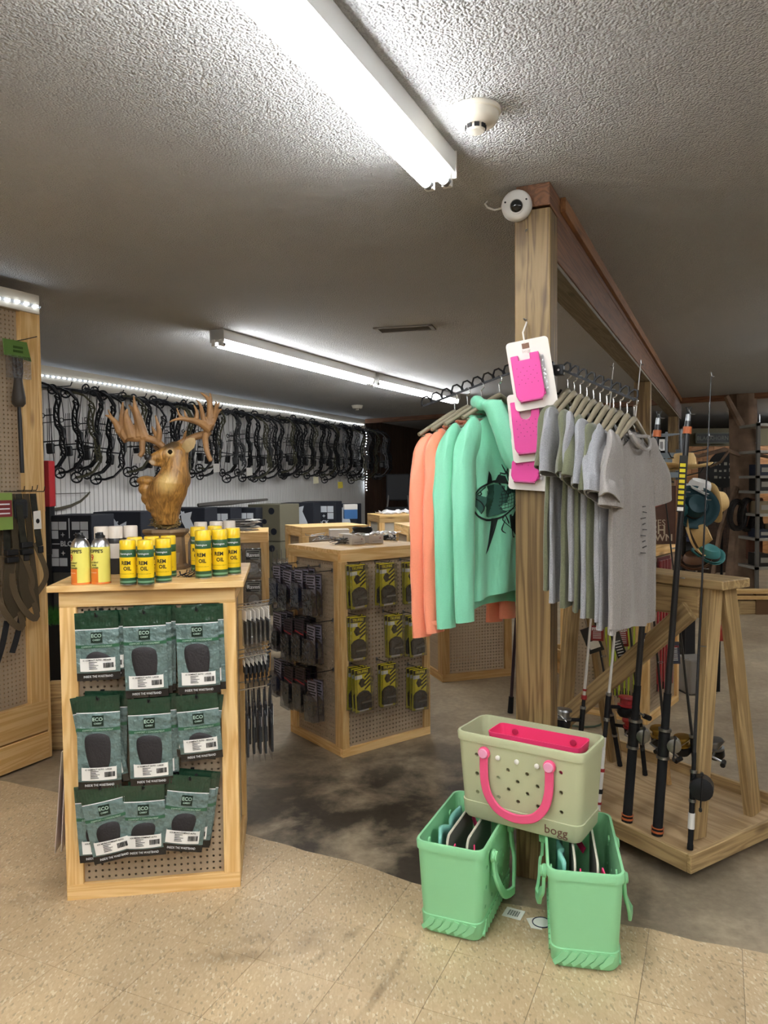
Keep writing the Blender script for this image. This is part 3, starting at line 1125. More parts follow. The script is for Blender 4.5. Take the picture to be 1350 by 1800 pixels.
def can_cap(h, r):
    t = thing('spray_paint_can', 'x', 'spray can')
    zb = .74 * h
    MB().lathe([(r, .0), (r, zb * .45)], 24).obj('dark_band', DGREY, t, True)
    MB().lathe([(r, zb * .45), (r, zb - .02)], 24).obj('pale_label', mat('can_grey_label', 'c6bfb4', .4), t, True)
    MB().lathe([(r, zb - .02), (r, zb), (r * .9, zb + .008)], 24).obj('top_band', DGREY, t, True)
    MB().lathe([(r * .97, zb + .002), (r * .97, h - .004), (r * .9, h), (0, h)], 24).obj('cap', CREAM, t, True)
    return t
def stand_on(proto, first, px, pyb, label, zt=K1T + .0005, rot=0, group=None):
    p = Z(px, pyb, zt)
    o = proto if first else copy_tree(proto)
    o.matrix_world = frame((p.x, p.y, zt), rot)
    o['label'] = label
    if group:
        o['group'] = group
    return o
def pxm(Y):
    return Y / F_PX
remS, remT, hop, capc = can_rem(.172, .031), can_rem(.196, .0325), can_hoppe(.20, .036), can_cap(.205, .031)
for k, (x, y) in enumerate(((226, 1027), (257, 1027), (288, 1023), (238, 1018), (268, 1016), (297, 1014))):
    stand_on(remS, k == 0, x, y, 'short yellow and green oil can on the front stand, ' + ['left of the front row', 'middle of the front row', 'right of the front row', 'left of the back row', 'middle of the back row', 'right of the back row'][k], rot=[4, -3, 2, 0, 5, -4][k], group='short oil cans')
for k, (x, y) in enumerate(((358, 1016), (387, 1013), (410, 1009), (349, 1004), (379, 1001))):
    stand_on(remT, k == 0, x, y, 'tall yellow and green oil can on the front stand, ' + ['left of the front row', 'middle of the front row', 'right of the front row', 'left of the back row', 'right of the back row'][k], rot=[-2, 6, 10, 0, 0][k], group='tall oil cans')
for k, (x, y) in enumerate(((143, 1026), (178, 1025))):
    stand_on(hop, k == 0, x, y, ['pale yellow cleaner can with black nozzle, leftmost on the front stand', 'pale yellow cleaner can with black nozzle, second from the left'][k], rot=[-22, -16][k], group='cleaner cans')
for k, (x, y) in enumerate(((180, 1009), (205, 1008), (231, 1006), (354, 994), (381, 992), (404, 990))):
    stand_on(capc, k == 0, x, y, ['spray can with cream cap behind the cleaner cans, left', 'spray can with cream cap behind the cleaner cans, middle', 'spray can with cream cap behind the cleaner cans, right', 'spray can with cream cap behind the tall oil cans, left', 'spray can with cream cap behind the tall oil cans, middle', 'spray can with cream cap behind the tall oil cans, right'][k], group='spray cans with cream caps')
# ================================================================ more stands and their packs
a, b, c = Z(603, 1333), Z(757, 1290), Z(523, 1283)
K2W, K2D = (b - a).length, (c - a).length
K2A = math.degrees(math.atan2((b - a).y, (b - a).x))
k2 = kiosk('pine pegboard stand in the centre hung with yellow packs', a, K2A, K2W, K2D, 1.21, ntop=5, rail=.05, thick=.03)
a = Z(475, 1195)
kbA = 8.0
kbl = Vector((a.x, a.y, 0)) - Vector((math.cos(math.radians(kbA)), math.sin(math.radians(kbA)), 0)) * .68
kb = kiosk('pine pegboard stand behind the deer bust', kbl, kbA, .68, .6, 1.205, ntop=3)
def kiosk_top(label, pc, ang, w, d, z=1.234, **k):
    a = Z(*pc, z)
    return kiosk(label, Vector((a.x, a.y, 0)), ang, w, d, z - .024, **k)
k3 = kiosk_top('low pine stand with a slatted top behind the centre stand', (531, 927), 25, .64, .5, seg=4, ntop=5)
k4 = kiosk_top('pine stand with white pegboard by the dark wall', (667, 906), 15, .75, .6, seg=4, peg=PEGW, pitch=.05)
k5 = kiosk_top('pine stand half hidden behind the orange shirts', (719, 925), 12, .68, .6, seg=4)
a, b = Z(778, 1200), Z(900, 1188)
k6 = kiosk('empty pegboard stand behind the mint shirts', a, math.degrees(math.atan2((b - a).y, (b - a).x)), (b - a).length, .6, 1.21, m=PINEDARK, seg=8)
bpy.context.view_layer.update()

TFY = mat('pack_yellow', 'e6d52a', .4, coat=.3)
TFK = mat('pack_black_card', '1a1a18', .4, coat=.3)
TRAY = mat('smoky_tray', '6d6a66', .25, coat=.6)
STRAP = mat('black_nylon', '202225', .7, bump=.4, bscale=150)
def trufire():
    """clamshell pack on a yellow and black card, hangs from z=0, front -y"""
    w, h = .112, .245
    t = thing('release_aid_pack', 'x', 'clamshell pack')
    fl = MB().prism([(-w / 2, 0), (w / 2, 0), (w / 2, -h), (-w / 2, -h)], 0, .002).obj('flange', FILM2, t)
    MB().bb((-w / 2 + .004, -.001, -h + .004), (w / 2 - .004, -.0002, -.004)).obj('card', TFY, t)
    MB().bb((-w / 2 + .006, -.0022, -.034), (w / 2 - .006, -.0012, -.008)).obj('name_band', TFK, t)
    text('TRUFIRE', .021, TFY, t, T(0, -.0028, -.021), bold=.03, sx=.95)
    mb = MB()
    for k in range(4):
        z = -.05 - .022 * k
        mb.prism([(.012, z), (w / 2 - .006, z + .026), (w / 2 - .006, z + .014), (.012, z - .010)], -.0022, -.0012)
    mb.obj('stripe_print', TFK, t)
    MB().prism([(-.005 + .022 * math.cos(q * PI / 5) * (1 if q % 2 else .7), -.082 + .026 * math.sin(q * PI / 5)) for q in range(10)], -.003, -.0012).obj('release_picture', TFK, t)
    pl = MB().bb((-w / 2 + .006, -.0034, -.058), (-.004, -.0024, -.038)).obj('price_sticker', PAPER, t)
    # clear tray edge walls
    mb = MB()
    for x in (-w / 2 + .003, w / 2 - .003):
        mb.bb((x - .002, -.024, -h + .006), (x + .002, 0, -.006))
    mb.bb((-w / 2 + .003, -.024, -h + .006), (w / 2 - .003, -.0, -h + .009))
    mb.obj('blister_wall', FILM2, t)
    MB().bb((-w / 2 + .003, -.0245, -h + .006), (w / 2 - .003, -.024, -.006)).obj('blister_face', FILM, t)
    # strap
    prof = [(-.045, -.225), (-.048, -.15), (-.03, -.132), (.0, -.122), (.03, -.13), (.046, -.15), (.047, -.225)]
    st = MB().prism(prof, -.02, -.003).obj('wrist_strap', STRAP, t, bev=.004)
    MB().bb((-.022, -.0225, -.19), (.044, -.0195, -.18)).obj('buckle_bar', STEEL, st)
    MB().bb((-.03, -.0058, -h + .008), (.034, -.0052, -h + .017)).obj('bottom_sticker', PAPER, t)
    return t
TF = trufire()
rows = [('upper', [(608, 647, 992, 2), (662, 697, 989, 2), (706, 742, 987, 2)]),
        ('middle', [(610, 648, 1083, 2), (677, 711, 1080, 2), (712, 748, 1081, 2)]),
        ('lower', [(617, 656, 1174, 3), (664, 701, 1166, 2), (719, 757, 1175, 3)])]
K2M = k2.matrix_world.copy()
first = True
def hook(M, label, group, ln=.13, up=.012, m=None):
    me = hook.c.get((ln, up))
    if me is None:
        hook.c[(ln, up)] = me = (MB().tube([(0, .02, 0), (0, -ln + .012, 0), (0, -ln + .004, up * .4), (0, -ln, up)], .0024, 6).mesh('wire', BLKMETAL, True), MB().bb((-.005, .012, -.010), (.005, .0195, .012)).mesh('back_plate', STEEL))
    t = thing('peg_hook', label, 'hook', M, group)
    mobj('wire', me[0], t)
    mobj('back_plate', me[1], t)
hook.c = {}
for rn, cols in rows:
    for cn, (x0, x1, y0, n) in zip(('left', 'middle', 'right'), cols):
        p = local_on(k2, (x0 + x1) / 2, y0, -.10)
        for i in range(n):
            o = TF if first else copy_tree(TF)
            first = False
            o.matrix_world = K2M @ T(p.x, -.10 + i * .032, p.z + .001 * i) @ Matrix.Rotation(math.radians(random.uniform(-2.5, 2.5)), 4, 'Y') @ Matrix.Scale(1.07, 4)
            o['label'] = f'yellow clamshell pack on the centre stand, {rn} row {cn} hook, ' + ['frontmost', 'second back', 'third back'][i]
            o['group'] = 'yellow clamshell packs on the centre stand'
        hook(K2M @ T(p.x, 0, p.z + .004), f'wire hook of the {rn} row {cn} yellow packs', 'peg hooks on the centre stand')

# ---- dark clamshells on the left face of the centre stand
PURP = mat('pack_dark_purple', '3a2a34', .35, coat=.4)
LILAC = mat('pack_lilac_print', '8d8896', .45)
BLUEB = mat('pack_dark_blue', '232c46', .35, coat=.4)
REDP = mat('pack_red_print', 'a52b34', .4)
def clam(name, w, h, dp, cardm, prod, printm, red=False):
    t = thing(name, 'x', 'clamshell pack')
    MB().bb((-w / 2, 0, -h), (w / 2, .0025, 0)).obj('flange', FILM2, t)
    MB().bb((-w / 2 + .005, -.0012, -h + .005), (w / 2 - .005, -.0002, -.006)).obj('card', cardm, t)
    MB().prism([(-w / 2 + .008, -.012), (w / 2 - .008, -.012), (w / 2 - .008, -h * .5), (0, -h * .4), (-w / 2 + .008, -h * .25)], -.0022, -.0013).obj('printed_panel', printm, t)
    mb = MB()
    for k in range(5):
        mb.bb((-w / 2 + .016, -.003, -.03 - k * .016), (w / 2 - .016 - .008 * (k % 3), -.0023, -.022 - k * .016))
    mb.obj('print_lines', INK, t)
    if red:
        MB().prism([(-w / 2 + .006, -h * .3), (w / 2 - .006, -h * .36), (w / 2 - .006, -h * .39), (-w / 2 + .006, -h * .33)], -.0036, -.0024).obj('red_stripe', REDP, t)
    mb = MB()
    zc = -h * .68
    mb.prism([(w * .34 * math.cos(q * PI / 6), zc + h * .2 * math.sin(q * PI / 6)) for q in range(12)], -dp * .8, -.003)
    mb.obj('product', prod, t, bev=.003)
    mb = MB()
    mb.bb((-w / 2 + .006, -dp, -h + .008), (-w / 2 + .008, 0, -h * .36)).bb((w / 2 - .008, -dp, -h + .008), (w / 2 - .006, 0, -h * .36))
    mb.bb((-w / 2 + .006, -dp - .0006, -h + .008), (w / 2 - .006, -dp, -h * .36)).bb((-w / 2 + .006, -dp, -h + .006), (w / 2 - .006, 0, -h + .008))
    mb.obj('blister', FILM2, t)
    return t
cl = [clam('sight_pack', .115, .25, .034, PURP, MATTEBLK, LILAC), clam('quiver_pack', .115, .27, .03, TFK, STRAP, PURP, True), clam('rest_pack', .105, .24, .034, PURP, BLUEB, LILAC)]
used = [False] * 3
LF = K2M @ T(0, K2D, 0) @ rotz(-90)
for rn, zt, colz in (('top', 1.12, (2, 0, 2, 0)), ('middle', .82, (0, 1, 1, 2)), ('bottom', .52, (2, 1, 1, 0))):
    for ci, kind in enumerate(colz):
        x = .09 + ci * .135
        n = 3 if ci < 3 else 2
        for i in range(n):
            o = cl[kind] if not used[kind] else copy_tree(cl[kind])
            used[kind] = True
            o.matrix_world = LF @ T(x, -.135 + i * .042, zt - .02 * (ci % 2) - .03 * (rn == 'bottom') * (ci == 3)) @ Matrix.Rotation(math.radians(random.uniform(-4, 4)), 4, 'Y')
            o['label'] = f'dark clamshell pack left of centre stand, {rn} row, {ORD[ci]} hook from back, ' + ['outermost', 'second', 'innermost'][i]
            o['group'] = 'dark clamshell packs on the centre stand'
        hook(LF @ T(x, 0, zt - .016 * (ci % 2)), f'hook of the {rn} row dark packs, {ORD[ci]} from the back', 'peg hooks on the centre stand side', .165)

# ---- things on the centre stand's top
K2T = 1.235
WBOX = mat('white_carton', 'd9d3cc', .55)
def carton(label, px, py, w, d, h, rot, z=K2T, m=WBOX, mark=True):
    p = Z(px, py, z)
    t = thing('small_carton', label, 'box', frame((p.x, p.y, z + .0006), rot), 'cartons on the centre stand')
    MB().bb((-w / 2, 0, 0), (w / 2, d, h)).obj('carton_body', m, t, bev=.0015)
    MB().bb((-w / 2 - .001, -.001, h - .012), (w / 2 + .001, d + .001, h + .0012)).obj('lid', m, t, bev=.001)
    if mark:
        MB().prism([(w * .2, h * .5), (w * .26, h * .66), (w * .32, h * .5), (w * .26, h * .42)], -.0008, .0).obj('pink_mark', mat('mark_pink', 'b98a92', .5), t)
        MB().bb((-w * .3, -.0008, h * .2), (w * .3, 0, h * .24)).obj('print_line', mat('print_grey', '8d8885', .5), t)
    return t
carton('white carton at the front of the centre stand top, left of the pair', 630, 957, .10, .16, .062, K2A - 38 + 35)
carton('white carton at the front of the centre stand top, right of the pair', 662, 955, .105, .16, .062, K2A - 38 + 33)
carton('grey white carton lying behind the pair on the centre stand', 597, 945, .14, .14, .055, K2A - 30, mark=False)
# crumpled clear bag over the cartons
p = Z(660, 938, K2T + .075)
mb = MB()
def crum(u, v):
    x, y = (u - .5) * .30, (v - .5) * .16
    return Vector((x, y, .012 + .02 * mnoise.noise(Vector((x * 22, y * 22, 3))) + .012 * mnoise.noise(Vector((x * 60, y * 60, 9)))))
mb.grid(crum, 22, 14)
PBAG = mat('cloudy_poly_bag', 'dcdde0', .25, coat=.6, alpha=.75)
tag(mb.obj('poly_bag', PBAG, None, True, M=frame((p.x, p.y, K2T + .066), K2A)), 'crumpled clear poly bag on the white cartons', 'plastic bag')
p = Z(636, 941, K2T + .075)
cb = MB()
for k in range(4):
    cb.tube([(.055 * math.cos(q * PI / 10) + .006 * math.sin(k), .03 * math.sin(q * PI / 10), .008 * k + .003 * math.sin(q)) for q in range(20)], .005, 6, closed=True)
tag(cb.obj('coiled_cord', BLACK, None, True, M=frame((p.x, p.y, K2T + .096), 5)), 'black coiled cord on top of the white cartons', 'cord')
random.seed(11)
def wire_heap(label, px, py, z, n=14, r=.05, m=STEEL, ln=.09):
    p = Z(px, py, z)
    t = thing('wire_heap', label, 'hooks', frame((p.x, p.y, z), 0))
    for k in range(n):
        a = random.uniform(0, PI)
        x, y = random.gauss(0, r * .5), random.gauss(0, r * .5)
        dx, dy = math.cos(a) * ln / 2, math.sin(a) * ln / 2
        z0 = .003 + .0035 * k * .6
        MB().tube([(x - dx, y - dy, z0), (x + dx, y + dy, z0 + random.uniform(0, .015)), (x + dx * 1.1, y + dy * 1.1, z0 + .016)], .002, 5).obj('wire_hook', m, t, True)
wire_heap('heap of bright wire hooks at the left of the centre stand top', 566, 950, K2T, 16, .05)
wire_heap('heap of dark wire hooks in front of the white cartons', 600, 957, K2T, 18, .05, mat('dark_wire', '5c5d5e', .35, 1))
wire_heap('loose clips at the right of the centre stand top', 692, 952, K2T, 12, .03, STEEL, .05)
p = Z(686, 950, K2T)
t = thing('black_clip_box', 'small black clip holder at the right of the centre stand top', 'clip holder', frame((p.x, p.y + .03, K2T), 20))
MB().bb((-.045, 0, 0), (.045, .05, .035)).obj('holder_body', BLACK, t, bev=.006)
MB().bb((-.01, -.002, .02), (.02, .03, .05)).obj('white_tab', WHITE, t, bev=.003)
# small blue and white box on the slatted stand
p = Z(617, 912, 1.236)
t = thing('ammo_box', 'small white and blue box on the slatted stand', 'box', frame((p.x, p.y, 1.2352), 10))
MB().bb((-.07, 0, 0), (.07, .1, .10)).obj('box_body', mat('blue_print', '3a6ea8', .4), t)
MB().bb((-.071, -.001, .10), (.071, .101, .155)).obj('white_lid', WHITE, t)
# crumpled poly bags on the stand by the dark wall
p = Z(672, 901, 1.236)
mb = MB()
mb.grid(lambda u, v: Vector(((u - .5) * .5, (v - .5) * .3, .036 + .05 * mnoise.noise(Vector((u * 6, v * 6, 1))))), 20, 14)
tag(mb.obj('poly_bag', PBAG, None, True, M=k4.matrix_world @ T(.3, .25, 1.226)), 'heap of poly bags on the stand by the dark wall', 'plastic bag')

# ---- packs on the stand behind the deer
KBM = kb.matrix_world.copy()
GREYC = mat('pack_grey_card', '85857f', .45)
kp = [clam('lure_pack', .13, .24, .028, TFK, STEEL, GREYC), clam('blue_pack', .12, .25, .03, BLUEB, MATTEBLK, TFK)]
ku = [False, False]
def putp(i, M, label, group):
    o = kp[i] if not ku[i] else copy_tree(kp[i])
    ku[i] = True
    o.matrix_world = M
    o['label'] = label
    o['group'] = group
    return o
n_ = 0
for r_, z in enumerate((1.10, .84, .58)):
    for c_, x in enumerate((.26, .41, .56)):
        if c_ == 0 and r_: continue
        for i in range(2):
            o = putp(0, KBM @ T(x, -.07 + .04 * i, z), f'grey pack on stand behind the deer, {ORD[r_]} row down, {ORD[c_]} column, ' + ['front', 'rear'][i], 'packs on the stand behind the deer')
            if i == 0 and c_ == 2:
                text('Raven', .042, WINK, o, T(0, -.033, -.05), bold=.02)
    for i in range(4):
        putp(1, KBM @ T(.68, .1, 0) @ rotz(90) @ T(.06 + .0 * i, -.035 - .036 * i, z - .02), f'dark blue pack beside stand behind the deer, {ORD[r_]} row down, {ORD[i]} one outward', 'dark blue packs on the stand behind the deer')
# pile of clear packs on top of it
p = KBM @ Vector((.45, .25, 1.23))
random.seed(4)
for k in range(7):
    t = thing('flat_poly_pack', ['bottom', 'second', 'third', 'fourth', 'fifth', 'sixth', 'top'][k] + ' clear pack in the heap on the stand behind the deer', 'clear pack', Matrix.Translation((p.x + random.uniform(-.03, .03), p.y, 1.2305 + k * .014)) @ rotz(random.uniform(-25, 25)) @ Matrix.Rotation(random.uniform(-.03, .03), 4, 'Y'), 'heap of clear packs')
    MB().bb((-.14, -.09, 0), (.14, .09, .004)).obj('poly_sleeve', PBAG, t)
    MB().bb((-.12, -.07, .004), (.05, .07, .012)).obj('dark_content', MATTEBLK, t, bev=.003)
    MB().bb((.06, -.07, .004), (.13, .07, .007)).obj('white_card', CARDW, t)

# ---- things hung on the right side of the front stand
RF = K1M @ T(K1W, 0, 0) @ rotz(90)
GUNM = mat('gunmetal', '3b3d40', .3, .6)
def knife_pack():
    t = thing('knife_packet', 'x', 'hanging packet')
    MB().bb((-.04, 0, -.04), (.04, .0015, 0)).obj('white_header', CARDW, t)
    MB().bb((-.04, -.006, -.15), (.04, .001, -.04)).obj('film_sleeve', FILM2, t)
    MB().prism([(-.024, -.05), (.024, -.05), (.026, -.09), (.012, -.142), (-.016, -.135), (-.028, -.08)], -.004, -.0012).obj('dark_sheath', GUNM, t)
    return t
def clip_pack():
    t = thing('clip_packet', 'x', 'hanging packet')
    MB().bb((-.035, 0, -.022), (.035, .0012, 0)).obj('header_card', CARDW, t)
    MB().bb((-.03, -.011, -.055), (.03, .0, -.022)).obj('dark_clip', MATTEBLK, t, bev=.002)
    MB().tube([(0, -.005, -.055), (.006, -.005, -.075), (-.006, -.005, -.095)], .004, 6).obj('clip_tail', MATTEBLK, t, True)
    return t
def pouch_pack():
    t = thing('mag_pouch_packet', 'x', 'hanging packet')
    w, h = .10, .30
    mb = MB()
    mb.loft([[Vector((s * w / 2 * k, y, z)) for s, y in ((-1, 0), (0, -b), (1, 0), (0, b * .3))] for z, k, b in ((0, .35, .001), (-.03, .6, .003), (-.08, 1, .009), (-.16, 1.0, .011), (-.26, 1, .009), (-h, .95, .001))])
    mb.obj('film_sleeve', FILM2, t, True)
    MB().prism([(-.034, -.1), (.034, -.1), (.036, -.27), (-.036, -.27)], -.008, .002).obj('dark_pouch', mat('pouch_charcoal', '2c2e33', .45, coat=.3), t, bev=.004)
    MB().bb((-.03, -.0095, -.155), (.03, -.0085, -.115)).obj('white_label', PAPER, t)
    MB().tube([(-.02, 0, -.09), (-.012, 0, -.05), (0, 0, -.008), (.012, 0, -.05), (.02, 0, -.09)], .003, 6).obj('loop_cord', BLACK, t, True)
    return t
def rowpacks(mk, x, z, n, y0, dy, lab, grp, tiltx=0):
    pr = mk()
    for i in range(n):
        o = pr if i == 0 else copy_tree(pr)
        o.matrix_world = RF @ T(x, -(y0 + dy * i), z - .002 * (n - i)) @ Matrix.Rotation(math.radians(random.uniform(-5, 5)), 4, 'Y') @ Matrix.Rotation(math.radians(tiltx + random.uniform(-3, 3)), 4, 'Z')
        o['label'] = f'{lab}, {ORD[i]} one outward'
        o['group'] = grp
def rowhook(x, z, ln, lab):
    t = thing('peg_hook', lab, 'hook', RF @ T(x, 0, z), 'bright hooks on the side of the front stand')
    MB().tube([(0, .02, 0), (0, -ln, .02), ], .0028, 6).obj('wire', CHROME, t, True)
    MB().cyl((0, -ln + .002, .02), (0, -ln - .014, .028), .0045, n=8).obj('black_tip', BLACK, t, True)
for k, x in enumerate((.08, .2, .34)):
    rowhook(x, 1.115 - .01 * k, .13, f'bright hook of the sheath packets, {["near", "middle", "far"][k]} one')
    rowpacks(knife_pack, x, 1.125 - .01 * k, 6, .03, .018, f'dark sheath packet beside the front stand, {["near", "middle", "far"][k]} hook', 'sheath packets beside the front stand', 14)
    rowhook(x, .915 - .012 * k, .12, f'bright hook of the clip packets, {["near", "middle", "far"][k]} one')
    rowpacks(clip_pack, x, .92 - .012 * k, 6, .025, .017, f'small black clip packet beside the front stand, {["near", "middle", "far"][k]} hook', 'clip packets beside the front stand', 10)
for k, x in enumerate((.1, .3)):
    rowhook(x, .775 - .02 * k, .12, f'bright hook of the long pouches, {["near", "far"][k]} one')
    rowpacks(pouch_pack, x, .79 - .02 * k, 5, .03, .024, f'long dark pouch beside the front stand, {["near", "far"][k]} hook', 'long pouches beside the front stand', 8)
# thin cards hung on the left side of the front stand
LF1 = K1M @ T(0, .62, 0) @ rotz(-90)
for k in range(3):
    t = thing('hanging_card', ['innermost', 'middle', 'outermost'][k] + ' long white card hung on the left side of the front stand', 'hanging card', LF1 @ T(.40, -.012 - .017 * k, .56 - .006 * k) @ Matrix.Rotation(math.radians(-3 - k), 4, 'X'), 'white cards left of the front stand')
    MB().bb((-.08, 0, -.42), (.08, .0016, 0)).obj('card', CARDW, t)
    MB().bb((-.07, -.004, -.4), (.07, 0, -.1)).obj('pink_blister', mat('pale_pink_blister', 'c9a3a6', .35), t, bev=.002)
# ================================================================ deer bust on its pedestal
def px_pt(x, y, Y0, dy=0.0):
    return D(x, y, Y0 + dy)
pb = Z(300, 1004, K1T)
DY = pb.y + .09
S_ = DY / F_PX
dx0 = D(292, 940, DY)
deer = thing('deer_bust', 'brown carved deer head bust with big antlers on the front stand', 'deer statue', Matrix.Translation((dx0.x, DY, K1T)))
DM = deer.matrix_world.copy()
def L(x, y, dy=0.0):
    """pixel (in the statue's plane) to local point, dy towards the back"""
    p = D(x, y, DY)
    return Vector((p.x - dx0.x, dy, p.z - K1T))
def deer_mat():
    m, nt, b = newmat('deer_fur')
    N, Lk = nt.nodes, nt.links
    tc = N.new('ShaderNodeTexCoord')
    mp = N.new('ShaderNodeMapping')
    mp.inputs['Scale'].default_value = (60, 60, 16)
    Lk.new(tc.outputs['Object'], mp.inputs[0])
    n = N.new('ShaderNodeTexNoise')
    n.inputs['Scale'].default_value = 1
    n.inputs['Detail'].default_value = 4
    n.inputs['Distortion'].default_value = 1.0
    Lk.new(mp.outputs[0], n.inputs['Vector'])
    cr = N.new('ShaderNodeValToRGB')
    e = cr.color_ramp.elements
    e[0].position, e[0].color = .3, lin('644419')
    e[1].position, e[1].color = .7, lin('b88744')
    Lk.new(n.outputs['Fac'], cr.inputs[0])
    def blob(c, r0, r1):
        di = N.new('ShaderNodeVectorMath')
        di.operation = 'DISTANCE'
        Lk.new(tc.outputs['Object'], di.inputs[0])
        di.inputs[1].default_value = c
        mr = N.new('ShaderNodeMapRange')
        mr.interpolation_type = 'SMOOTHSTEP'
        mr.inputs[1].default_value, mr.inputs[2].default_value = r0, r1
        mr.inputs[3].default_value, mr.inputs[4].default_value = 1, 0
        Lk.new(di.outputs['Value'], mr.inputs[0])
        return mr
    col = cr.outputs[0]
    for c, r0, r1, hexc in ((L(303, 848, -.085), .0, .065, 'd8b873'), (L(267, 805, -.068), .016, .027, '231c19'), (L(275, 815, -.068), .008, .02, 'cdbba2'), (L(303, 782, -.035), .015, .06, '43331f'), (L(306, 797, -.06), .008, .024, 'c9ab74')):
        bl = blob(c, r0, r1)
        mx = N.new('ShaderNodeMix')
        mx.data_type = 'RGBA'
        Lk.new(bl.outputs[0], mx.inputs[0])
        Lk.new(col, mx.inputs[6])
        mx.inputs[7].default_value = lin(hexc)
        col = mx.outputs[2]
    Lk.new(col, b.inputs['Base Color'])
    b.inputs['Roughness'].default_value = .42
    bp = N.new('ShaderNodeBump')
    bp.inputs['Strength'].default_value = .6
    bp.inputs['Distance'].default_value = .006
    Lk.new(n.outputs['Fac'], bp.inputs['Height'])
    Lk.new(bp.outputs['Normal'], b.inputs['Normal'])
    return m
def ring(c, ax, ay, tilt=0.0, n=20, bend=0.0):
    """ellipse with half axes ax (picture x) and ay (depth); tilt turns it in the x,z plane"""
    out = []
    for k in range(n):
        a = 2 * PI * k / n
        x, y = math.cos(a) * ax, math.sin(a) * ay
        out.append(c + Vector((x * math.cos(tilt), y, x * math.sin(tilt))))
    return out
body = MB()
k = S_
body.loft([ring(L(294, 922), 19 * k, 18 * k), ring(L(293, 905, -.005), 22 * k, 22 * k), ring(L(292, 888, -.01), 28 * k, 27 * k), ring(L(294, 868, -.015), 35 * k, 32 * k, -.05), ring(L(302, 848, -.022), 31 * k, 32 * k, -.12), ring(L(308, 834, -.02), 25.5 * k, 28 * k, -.15), ring(L(311, 820, -.016), 22 * k, 24 * k, -.2), ring(L(313, 806, -.012), 19 * k, 21 * k, -.2), ring(L(314, 790, -.006), 18 * k, 19 * k, -.2), ring(L(313, 780, 0), 10 * k, 11 * k, -.1)])
# head: skull to muzzle, turned to the left and a little to the front
hd = [(326, 794, .01, 10, 11), (318, 793, -.0, 17, 18), (307, 795, -.012, 19, 19), (296, 799, -.026, 16.5, 16), (286, 803, -.038, 12.5, 12), (277, 806, -.048, 9.5, 9.5), (271, 808, -.055, 8, 8), (267.5, 809, -.058, 5, 5)]
rings = []
for x, y, dy, rz, ry in hd:
    c = L(x, y, dy)
    rr = []
    for q in range(16):
        a = 2 * PI * q / 16
        rr.append(c + Vector((-math.cos(a) * 0.12 * rz * k, math.sin(a) * ry * k, math.cos(a) * rz * k)))
    rings.append(rr)
body.loft(rings)
# lower jaw
body.tube([L(300, 812, -.03), L(288, 815, -.04), L(277, 815.5, -.048), L(272, 815, -.052)], [9 * k, 6 * k, 4.5 * k, 3 * k], 10)
def lump(c, rx, ry, rz):
    body.loft([[c + Vector((math.cos(2 * PI * q / 12) * rx * math.sin(f), math.sin(2 * PI * q / 12) * ry * math.sin(f), -rz * math.cos(f))) for q in range(12)] for f in (.15, .6, 1.1, 1.57, 2.04, 2.54, 3.0)])
# the torn edge of the mantle
for x, y, rx, rz in ((257, 845, 16, 9), (259, 859, 15, 13), (263, 875, 14, 14), (269, 889, 12, 13), (276, 903, 9, 10), (264, 846, 17, 9), (268, 868, 15, 16), (327, 842, 7, 16)):
    lump(L(x, y, -.0), rx * k, 22 * k, rz * k)
# brow ridges and jaw muscle
lump(L(303, 789, -.045), 7 * k, 5 * k, 5 * k)
lump(L(312, 806, -.05), 9 * k, 7 * k, 8 * k)
bo = body.obj('bust', deer_mat(), deer, True)
r = bo.modifiers.new('r', 'REMESH')
r.mode = 'VOXEL'
r.voxel_size = .004
r.use_smooth_shade = True
sm = bo.modifiers.new('s', 'SMOOTH')
sm.factor = .5
sm.iterations = 3
# eyes, nose, ears
EYE = mat('deer_eye', '0d0907', .08, coat=1)
MB().lathe([(0, -.009), (.006, -.0065), (.0095, 0), (.006, .0065), (0, .009)], 14).obj('eye', EYE, deer, True, M=T(*L(305, 795.5, -.053)) @ Matrix.Scale(1.5, 4))
NOSE = mat('deer_nose', '1a1615', .3)
MB().lathe([(0, -.015), (.012, -.011), (.016, 0), (.012, .011), (0, .015)], 14).obj('nose', NOSE, deer, True, M=T(*L(267.2, 804.5, -.062)))
EAR = mat('ear_fur', 'a3895c', .6, bump=.4, bscale=90)
EARB = mat('ear_fur_back', '6d5234', .6, bump=.4, bscale=90)
def ear(pts, wid, m):
    mb = MB()
    n = len(pts)
    rg = []
    for i, p in enumerate(pts):
        wv = wid[i]
        t = (pts[min(i + 1, n - 1)] - pts[max(i - 1, 0)]).normalized()
        s = t.cross(Vector((0, 1, 0))).normalized()
        rg.append([p + s * (math.cos(a) * wv) + Vector((0, math.sin(a) * wv * .22 + .35 * wv * abs(math.cos(a)) ** 2 * -1, 0)) for a in [2 * PI * q / 12 for q in range(12)]])
    return mb.loft(rg)
ear([L(322, 793, -.02), L(330, 789, -.03), L(338, 781, -.035), L(343, 774, -.032), L(345, 771, -.03)], [4 * k, 9 * k, 10 * k, 6 * k, 1 * k], EAR).obj('ear', EAR, deer, True)
ear([L(286, 789, .03), L(278, 789, .04), L(270, 787, .045), L(264, 783, .045)], [3 * k, 5 * k, 5 * k, 1 * k], EARB).obj('ear', EARB, deer, True)
ANT = mat('antler_bone', '8d6840', .5, bump=.4, bscale=70, var=.28, vscale=16)
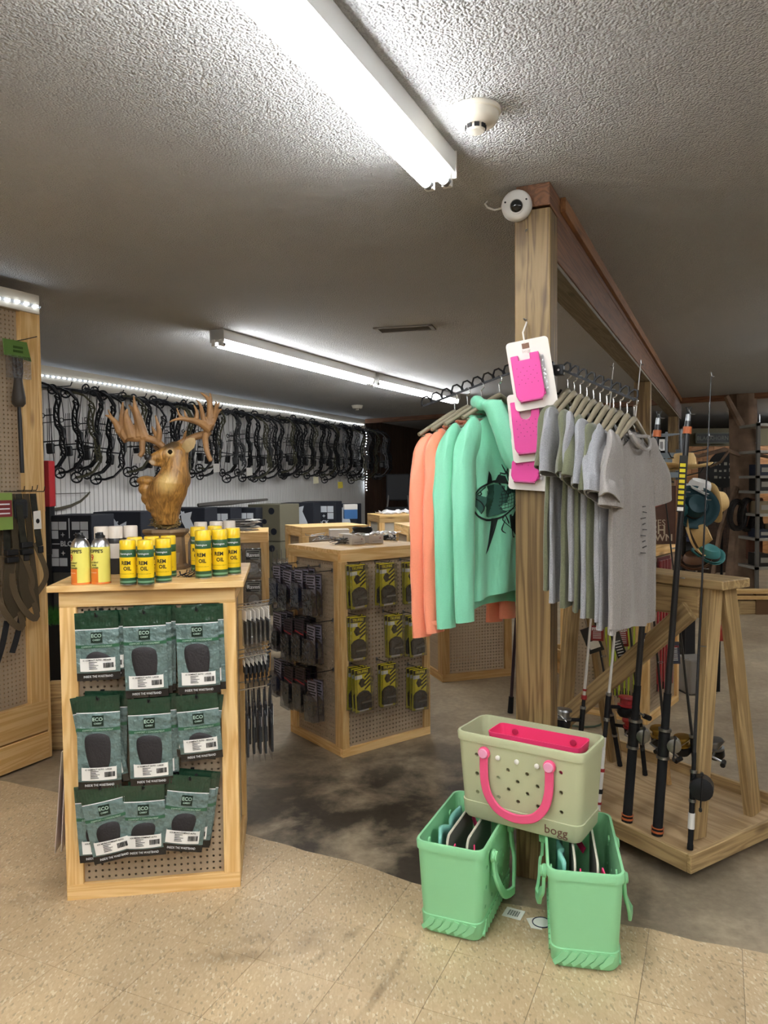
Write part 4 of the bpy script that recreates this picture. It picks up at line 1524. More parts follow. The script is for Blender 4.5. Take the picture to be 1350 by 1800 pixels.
def antler(paths, name='antler'):
    mb = MB()
    for pts, r0, r1 in paths:
        P = [L(*p) for p in pts]
        n = len(P)
        # smooth
        Q = []
        for i in range(n - 1):
            a = P[max(i - 1, 0)]; b_ = P[i]; c_ = P[i + 1]; d_ = P[min(i + 2, n - 1)]
            for s in range(4):
                u = s / 4
                Q.append(.5 * ((2 * b_) + (c_ - a) * u + (2 * a - 5 * b_ + 4 * c_ - d_) * u * u + (3 * b_ - a - 3 * c_ + d_) * u ** 3))
        Q.append(P[-1])
        m_ = len(Q)
        R = [(r0 + (r1 - r0) * (i / (m_ - 1)) ** 1.3) * k for i in range(m_)]
        mb.tube(Q, R, 8)
    o = mb.obj(name, ANT, deer, True)
    r = o.modifiers.new('r', 'REMESH')
    r.mode = 'VOXEL'
    r.voxel_size = .0028
    r.use_smooth_shade = True
    s = o.modifiers.new('s', 'SMOOTH')
    s.factor = .4
    s.iterations = 2
antler([
    ([(288, 786, -.01), (278, 777, -.02), (262, 771, -.03), (240, 771, -.03), (222, 768, -.02), (213, 757, -.02)], 6.5, 7),
    ([(213, 760, -.02), (208, 745, -.03), (200, 735, -.04), (191, 731, -.045)], 7, 1),
    ([(203, 738, -.03), (197, 728, -.03), (194, 720, -.03)], 3, .8),
    ([(222, 768, -.02), (217, 745, -.01), (215, 725, .0), (216, 706, .0)], 9, 1),
    ([(236, 770, -.03), (230, 745, -.04), (228, 730, -.05), (231, 720, -.05)], 10, 1),
    ([(250, 770, -.03), (246, 745, -.02), (238, 726, -.01), (226, 711, .0)], 9, 1.2),
    ([(258, 771, -.03), (249, 740, -.03), (242, 718, -.03), (239, 697, -.03)], 9, 1),
    ([(230, 772, -.02), (222, 762, -.02), (224, 752, -.02)], 12, 6),
    ([(255, 772, -.03), (255, 785, -.04), (256, 795, -.045), (251, 803, -.05)], 5.5, 4),
    ([(280, 778, -.02), (284, 762, -.03), (281, 745, -.035), (277, 731, -.035)], 6, 1),
    ([(279, 772, -.02), (275, 758, -.04), (272, 750, -.045)], 4, 1),
])
antler([
    ([(310, 783, .0), (325, 775, .01), (342, 767, .02), (358, 763, .02), (366, 758, .01)], 6.5, 7),
    ([(364, 760, .01), (362, 770, -.01), (365, 785, -.03), (369, 798, -.04), (375, 811, -.045)], 6, 4),
    ([(368, 756, .0), (355, 745, -.03), (340, 740, -.06), (322, 739, -.08), (307, 745, -.09)], 7, 1.2),
    ([(332, 740, -.07), (324, 733, -.075), (319, 720, -.08)], 3.5, .8),
    ([(337, 740, -.065), (332, 731, -.06), (330, 722, -.06)], 3, .8),
    ([(348, 742, -.04), (350, 726, -.04), (344, 712, -.04)], 5, .8),
    ([(366, 756, .0), (358, 735, -.01), (355, 715, -.02), (347, 703, -.02)], 6, 1),
    ([(366, 756, .0), (368, 730, .01), (367, 710, .02), (362, 698, .02), (350, 689, .02)], 8, 1.2),
    ([(367, 712, .02), (369, 700, .02), (367, 689, .02)], 4, 1),
    ([(368, 752, .0), (376, 730, .02), (381, 722, .03), (388, 718, .03)], 7, 1),
    ([(374, 735, .01), (378, 718, .02), (384, 706, .02)], 6, 1),
    ([(376, 728, .01), (380, 712, .0), (379, 704, .0)], 4, .8),
    ([(360, 758, .0), (370, 752, -.01), (376, 747, -.02)], 5, 1.2),
    ([(322, 776, .01), (326, 765, -.01), (330, 757, -.02)], 4, .8),
])
# straw and moss around the foot, then the pedestal
STRAW = mat('straw_moss', '7c6638', .8, var=.3, vscale=30)
random.seed(21)
mb = MB()
for q in range(150):
    a = random.uniform(0, 2 * PI)
    rr = random.uniform(.012, .062)
    zc = L(293, 925).z + random.uniform(-.008, .035)
    c = Vector((rr * math.cos(a), rr * math.sin(a) * .8, zc))
    dv = Vector((math.cos(a + 1.5 + random.uniform(-.6, .6)), math.sin(a + 1.5 + random.uniform(-.6, .6)), random.uniform(-.25, .35))).normalized() * random.uniform(.015, .04)
    mb.tube([c - dv, c + Vector((0, 0, .006)), c + dv], .0018, 4)
o = mb.obj('straw', STRAW, deer)
o['kind'] = 'stuff'
PED = mat('carved_pedestal', '7a6246', .6, bump=.6, bscale=40, var=.2, vscale=18)
zt = L(293, 930).z
def octo(r, z):
    return [Vector((r * 1.15 * math.cos(PI / 8 + q * PI / 4), r * .95 * math.sin(PI / 8 + q * PI / 4), z)) for q in range(8)]
MB().loft([octo(.088, 0.0006), octo(.088, .014), octo(.077, .024), octo(.072, zt - .034), octo(.084, zt - .022), octo(.092, zt - .012), octo(.09, zt)]).obj('pedestal', PED, deer)
for q in (4, 5, 6):
    a = PI / 8 + (q + .5) * PI / 4
    c = Vector((.0705 * 1.15 * math.cos(a), .0705 * .95 * math.sin(a), .052))
    c = c * 1.0
    MB().box((0, 0, 0), (.038, .004, .05)).obj('carved_panel', mat('pedestal_panel', '8a7a62', .7, bump=1, bscale=60), deer, M=T(*c) @ Matrix.Rotation(math.atan2(c.y, c.x) + PI / 2, 4, 'Z'), bev=.001)
# little twig ornament beside it
t = thing('twig_ornament', 'small grey branch beside the deer pedestal', 'twig', Matrix.Translation((DM.translation.x + .085, DM.translation.y + .07, K1T)))
TW = mat('twig_bark', '77685a', .8)
mb = MB()
mb.tube([(0, 0, 0), (.0, 0, .11), (.012, 0, .15), (.03, .0, .18)], [.006, .005, .004, .002], 6).tube([(.0, 0, .1), (.03, .02, .125), (.06, .02, .13)], [.004, .003, .0015], 6).tube([(.008, 0, .14), (-.004, -.01, .17)], [.003, .0012], 6)
mb.obj('branch', TW, t, True)
MB().box((0, 0, .004), (.07, .05, .008)).obj('foot', TW, t)
# dark wire bits between the cans
t = thing('wire_heap', 'few dark peg hooks lying before the tall oil cans', 'hooks', Matrix.Translation(Z(333, 1014, K1T + .001)))
random.seed(8)
for q in range(9):
    a = random.uniform(0, PI)
    x, y = random.uniform(-.03, .02), random.uniform(-.02, .02)
    MB().tube([(x - .02 * math.cos(a), y - .02 * math.sin(a), .003), (x + .02 * math.cos(a), y + .02 * math.sin(a), .006 + .002 * q), (x + .024 * math.cos(a), y + .024 * math.sin(a), .02 + .002 * q)], .0018, 5).obj('wire_hook', BLKMETAL, t, True)
# ================================================================ tall pegboard unit at the left edge
PA, PB = Z(0, 1368), Z(87, 1334)
pd = Vector((math.sin(math.radians(27)), math.cos(math.radians(27)), 0))
PE = Vector((PB.x, PB.y, 0))                 # right end of the unit at the floor
PL_ = 2.4
P0 = PE - pd * PL_
pang = math.degrees(math.atan2(pd.y, pd.x))
unit = thing('pegboard_wall_unit', 'tall pine framed pegboard unit at the left edge with LED light', 'display unit', frame(P0, pang))
UM = unit.matrix_world.copy()
PH = 2.70
# frame (front is -y of the unit)
sw = .11
board('end_stile', PH - .42, sw, .04, PINE, unit, T(PL_ - sw / 2, .02, .36 + (PH - .42) / 2) @ RY90)
board('middle_stile', PH - .42, .085, .04, PINE, unit, T(PL_ - .41, .02, .36 + (PH - .42) / 2) @ RY90)
for k, (z, h) in enumerate(((.26, .185), (.08, .155))):
    board('base_plank', PL_, h, .045, PINE, unit, T(PL_ / 2, .0225 - .004 * k, z + .01))
mobj('pegboard', pegboard_mesh(.22, 1.62 + .7, PEGM), unit, T(PL_ - .33, .035, .34))
mobj('pegboard', pegboard_mesh(.6, 2.32, PEGM), unit, T(PL_ - 1.04, .035, .34))
board('end_panel', PH - .02, .5, .02, PINE, unit, T(PL_ + .011, .25, PH / 2) @ rotz(90) @ RY90)
board('cap_rail', PL_ + .02, .11, .03, mat('cap_rail_paint', 'b9ae9a', .5), unit, T(PL_ / 2, .0, 2.68))
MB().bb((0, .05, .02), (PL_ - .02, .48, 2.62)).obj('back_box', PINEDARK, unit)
mb = MB()
for k in range(24):
    mb.box((PL_ - .02 - k * .06, -.028, 2.665 + .004 * math.sin(k)), (.013, .01, .012))
o = mb.obj('led_diode_row', LEDM, unit)
o['kind'] = 'stuff'
MB().tube([(PL_ - 1.45 + i * .145, -.028, 2.665) for i in range(11)], .011, 8).obj('led_jacket', LEDT, unit, True)
def uat(x, y, off=-.03):
    M = UM
    p = onplane(x, y, M @ Vector((0, off, 0)), M.to_3x3() @ Vector((0, 1, 0)))
    return M.inverted() @ p
# packaged long tool with green header
p = uat(25, 598, -.05)
t = thing('tent_stake_pack', 'green topped clear pack with a long black rod hanging at the left', 'hanging pack', UM @ T(p.x + .01, -.05, p.z) @ Matrix.Diagonal((.68, .8, .88, 1)), 'goods on the left pegboard unit')
GH = mat('header_green', '5d7d3c', .5)
gh = MB().prism([(-.12, 0), (.10, .0), (.14, -.12), (-.11, -.10)], -.003, .003).obj('green_header', GH, t)
MB().bb((-.03, -.005, -.05), (.06, -.003, -.035)).bb((-.03, -.005, -.075), (.06, -.003, -.06)).obj('header_print', mat('header_print', '36521f', .5), gh)
MB().bb((-.1, -.03, -.24), (.11, .0, -.10)).obj('clear_tray', FILM2, t)
mb = MB()
for s in (-1, 0, 1):
    mb.tube([(s * .035, -.012, -.11), (s * .03, -.012, -.2), (0, -.012, -.3)], [.012, .016, .02], 8)
mb.obj('head', mat('tool_dark', '3b352f', .5), t, True)
MB().lathe([(.03, -.42), (.05, -.4), (.05, -.36), (.035, -.28), (.03, -.24)], 14).obj('socket', mat('tool_dark', '3b352f', .5), t, True, M=T(0, -.012, 0))
MB().tube([(0, -.012, -.41), (.004, -.012, -.5), (.012, -.012, -.84)], [.012, .016, .016], 10).obj('rod', BLACK, t, True)
MB().tube([(.018, .05, .0), (.05, -.04, .01), (.11, -.1, .03)], .003, 6).obj('hanger_wire', BLKMETAL, t, True)
# strap harnesses
OLIVE = mat('olive_webbing', '463b29', .8, bump=.5, bscale=200)
OLIVE2 = mat('tan_webbing', '5f5039', .8, bump=.5, bscale=200)
CAMO = mat('camo_fabric', '2c2b22', .85, var=.5, vscale=22)
def strap(pts, w, m, par, name='strap', th=.004):
    P = [Vector(p) for p in pts]
    Q = []
    n = len(P)
    for i in range(n - 1):
        a = P[max(i - 1, 0)]; b_ = P[i]; c_ = P[i + 1]; d_ = P[min(i + 2, n - 1)]
        for s in range(5):
            u = s / 5
            Q.append(.5 * ((2 * b_) + (c_ - a) * u + (2 * a - 5 * b_ + 4 * c_ - d_) * u * u + (3 * b_ - a - 3 * c_ + d_) * u ** 3))
    Q.append(P[-1])
    mb = MB()
    rg = []
    for i, q in enumerate(Q):
        tn = (Q[min(i + 1, len(Q) - 1)] - Q[max(i - 1, 0)]).normalized()
        s = tn.cross(Vector((0, 1, 0)))
        s = s.normalized() if s.length > 1e-4 else Vector((1, 0, 0))
        nn = tn.cross(s)
        rg.append([q + s * w / 2 + nn * th / 2, q - s * w / 2 + nn * th / 2, q - s * w / 2 - nn * th / 2, q + s * w / 2 - nn * th / 2])
    mb.loft(rg)
    return mb.obj(name, m, par)
for k, (px_, py_, lab) in enumerate(((34, 868, 'black and olive strap harness hanging at the left, right one'), (8, 880, 'olive strap harness hanging at the left, cut by the picture edge'))):
    p = uat(px_, py_, -.06)
    t = thing('strap_harness', lab, 'harness', UM @ T(p.x, -.06, p.z), 'strap harnesses on the left unit')
    for q in range(4):
        x = -.05 + q * .034
        strap([(x, -.015 * q, 0), (x + .004, -.015 * q - .01, -.12), (x + .012 * q, -.015 * q, -.3)], .04, CAMO if q % 2 else OLIVE, t)
    MB().bb((-.07, -.05, -.14), (.02, -.0, -.03)).obj('bundle', STRAP, t, bev=.015)
    strap([(-.06, -.03, -.3), (-.09, -.04, -.5), (-.02, -.05, -.66), (.06, -.04, -.7), (.02, -.03, -.5), (.0, -.03, -.3)], .036, OLIVE2, t)
    strap([(.04, -.03, -.3), (.06, -.03, -.5), (.07, -.03, -.68)], .034, OLIVE, t)
    strap([(.06, -.04, -.28), (.12, -.04, -.42), (.13, -.03, -.5), (.06, -.03, -.58)], .032, OLIVE2, t)
    strap([(.0, -.03, -.3), (-.02, -.035, -.52), (.03, -.03, -.64)], .06, OLIVE, t, 'pad_strap', .012)
    strap([(-.03, -.03, -.66), (-.06, -.03, -.78), (-.09, -.02, -.88)], .035, STRAP, t, 'tail_strap')
    for zz in (-.31, -.27):
        MB().bb((-.04, -.065, zz - .03), (.03, -.035, zz)).obj('buckle', BLACK, t, bev=.004)
    MB().bb((.075, -.05, -.34), (.11, -.03, -.3)).obj('buckle', BLACK, t, bev=.004)
    if k == 0:
        hh = MB().prism([(.03, -.1), (.075, -.095), (.08, -.2), (.03, -.2)], -.075, -.072).obj('white_hang_tag', CARDW, t)
        MB().prism([(.055 + .012 * math.cos(q * PI / 4), -.155 + .014 * math.sin(q * PI / 4)) for q in range(8)], -.0765, -.075).obj('tag_emblem', INK, hh)
p = uat(5, 866, -.05)
t = thing('scent_pack', 'green and red header card at the left picture edge', 'hanging pack', UM @ T(p.x - .06, -.14, p.z), 'goods on the left pegboard unit')
MB().bb((-.11, 0, -.2), (.05, .003, 0)).obj('green_card', mat('card_lime', '7f9a4a', .5), t)
rb = MB().bb((-.1, -.003, -.13), (.045, 0, -.04)).obj('red_band', mat('card_maroon', '7a2a2c', .5), t)
mb = MB()
for q in range(3):
    mb.bb((-.08, -.0045, -.065 - .025 * q), (.03, -.003, -.058 - .025 * q))
mb.obj('card_print', WINK, rb)
for k, (x, y) in enumerate(((14, 864), (28, 864), (37, 862), (50, 864))):
    p = uat(x, y, 0)
    hook(UM @ T(p.x, .03, p.z), 'peg hook on the left pegboard unit, %s from the left' % ORD[k], 'hooks on the left unit', .17, .03)

# ---- red and black pack hanging past the unit
REDC = mat('red_casing', 'b3262d', .4, coat=.3)
p = D(81, 812, 6.6)
t = thing('arrow_case', 'narrow red and black case standing behind the left unit', 'case', Matrix.Translation((p.x, p.y, 0)))
MB().bb((-.05, -.05, 1.02), (.045, .05, p.z)).obj('black_body', BLACK, t, bev=.006)
MB().bb((-.055, -.06, 1.40), (.005, .06, p.z + .01)).obj('red_cover', REDC, t, bev=.006)
MB().bb((.006, -.06, 1.44), (.05, .06, p.z + .01)).obj('red_cover', REDC, t, bev=.006)
MB().bb((-.045, -.045, 0), (.04, .045, 1.02)).obj('stand_post', BLACK, t)

# ---- compound bows
def bow_proto(camo=False):
    t = thing('compound_bow', 'x', 'compound bow')
    RM = mat('bow_camo', '4b4a38', .5, .2, var=.5, vscale=30) if camo else BLKMETAL
    # profile in x (string side negative) and z, top limb at z=0
    spine = [(.10, -.17), (.115, -.22), (.085, -.30), (.075, -.38), (.08, -.45), (.11, -.50), (.12, -.56), (.105, -.64), (.12, -.70), (.105, -.75)]
    P = [Vector((x, 0, z)) for x, z in spine]
    mb = MB()
    wd = .021
    A, B = [], []
    for i, q in enumerate(P):
        tn = (P[min(i + 1, len(P) - 1)] - P[max(i - 1, 0)]).normalized()
        s = Vector((tn.z, 0, -tn.x))
        A.append(q + s * wd)
        B.append(q - s * wd)
    mb.tube(A, .011, 4)
    mb.tube(B, .011, 4)
    for i in range(len(P) - 1):
        mb.tube([A[i], B[i + 1]], .008, 4)
        mb.tube([A[i], B[i]], .007, 4)
    mb.obj('riser', RM, t)
    MB().tube([(.095, 0, -.46), (.13, 0, -.50), (.135, 0, -.58)], [.017, .02, .017], 8).obj('grip', BLACK, t, True)
    for s, zc in ((1, 0), (-1, -.92)):
        # limbs: split pair
        for y in (-.016, .016):
            z0 = -.17 if s > 0 else -.75
            MB().loft([[Vector((x, y + dy, z + dz)) for dy, dz in ((-.013, -.011), (.013, -.011), (.013, .011), (-.013, .011))] for x, z in ((.12, z0), (.05, z0 + s * .085), (-.03, z0 + s * .12), (-.11, z0 + s * .125))]).obj('limb', RM, t)
        zc = (-.17 + .125) if s > 0 else (-.75 - .125)
        mb = MB()
        R = .046 if s > 0 else .052
        mb.tube([(-.12 + R * math.cos(2 * PI * q / 18), 0, zc + R * .95 * math.sin(2 * PI * q / 18)) for q in range(18)], .009, 5, closed=True)
        for q in range(4):
            a = q * PI / 2 + .4
            mb.tube([(-.12, 0, zc), (-.12 + R * math.cos(a), 0, zc + R * math.sin(a))], .005, 4)
        mb.lathe([(.016, -.007), (.016, .007)], 10, (-.12, 0, zc), Matrix.Rotation(PI / 2, 4, 'X'))
        mb.obj('cam', BLKMETAL, t)
    MB().tube([(-.166, 0, -.05), (-.175, 0, -.87)], .004, 4).obj('string', BLACK, t)
    MB().tube([(-.10, .01, -.05), (-.07, .012, -.45), (-.11, .01, -.87)], .0025, 4).obj('cable', BLACK, t)
    MB().tube([(-.07, .01, -.42), (.08, .01, -.42)], .004, 5).obj('cable_guard', BLACK, t)
    st = MB().tube([(.12, -.0, -.60), (-.14, -.02, -.60)], .0065, 6).obj('stabilizer', BLACK, t)
    MB().cyl((-.14, -.02, -.60), (-.165, -.022, -.60), .014, n=8).obj('stabilizer_weight', BLACK, st)
    sg = MB().tube([(.06, -.03, -.36), (-.02, -.04, -.36)], .006, 5).obj('sight_bar', BLACK, t)
    MB().tube([(-.035 + .02 * math.cos(2 * PI * q / 12), -.04, -.36 + .02 * math.sin(2 * PI * q / 12)) for q in range(12)], .004, 5, closed=True).obj('sight_ring', BLACK, sg)
    qv = MB().bb((-.02, -.07, -.72), (.05, -.03, -.62)).obj('quiver_hood', BLACK, t, bev=.012)
    for q in range(3):
        MB().tube([(-.01 + q * .02, -.05, -.66), (.02 + q * .02, -.05, -.30)], .003, 4).obj('arrow', BLACK, qv)
    return t
bowA, bowB = bow_proto(), bow_proto(True)
firstA = firstB = True
random.seed(31)
NB = 46
sB0 = (WA - W0).length - .15
sB1 = WL + .22
for i in range(NB):
    camo = i % 9 in (2, 6)
    src = bowB if camo else bowA
    o = src
    if (firstB if camo else firstA) is False:
        o = copy_tree(src)
    if camo: firstB = False
    else: firstA = False
    s = sB0 + (sB1 - sB0) * (i + random.uniform(-.25, .25)) / (NB - 1)
    z = 2.64 - .03 * random.random() - .02 * (i % 3)
    sc = random.uniform(.95, 1.08)
    # string towards the wall, riser to the room; each hangs a little turned
    yaw = random.uniform(-22, 22)
    M = WMAT @ T(s, -.30 - random.uniform(0, .05), z) @ rotz(-90 + yaw + 8) @ Matrix.Rotation(math.radians(random.uniform(-6, 10)), 4, 'Y') @ Matrix.Scale(sc, 4)
    o.matrix_world = M
    o['label'] = f'{"camouflage" if camo else "black"} compound bow on the white wall, {ORD[i]} from the near end'
    o['group'] = 'compound bows on the white wall'
# the rail they hang from
rail = thing('bow_rail', 'dark rail with hooks that carries the compound bows', 'rail', WMAT)
MB().bb((sB0 - .2, -.10, 2.565), (sB1, -.07, 2.60)).obj('rail_bar', BLKMETAL, rail)
for i in range(14):
    x = sB0 + (sB1 - sB0) * i / 13
    MB().bb((x - .01, -.08, 2.57), (x + .01, .0, 2.595)).obj('bracket', BLKMETAL, rail)
for k in range(NB // 2):
    x = sB0 + (sB1 - sB0) * (k + .5) / (NB // 2)
    MB().tube([(x, -.085, 2.575), (x, -.40, 2.575), (x, -.42, 2.61)], .006, 5).obj('arm', BLKMETAL, rail)
# price tags on some bows
for k, (x, y, m, lab) in enumerate(((240, 797, CARDW, 'white price tag hanging from a bow left of the deer'), (380, 815, CARDW, 'white price tag on the bow right of the antlers'), (555, 838, mat('tag_cream', 'd6cfae', .6), 'cream price tag on a bow near the rear'), (598, 847, mat('tag_yellow', 'c9b63c', .6), 'yellow price tag on the rearmost bows'), (438, 822, CARDW, 'small white price tag between the middle bows'))):
    # on the bow plane, half a metre out from the wall
    pp = onplane(x, y, W0 + WN * .47, WN)
    t = thing('price_tag', lab, 'tag', Matrix.Translation(pp) @ rotz(-10), 'price tags on the bows')
    MB().prism([(-.04, 0), (.04, 0), (.045, -.10), (-.035, -.11)], -.0015, .0015).obj('card', m, t)
    MB().tube([(0, 0, 0), (.004, 0, .05)], .0015, 4).obj('tag_string', BLACK, t)
# recurve stave leaning low on the wall
q = [(85, 897), (105, 894), (125, 889), (142, 881), (152, 872), (158, 865)]
mb = MB()
mb.tube([onplane(x, y, W0 + WN * .06, WN) for x, y in q], [.018, .016, .015, .014, .012, .008], 6)
tag(mb.obj('bow_stave', mat('stave_olive', '4a4636', .5), None, True), 'plain curved bow stave hung low on the white wall', 'bow')
mb = MB()
mb.tube([onplane(x, y, W0 + WN * .05, WN) for x, y in ((60, 868), (100, 868), (140, 867), (157, 866))], .004, 5)
tag(mb.obj('bow_stave_string', mat('stave_olive', '4a4636', .5), None, True), 'thin string of the plain bow stave on the wall', 'string')

# ---- foam archery targets along the wall
NAVY = mat('target_black', '1d212b', .6)
WSQ = mat('target_white_print', 'd5dbe2', .6)
def black_target(label, px, py, Y, w, h, dep, rot, zb=None, style=0):
    p = D(px, py, Y)                         # top centre
    zt = p.z
    t = thing('archery_target', label, 'archery target', frame((p.x, p.y, zt - h if zb is None else zb), rot), 'foam archery targets')
    hh = h if zb is None else zt - zb
    MB().bb((-w / 2, 0, 0), (w / 2, dep, hh)).obj('foam_block', NAVY, t, bev=.008)
    if style == 0:
        for sx in (-1, 1):
            for sz in (0, 1):
                cx, cz = sx * w * .24, hh * (.26 + .48 * sz)
                s = w * .085
                for ix in (-1, 1):
                    for iz in (-1, 1):
                        if (ix == -sx and iz == (1 if sz == 0 else -1)):
                            MB().prism([(cx + ix * s * 1.1 + s * .6 * math.cos(a) * (1 if q % 2 == 0 else .35), cz + iz * s * 1.1 + s * .6 * math.sin(a) * (1 if q % 2 == 0 else .35)) for q, a in enumerate([PI / 4 * q_ for q_ in range(8)])], -.003, .001).obj('printed_star', WSQ, t)
                            continue
                        MB().bb((cx + ix * s * 1.1 - s, -.003, cz + iz * s * 1.1 - s), (cx + ix * s * 1.1 + s, .001, cz + iz * s * 1.1 + s)).obj('printed_square', WSQ, t)
        MB().bb((-.004, -.003, hh * .60), (.004, .001, hh * .95)).obj('printed_line', WSQ, t)
        MB().bb((-w * .44, -.003, hh * .5 - .004), (-w * .22, .001, hh * .5 + .004)).obj('printed_line', WSQ, t)
        text('BLOCK', w * .15, WSQ, t, T(w * .04, -.004, hh * .5), bold=.03)
    else:
        # deer vitals silhouette print
        MB().prism([(x * w, z * hh) for x, z in ((-.1, .05), (.38, .05), (.36, .3), (.3, .55), (.16, .8), (.2, .93), (.04, .9), (-.06, .95), (-.04, .75), (.06, .6))], -.003, .001).obj('printed_silhouette', WSQ, t)
        text('BLOCK', w * .16, WSQ, t, T(-w * .26, -.004, hh * .45), bold=.03)
        for q in range(2):
            MB().tube([(-.16 * w + q * .1 * w, -.003, .7 * hh), (-.2 * w + q * .1 * w, -.003, .85 * hh), (-.08 * w + q * .1 * w, -.003, .93 * hh)], .008, 4).obj('printed_antler', WSQ, t)
    return t
R_ = WANG - 90 + 12
black_target('black archery target with white squares beside the cleaner cans', 121, 906, 6.55, .42, .50, .4, -8)
black_target('black archery target behind the cream capped spray cans', 205, 900, 7.5, .5, .5, .35, -6, style=1, zb=.001)
for k, (px_, py_, Y, w, st, lab) in enumerate(((322, 893, 8.2, .5, 1, 'black archery target just right of the deer pedestal'), (372, 893, 8.6, .46, 0, 'black archery target right of the deer, second along'), (418, 893, 9.0, .46, 0, 'black archery target left of the olive target'), (522, 884, 9.9, .46, 1, 'black archery target right of the olive target'), (560, 882, 10.4, .5, 0, 'black archery target above the slatted stand'), (598, 886, 10.9, .48, 1, 'black archery target at the rear end of the row'))):
    black_target(lab, px_, py_, Y, w, .5, .35, -10, style=st, zb=.78)
# the low shelf the row stands on
s0, s1 = (D(330, 900, 8.0)), (D(640, 900, 11.3))
sd = (s1 - s0)
MB_sh = thing('target_shelf', 'dark low shelf along the white wall under the targets', 'shelf', frame((s0.x - .25, s0.y - .5, 0), math.degrees(math.atan2(sd.y, sd.x))))
for zz in (.0, .38, .74):
    MB().bb((-.7, .1, zz), (Vector((sd.x, sd.y)).length + .2, .75, zz + .035)).obj('shelf_plank', mat('shelf_dark', '2b2825', .6), MB_sh)
for q in range(6):
    MB().bb((-.7 + q * .86, .1, 0), (-.66 + q * .86, .75, .735)).obj('shelf_upright', mat('shelf_dark', '2b2825', .6), MB_sh)
# grey target under the first black one
p = D(121, 990, 6.6)
t = thing('archery_target', 'grey foam target under the black one at the left', 'archery target', frame((p.x, p.y, 0), -8), 'foam archery targets')
zt_ = D(121, 906, 6.55).z - .502
MB().bb((-.22, -.03, .45), (.24, .42, zt_)).obj('foam_block', mat('target_grey', '5a5853', .7), t, bev=.008)
MB().bb((-.22, -.03, 0), (.24, .42, .449)).obj('lower_block', NAVY, t, bev=.008)
# bag of artificial grass
p = D(92, 1085, 5.6)
t = thing('grass_mat_roll', 'artificial grass tuft in a dark tray behind the front stand', 'grass tray', frame((p.x, p.y, 0), 0))
MB().bb((-.2, 0, 0), (.2, .3, p.z - .06)).obj('dark_tray', BLACK, t)
mb = MB()
random.seed(12)
for q in range(500):
    x, y = random.uniform(-.19, .19), random.uniform(.0, .29)
    h = random.uniform(.06, .15)
    a = random.uniform(-.04, .04)
    mb.add([(x - .004, y, p.z - .07), (x + .004, y, p.z - .07), (x + a, y + a * .6, p.z - .07 + h)], [(0, 1, 2)])
o = mb.obj('grass', mat('fake_grass', '3f7d34', .6, var=.4, vscale=30), t)
o['kind'] = 'stuff'
# low plank panel left of the stand
p = Z(110, 1350)
t = thing('plank_bin', 'low knotty plank panel between the left unit and the stand', 'wooden panel', frame(Z(92, 1318), 8))
for k in range(4):
    board('plank', .5, .105, .03, WEATH, t, T(.25, 0, .055 + k * .107))
# olive target tower
OLV = mat('target_olive', '6a6654', .7)
p = Z(478, 1082)
olv = None
for k in range(3):
    t = thing('cube_target', ['bottom', 'middle', 'top'][k] + ' olive cube target with black dots in the stack', 'archery target', frame((p.x - .02, p.y, .0 + k * .456), -24), 'olive cube targets')
    MB().bb((-.30, 0, .0), (.16, .46, .45)).obj('foam_cube', OLV, t, bev=.006)
    for q, (x, z) in enumerate(((-.16, .36), (.04, .37), (-.06, .24), (.07, .12), (-.2, .14))):
        if k == 2 and q == 4: continue
        MB().cyl((x, .002, z), (x, -.003, z), .032 + .01 * (q % 2), n=14).obj('black_dot', NAVY, t)
    if k == 2:
        text('BLOCK', .07, NAVY, t, T(-.1, -.003, .10), bold=.04)
# crossbow like dark stick on the targets
mb = MB()
mb.tube([D(348, 888, 8.3), D(400, 884, 8.6), D(425, 882, 8.8), D(470, 878, 9.1)], [.02, .03, .022, .014], 6)
tag(mb.obj('scoped_stock', mat('stock_grey', '4a4743', .5), None, True), 'long dark carved stick lying on the black targets', 'stick')
# ================================================================ post and beam
PW = .142
BDIR = Vector((math.sin(math.radians(24.6)), math.cos(math.radians(24.6)), 0))
BANG = math.degrees(math.atan2(BDIR.y, BDIR.x))      # x along beam
pfl = Vector((.531, 3.035, 0))                       # post front left corner
PMAT = frame(pfl, -24.0)                             # x along the front face, y into depth
post = struct(MB().bb((-PW / 2, -PW / 2, -1.35), (PW / 2, PW / 2, 1.35)).obj('post_1', MATS['treated_post_wood'], None, M=PMAT @ T(PW / 2, PW / 2, 1.352) @ Matrix.Identity(4), bev=.004), 'square treated timber post holding the shirt rails')
# the grain of the post runs upright
TREZ = wood('treated_post_upright', '967c50', '523a1c', '3a2611', axis=2, rings=8, bump=.35, knots=.7)
post.data.materials[0] = TREZ
post['category'] = 'post'
def post_at(c, label, n, h=2.53):
    o = struct(MB().bb((-PW / 2, -PW / 2, -h / 2), (PW / 2, PW / 2, h / 2)).obj('post_%d' % n, TREZ, None, M=frame((c.x, c.y, h / 2 + .001), -24), bev=.004), label)
    return o
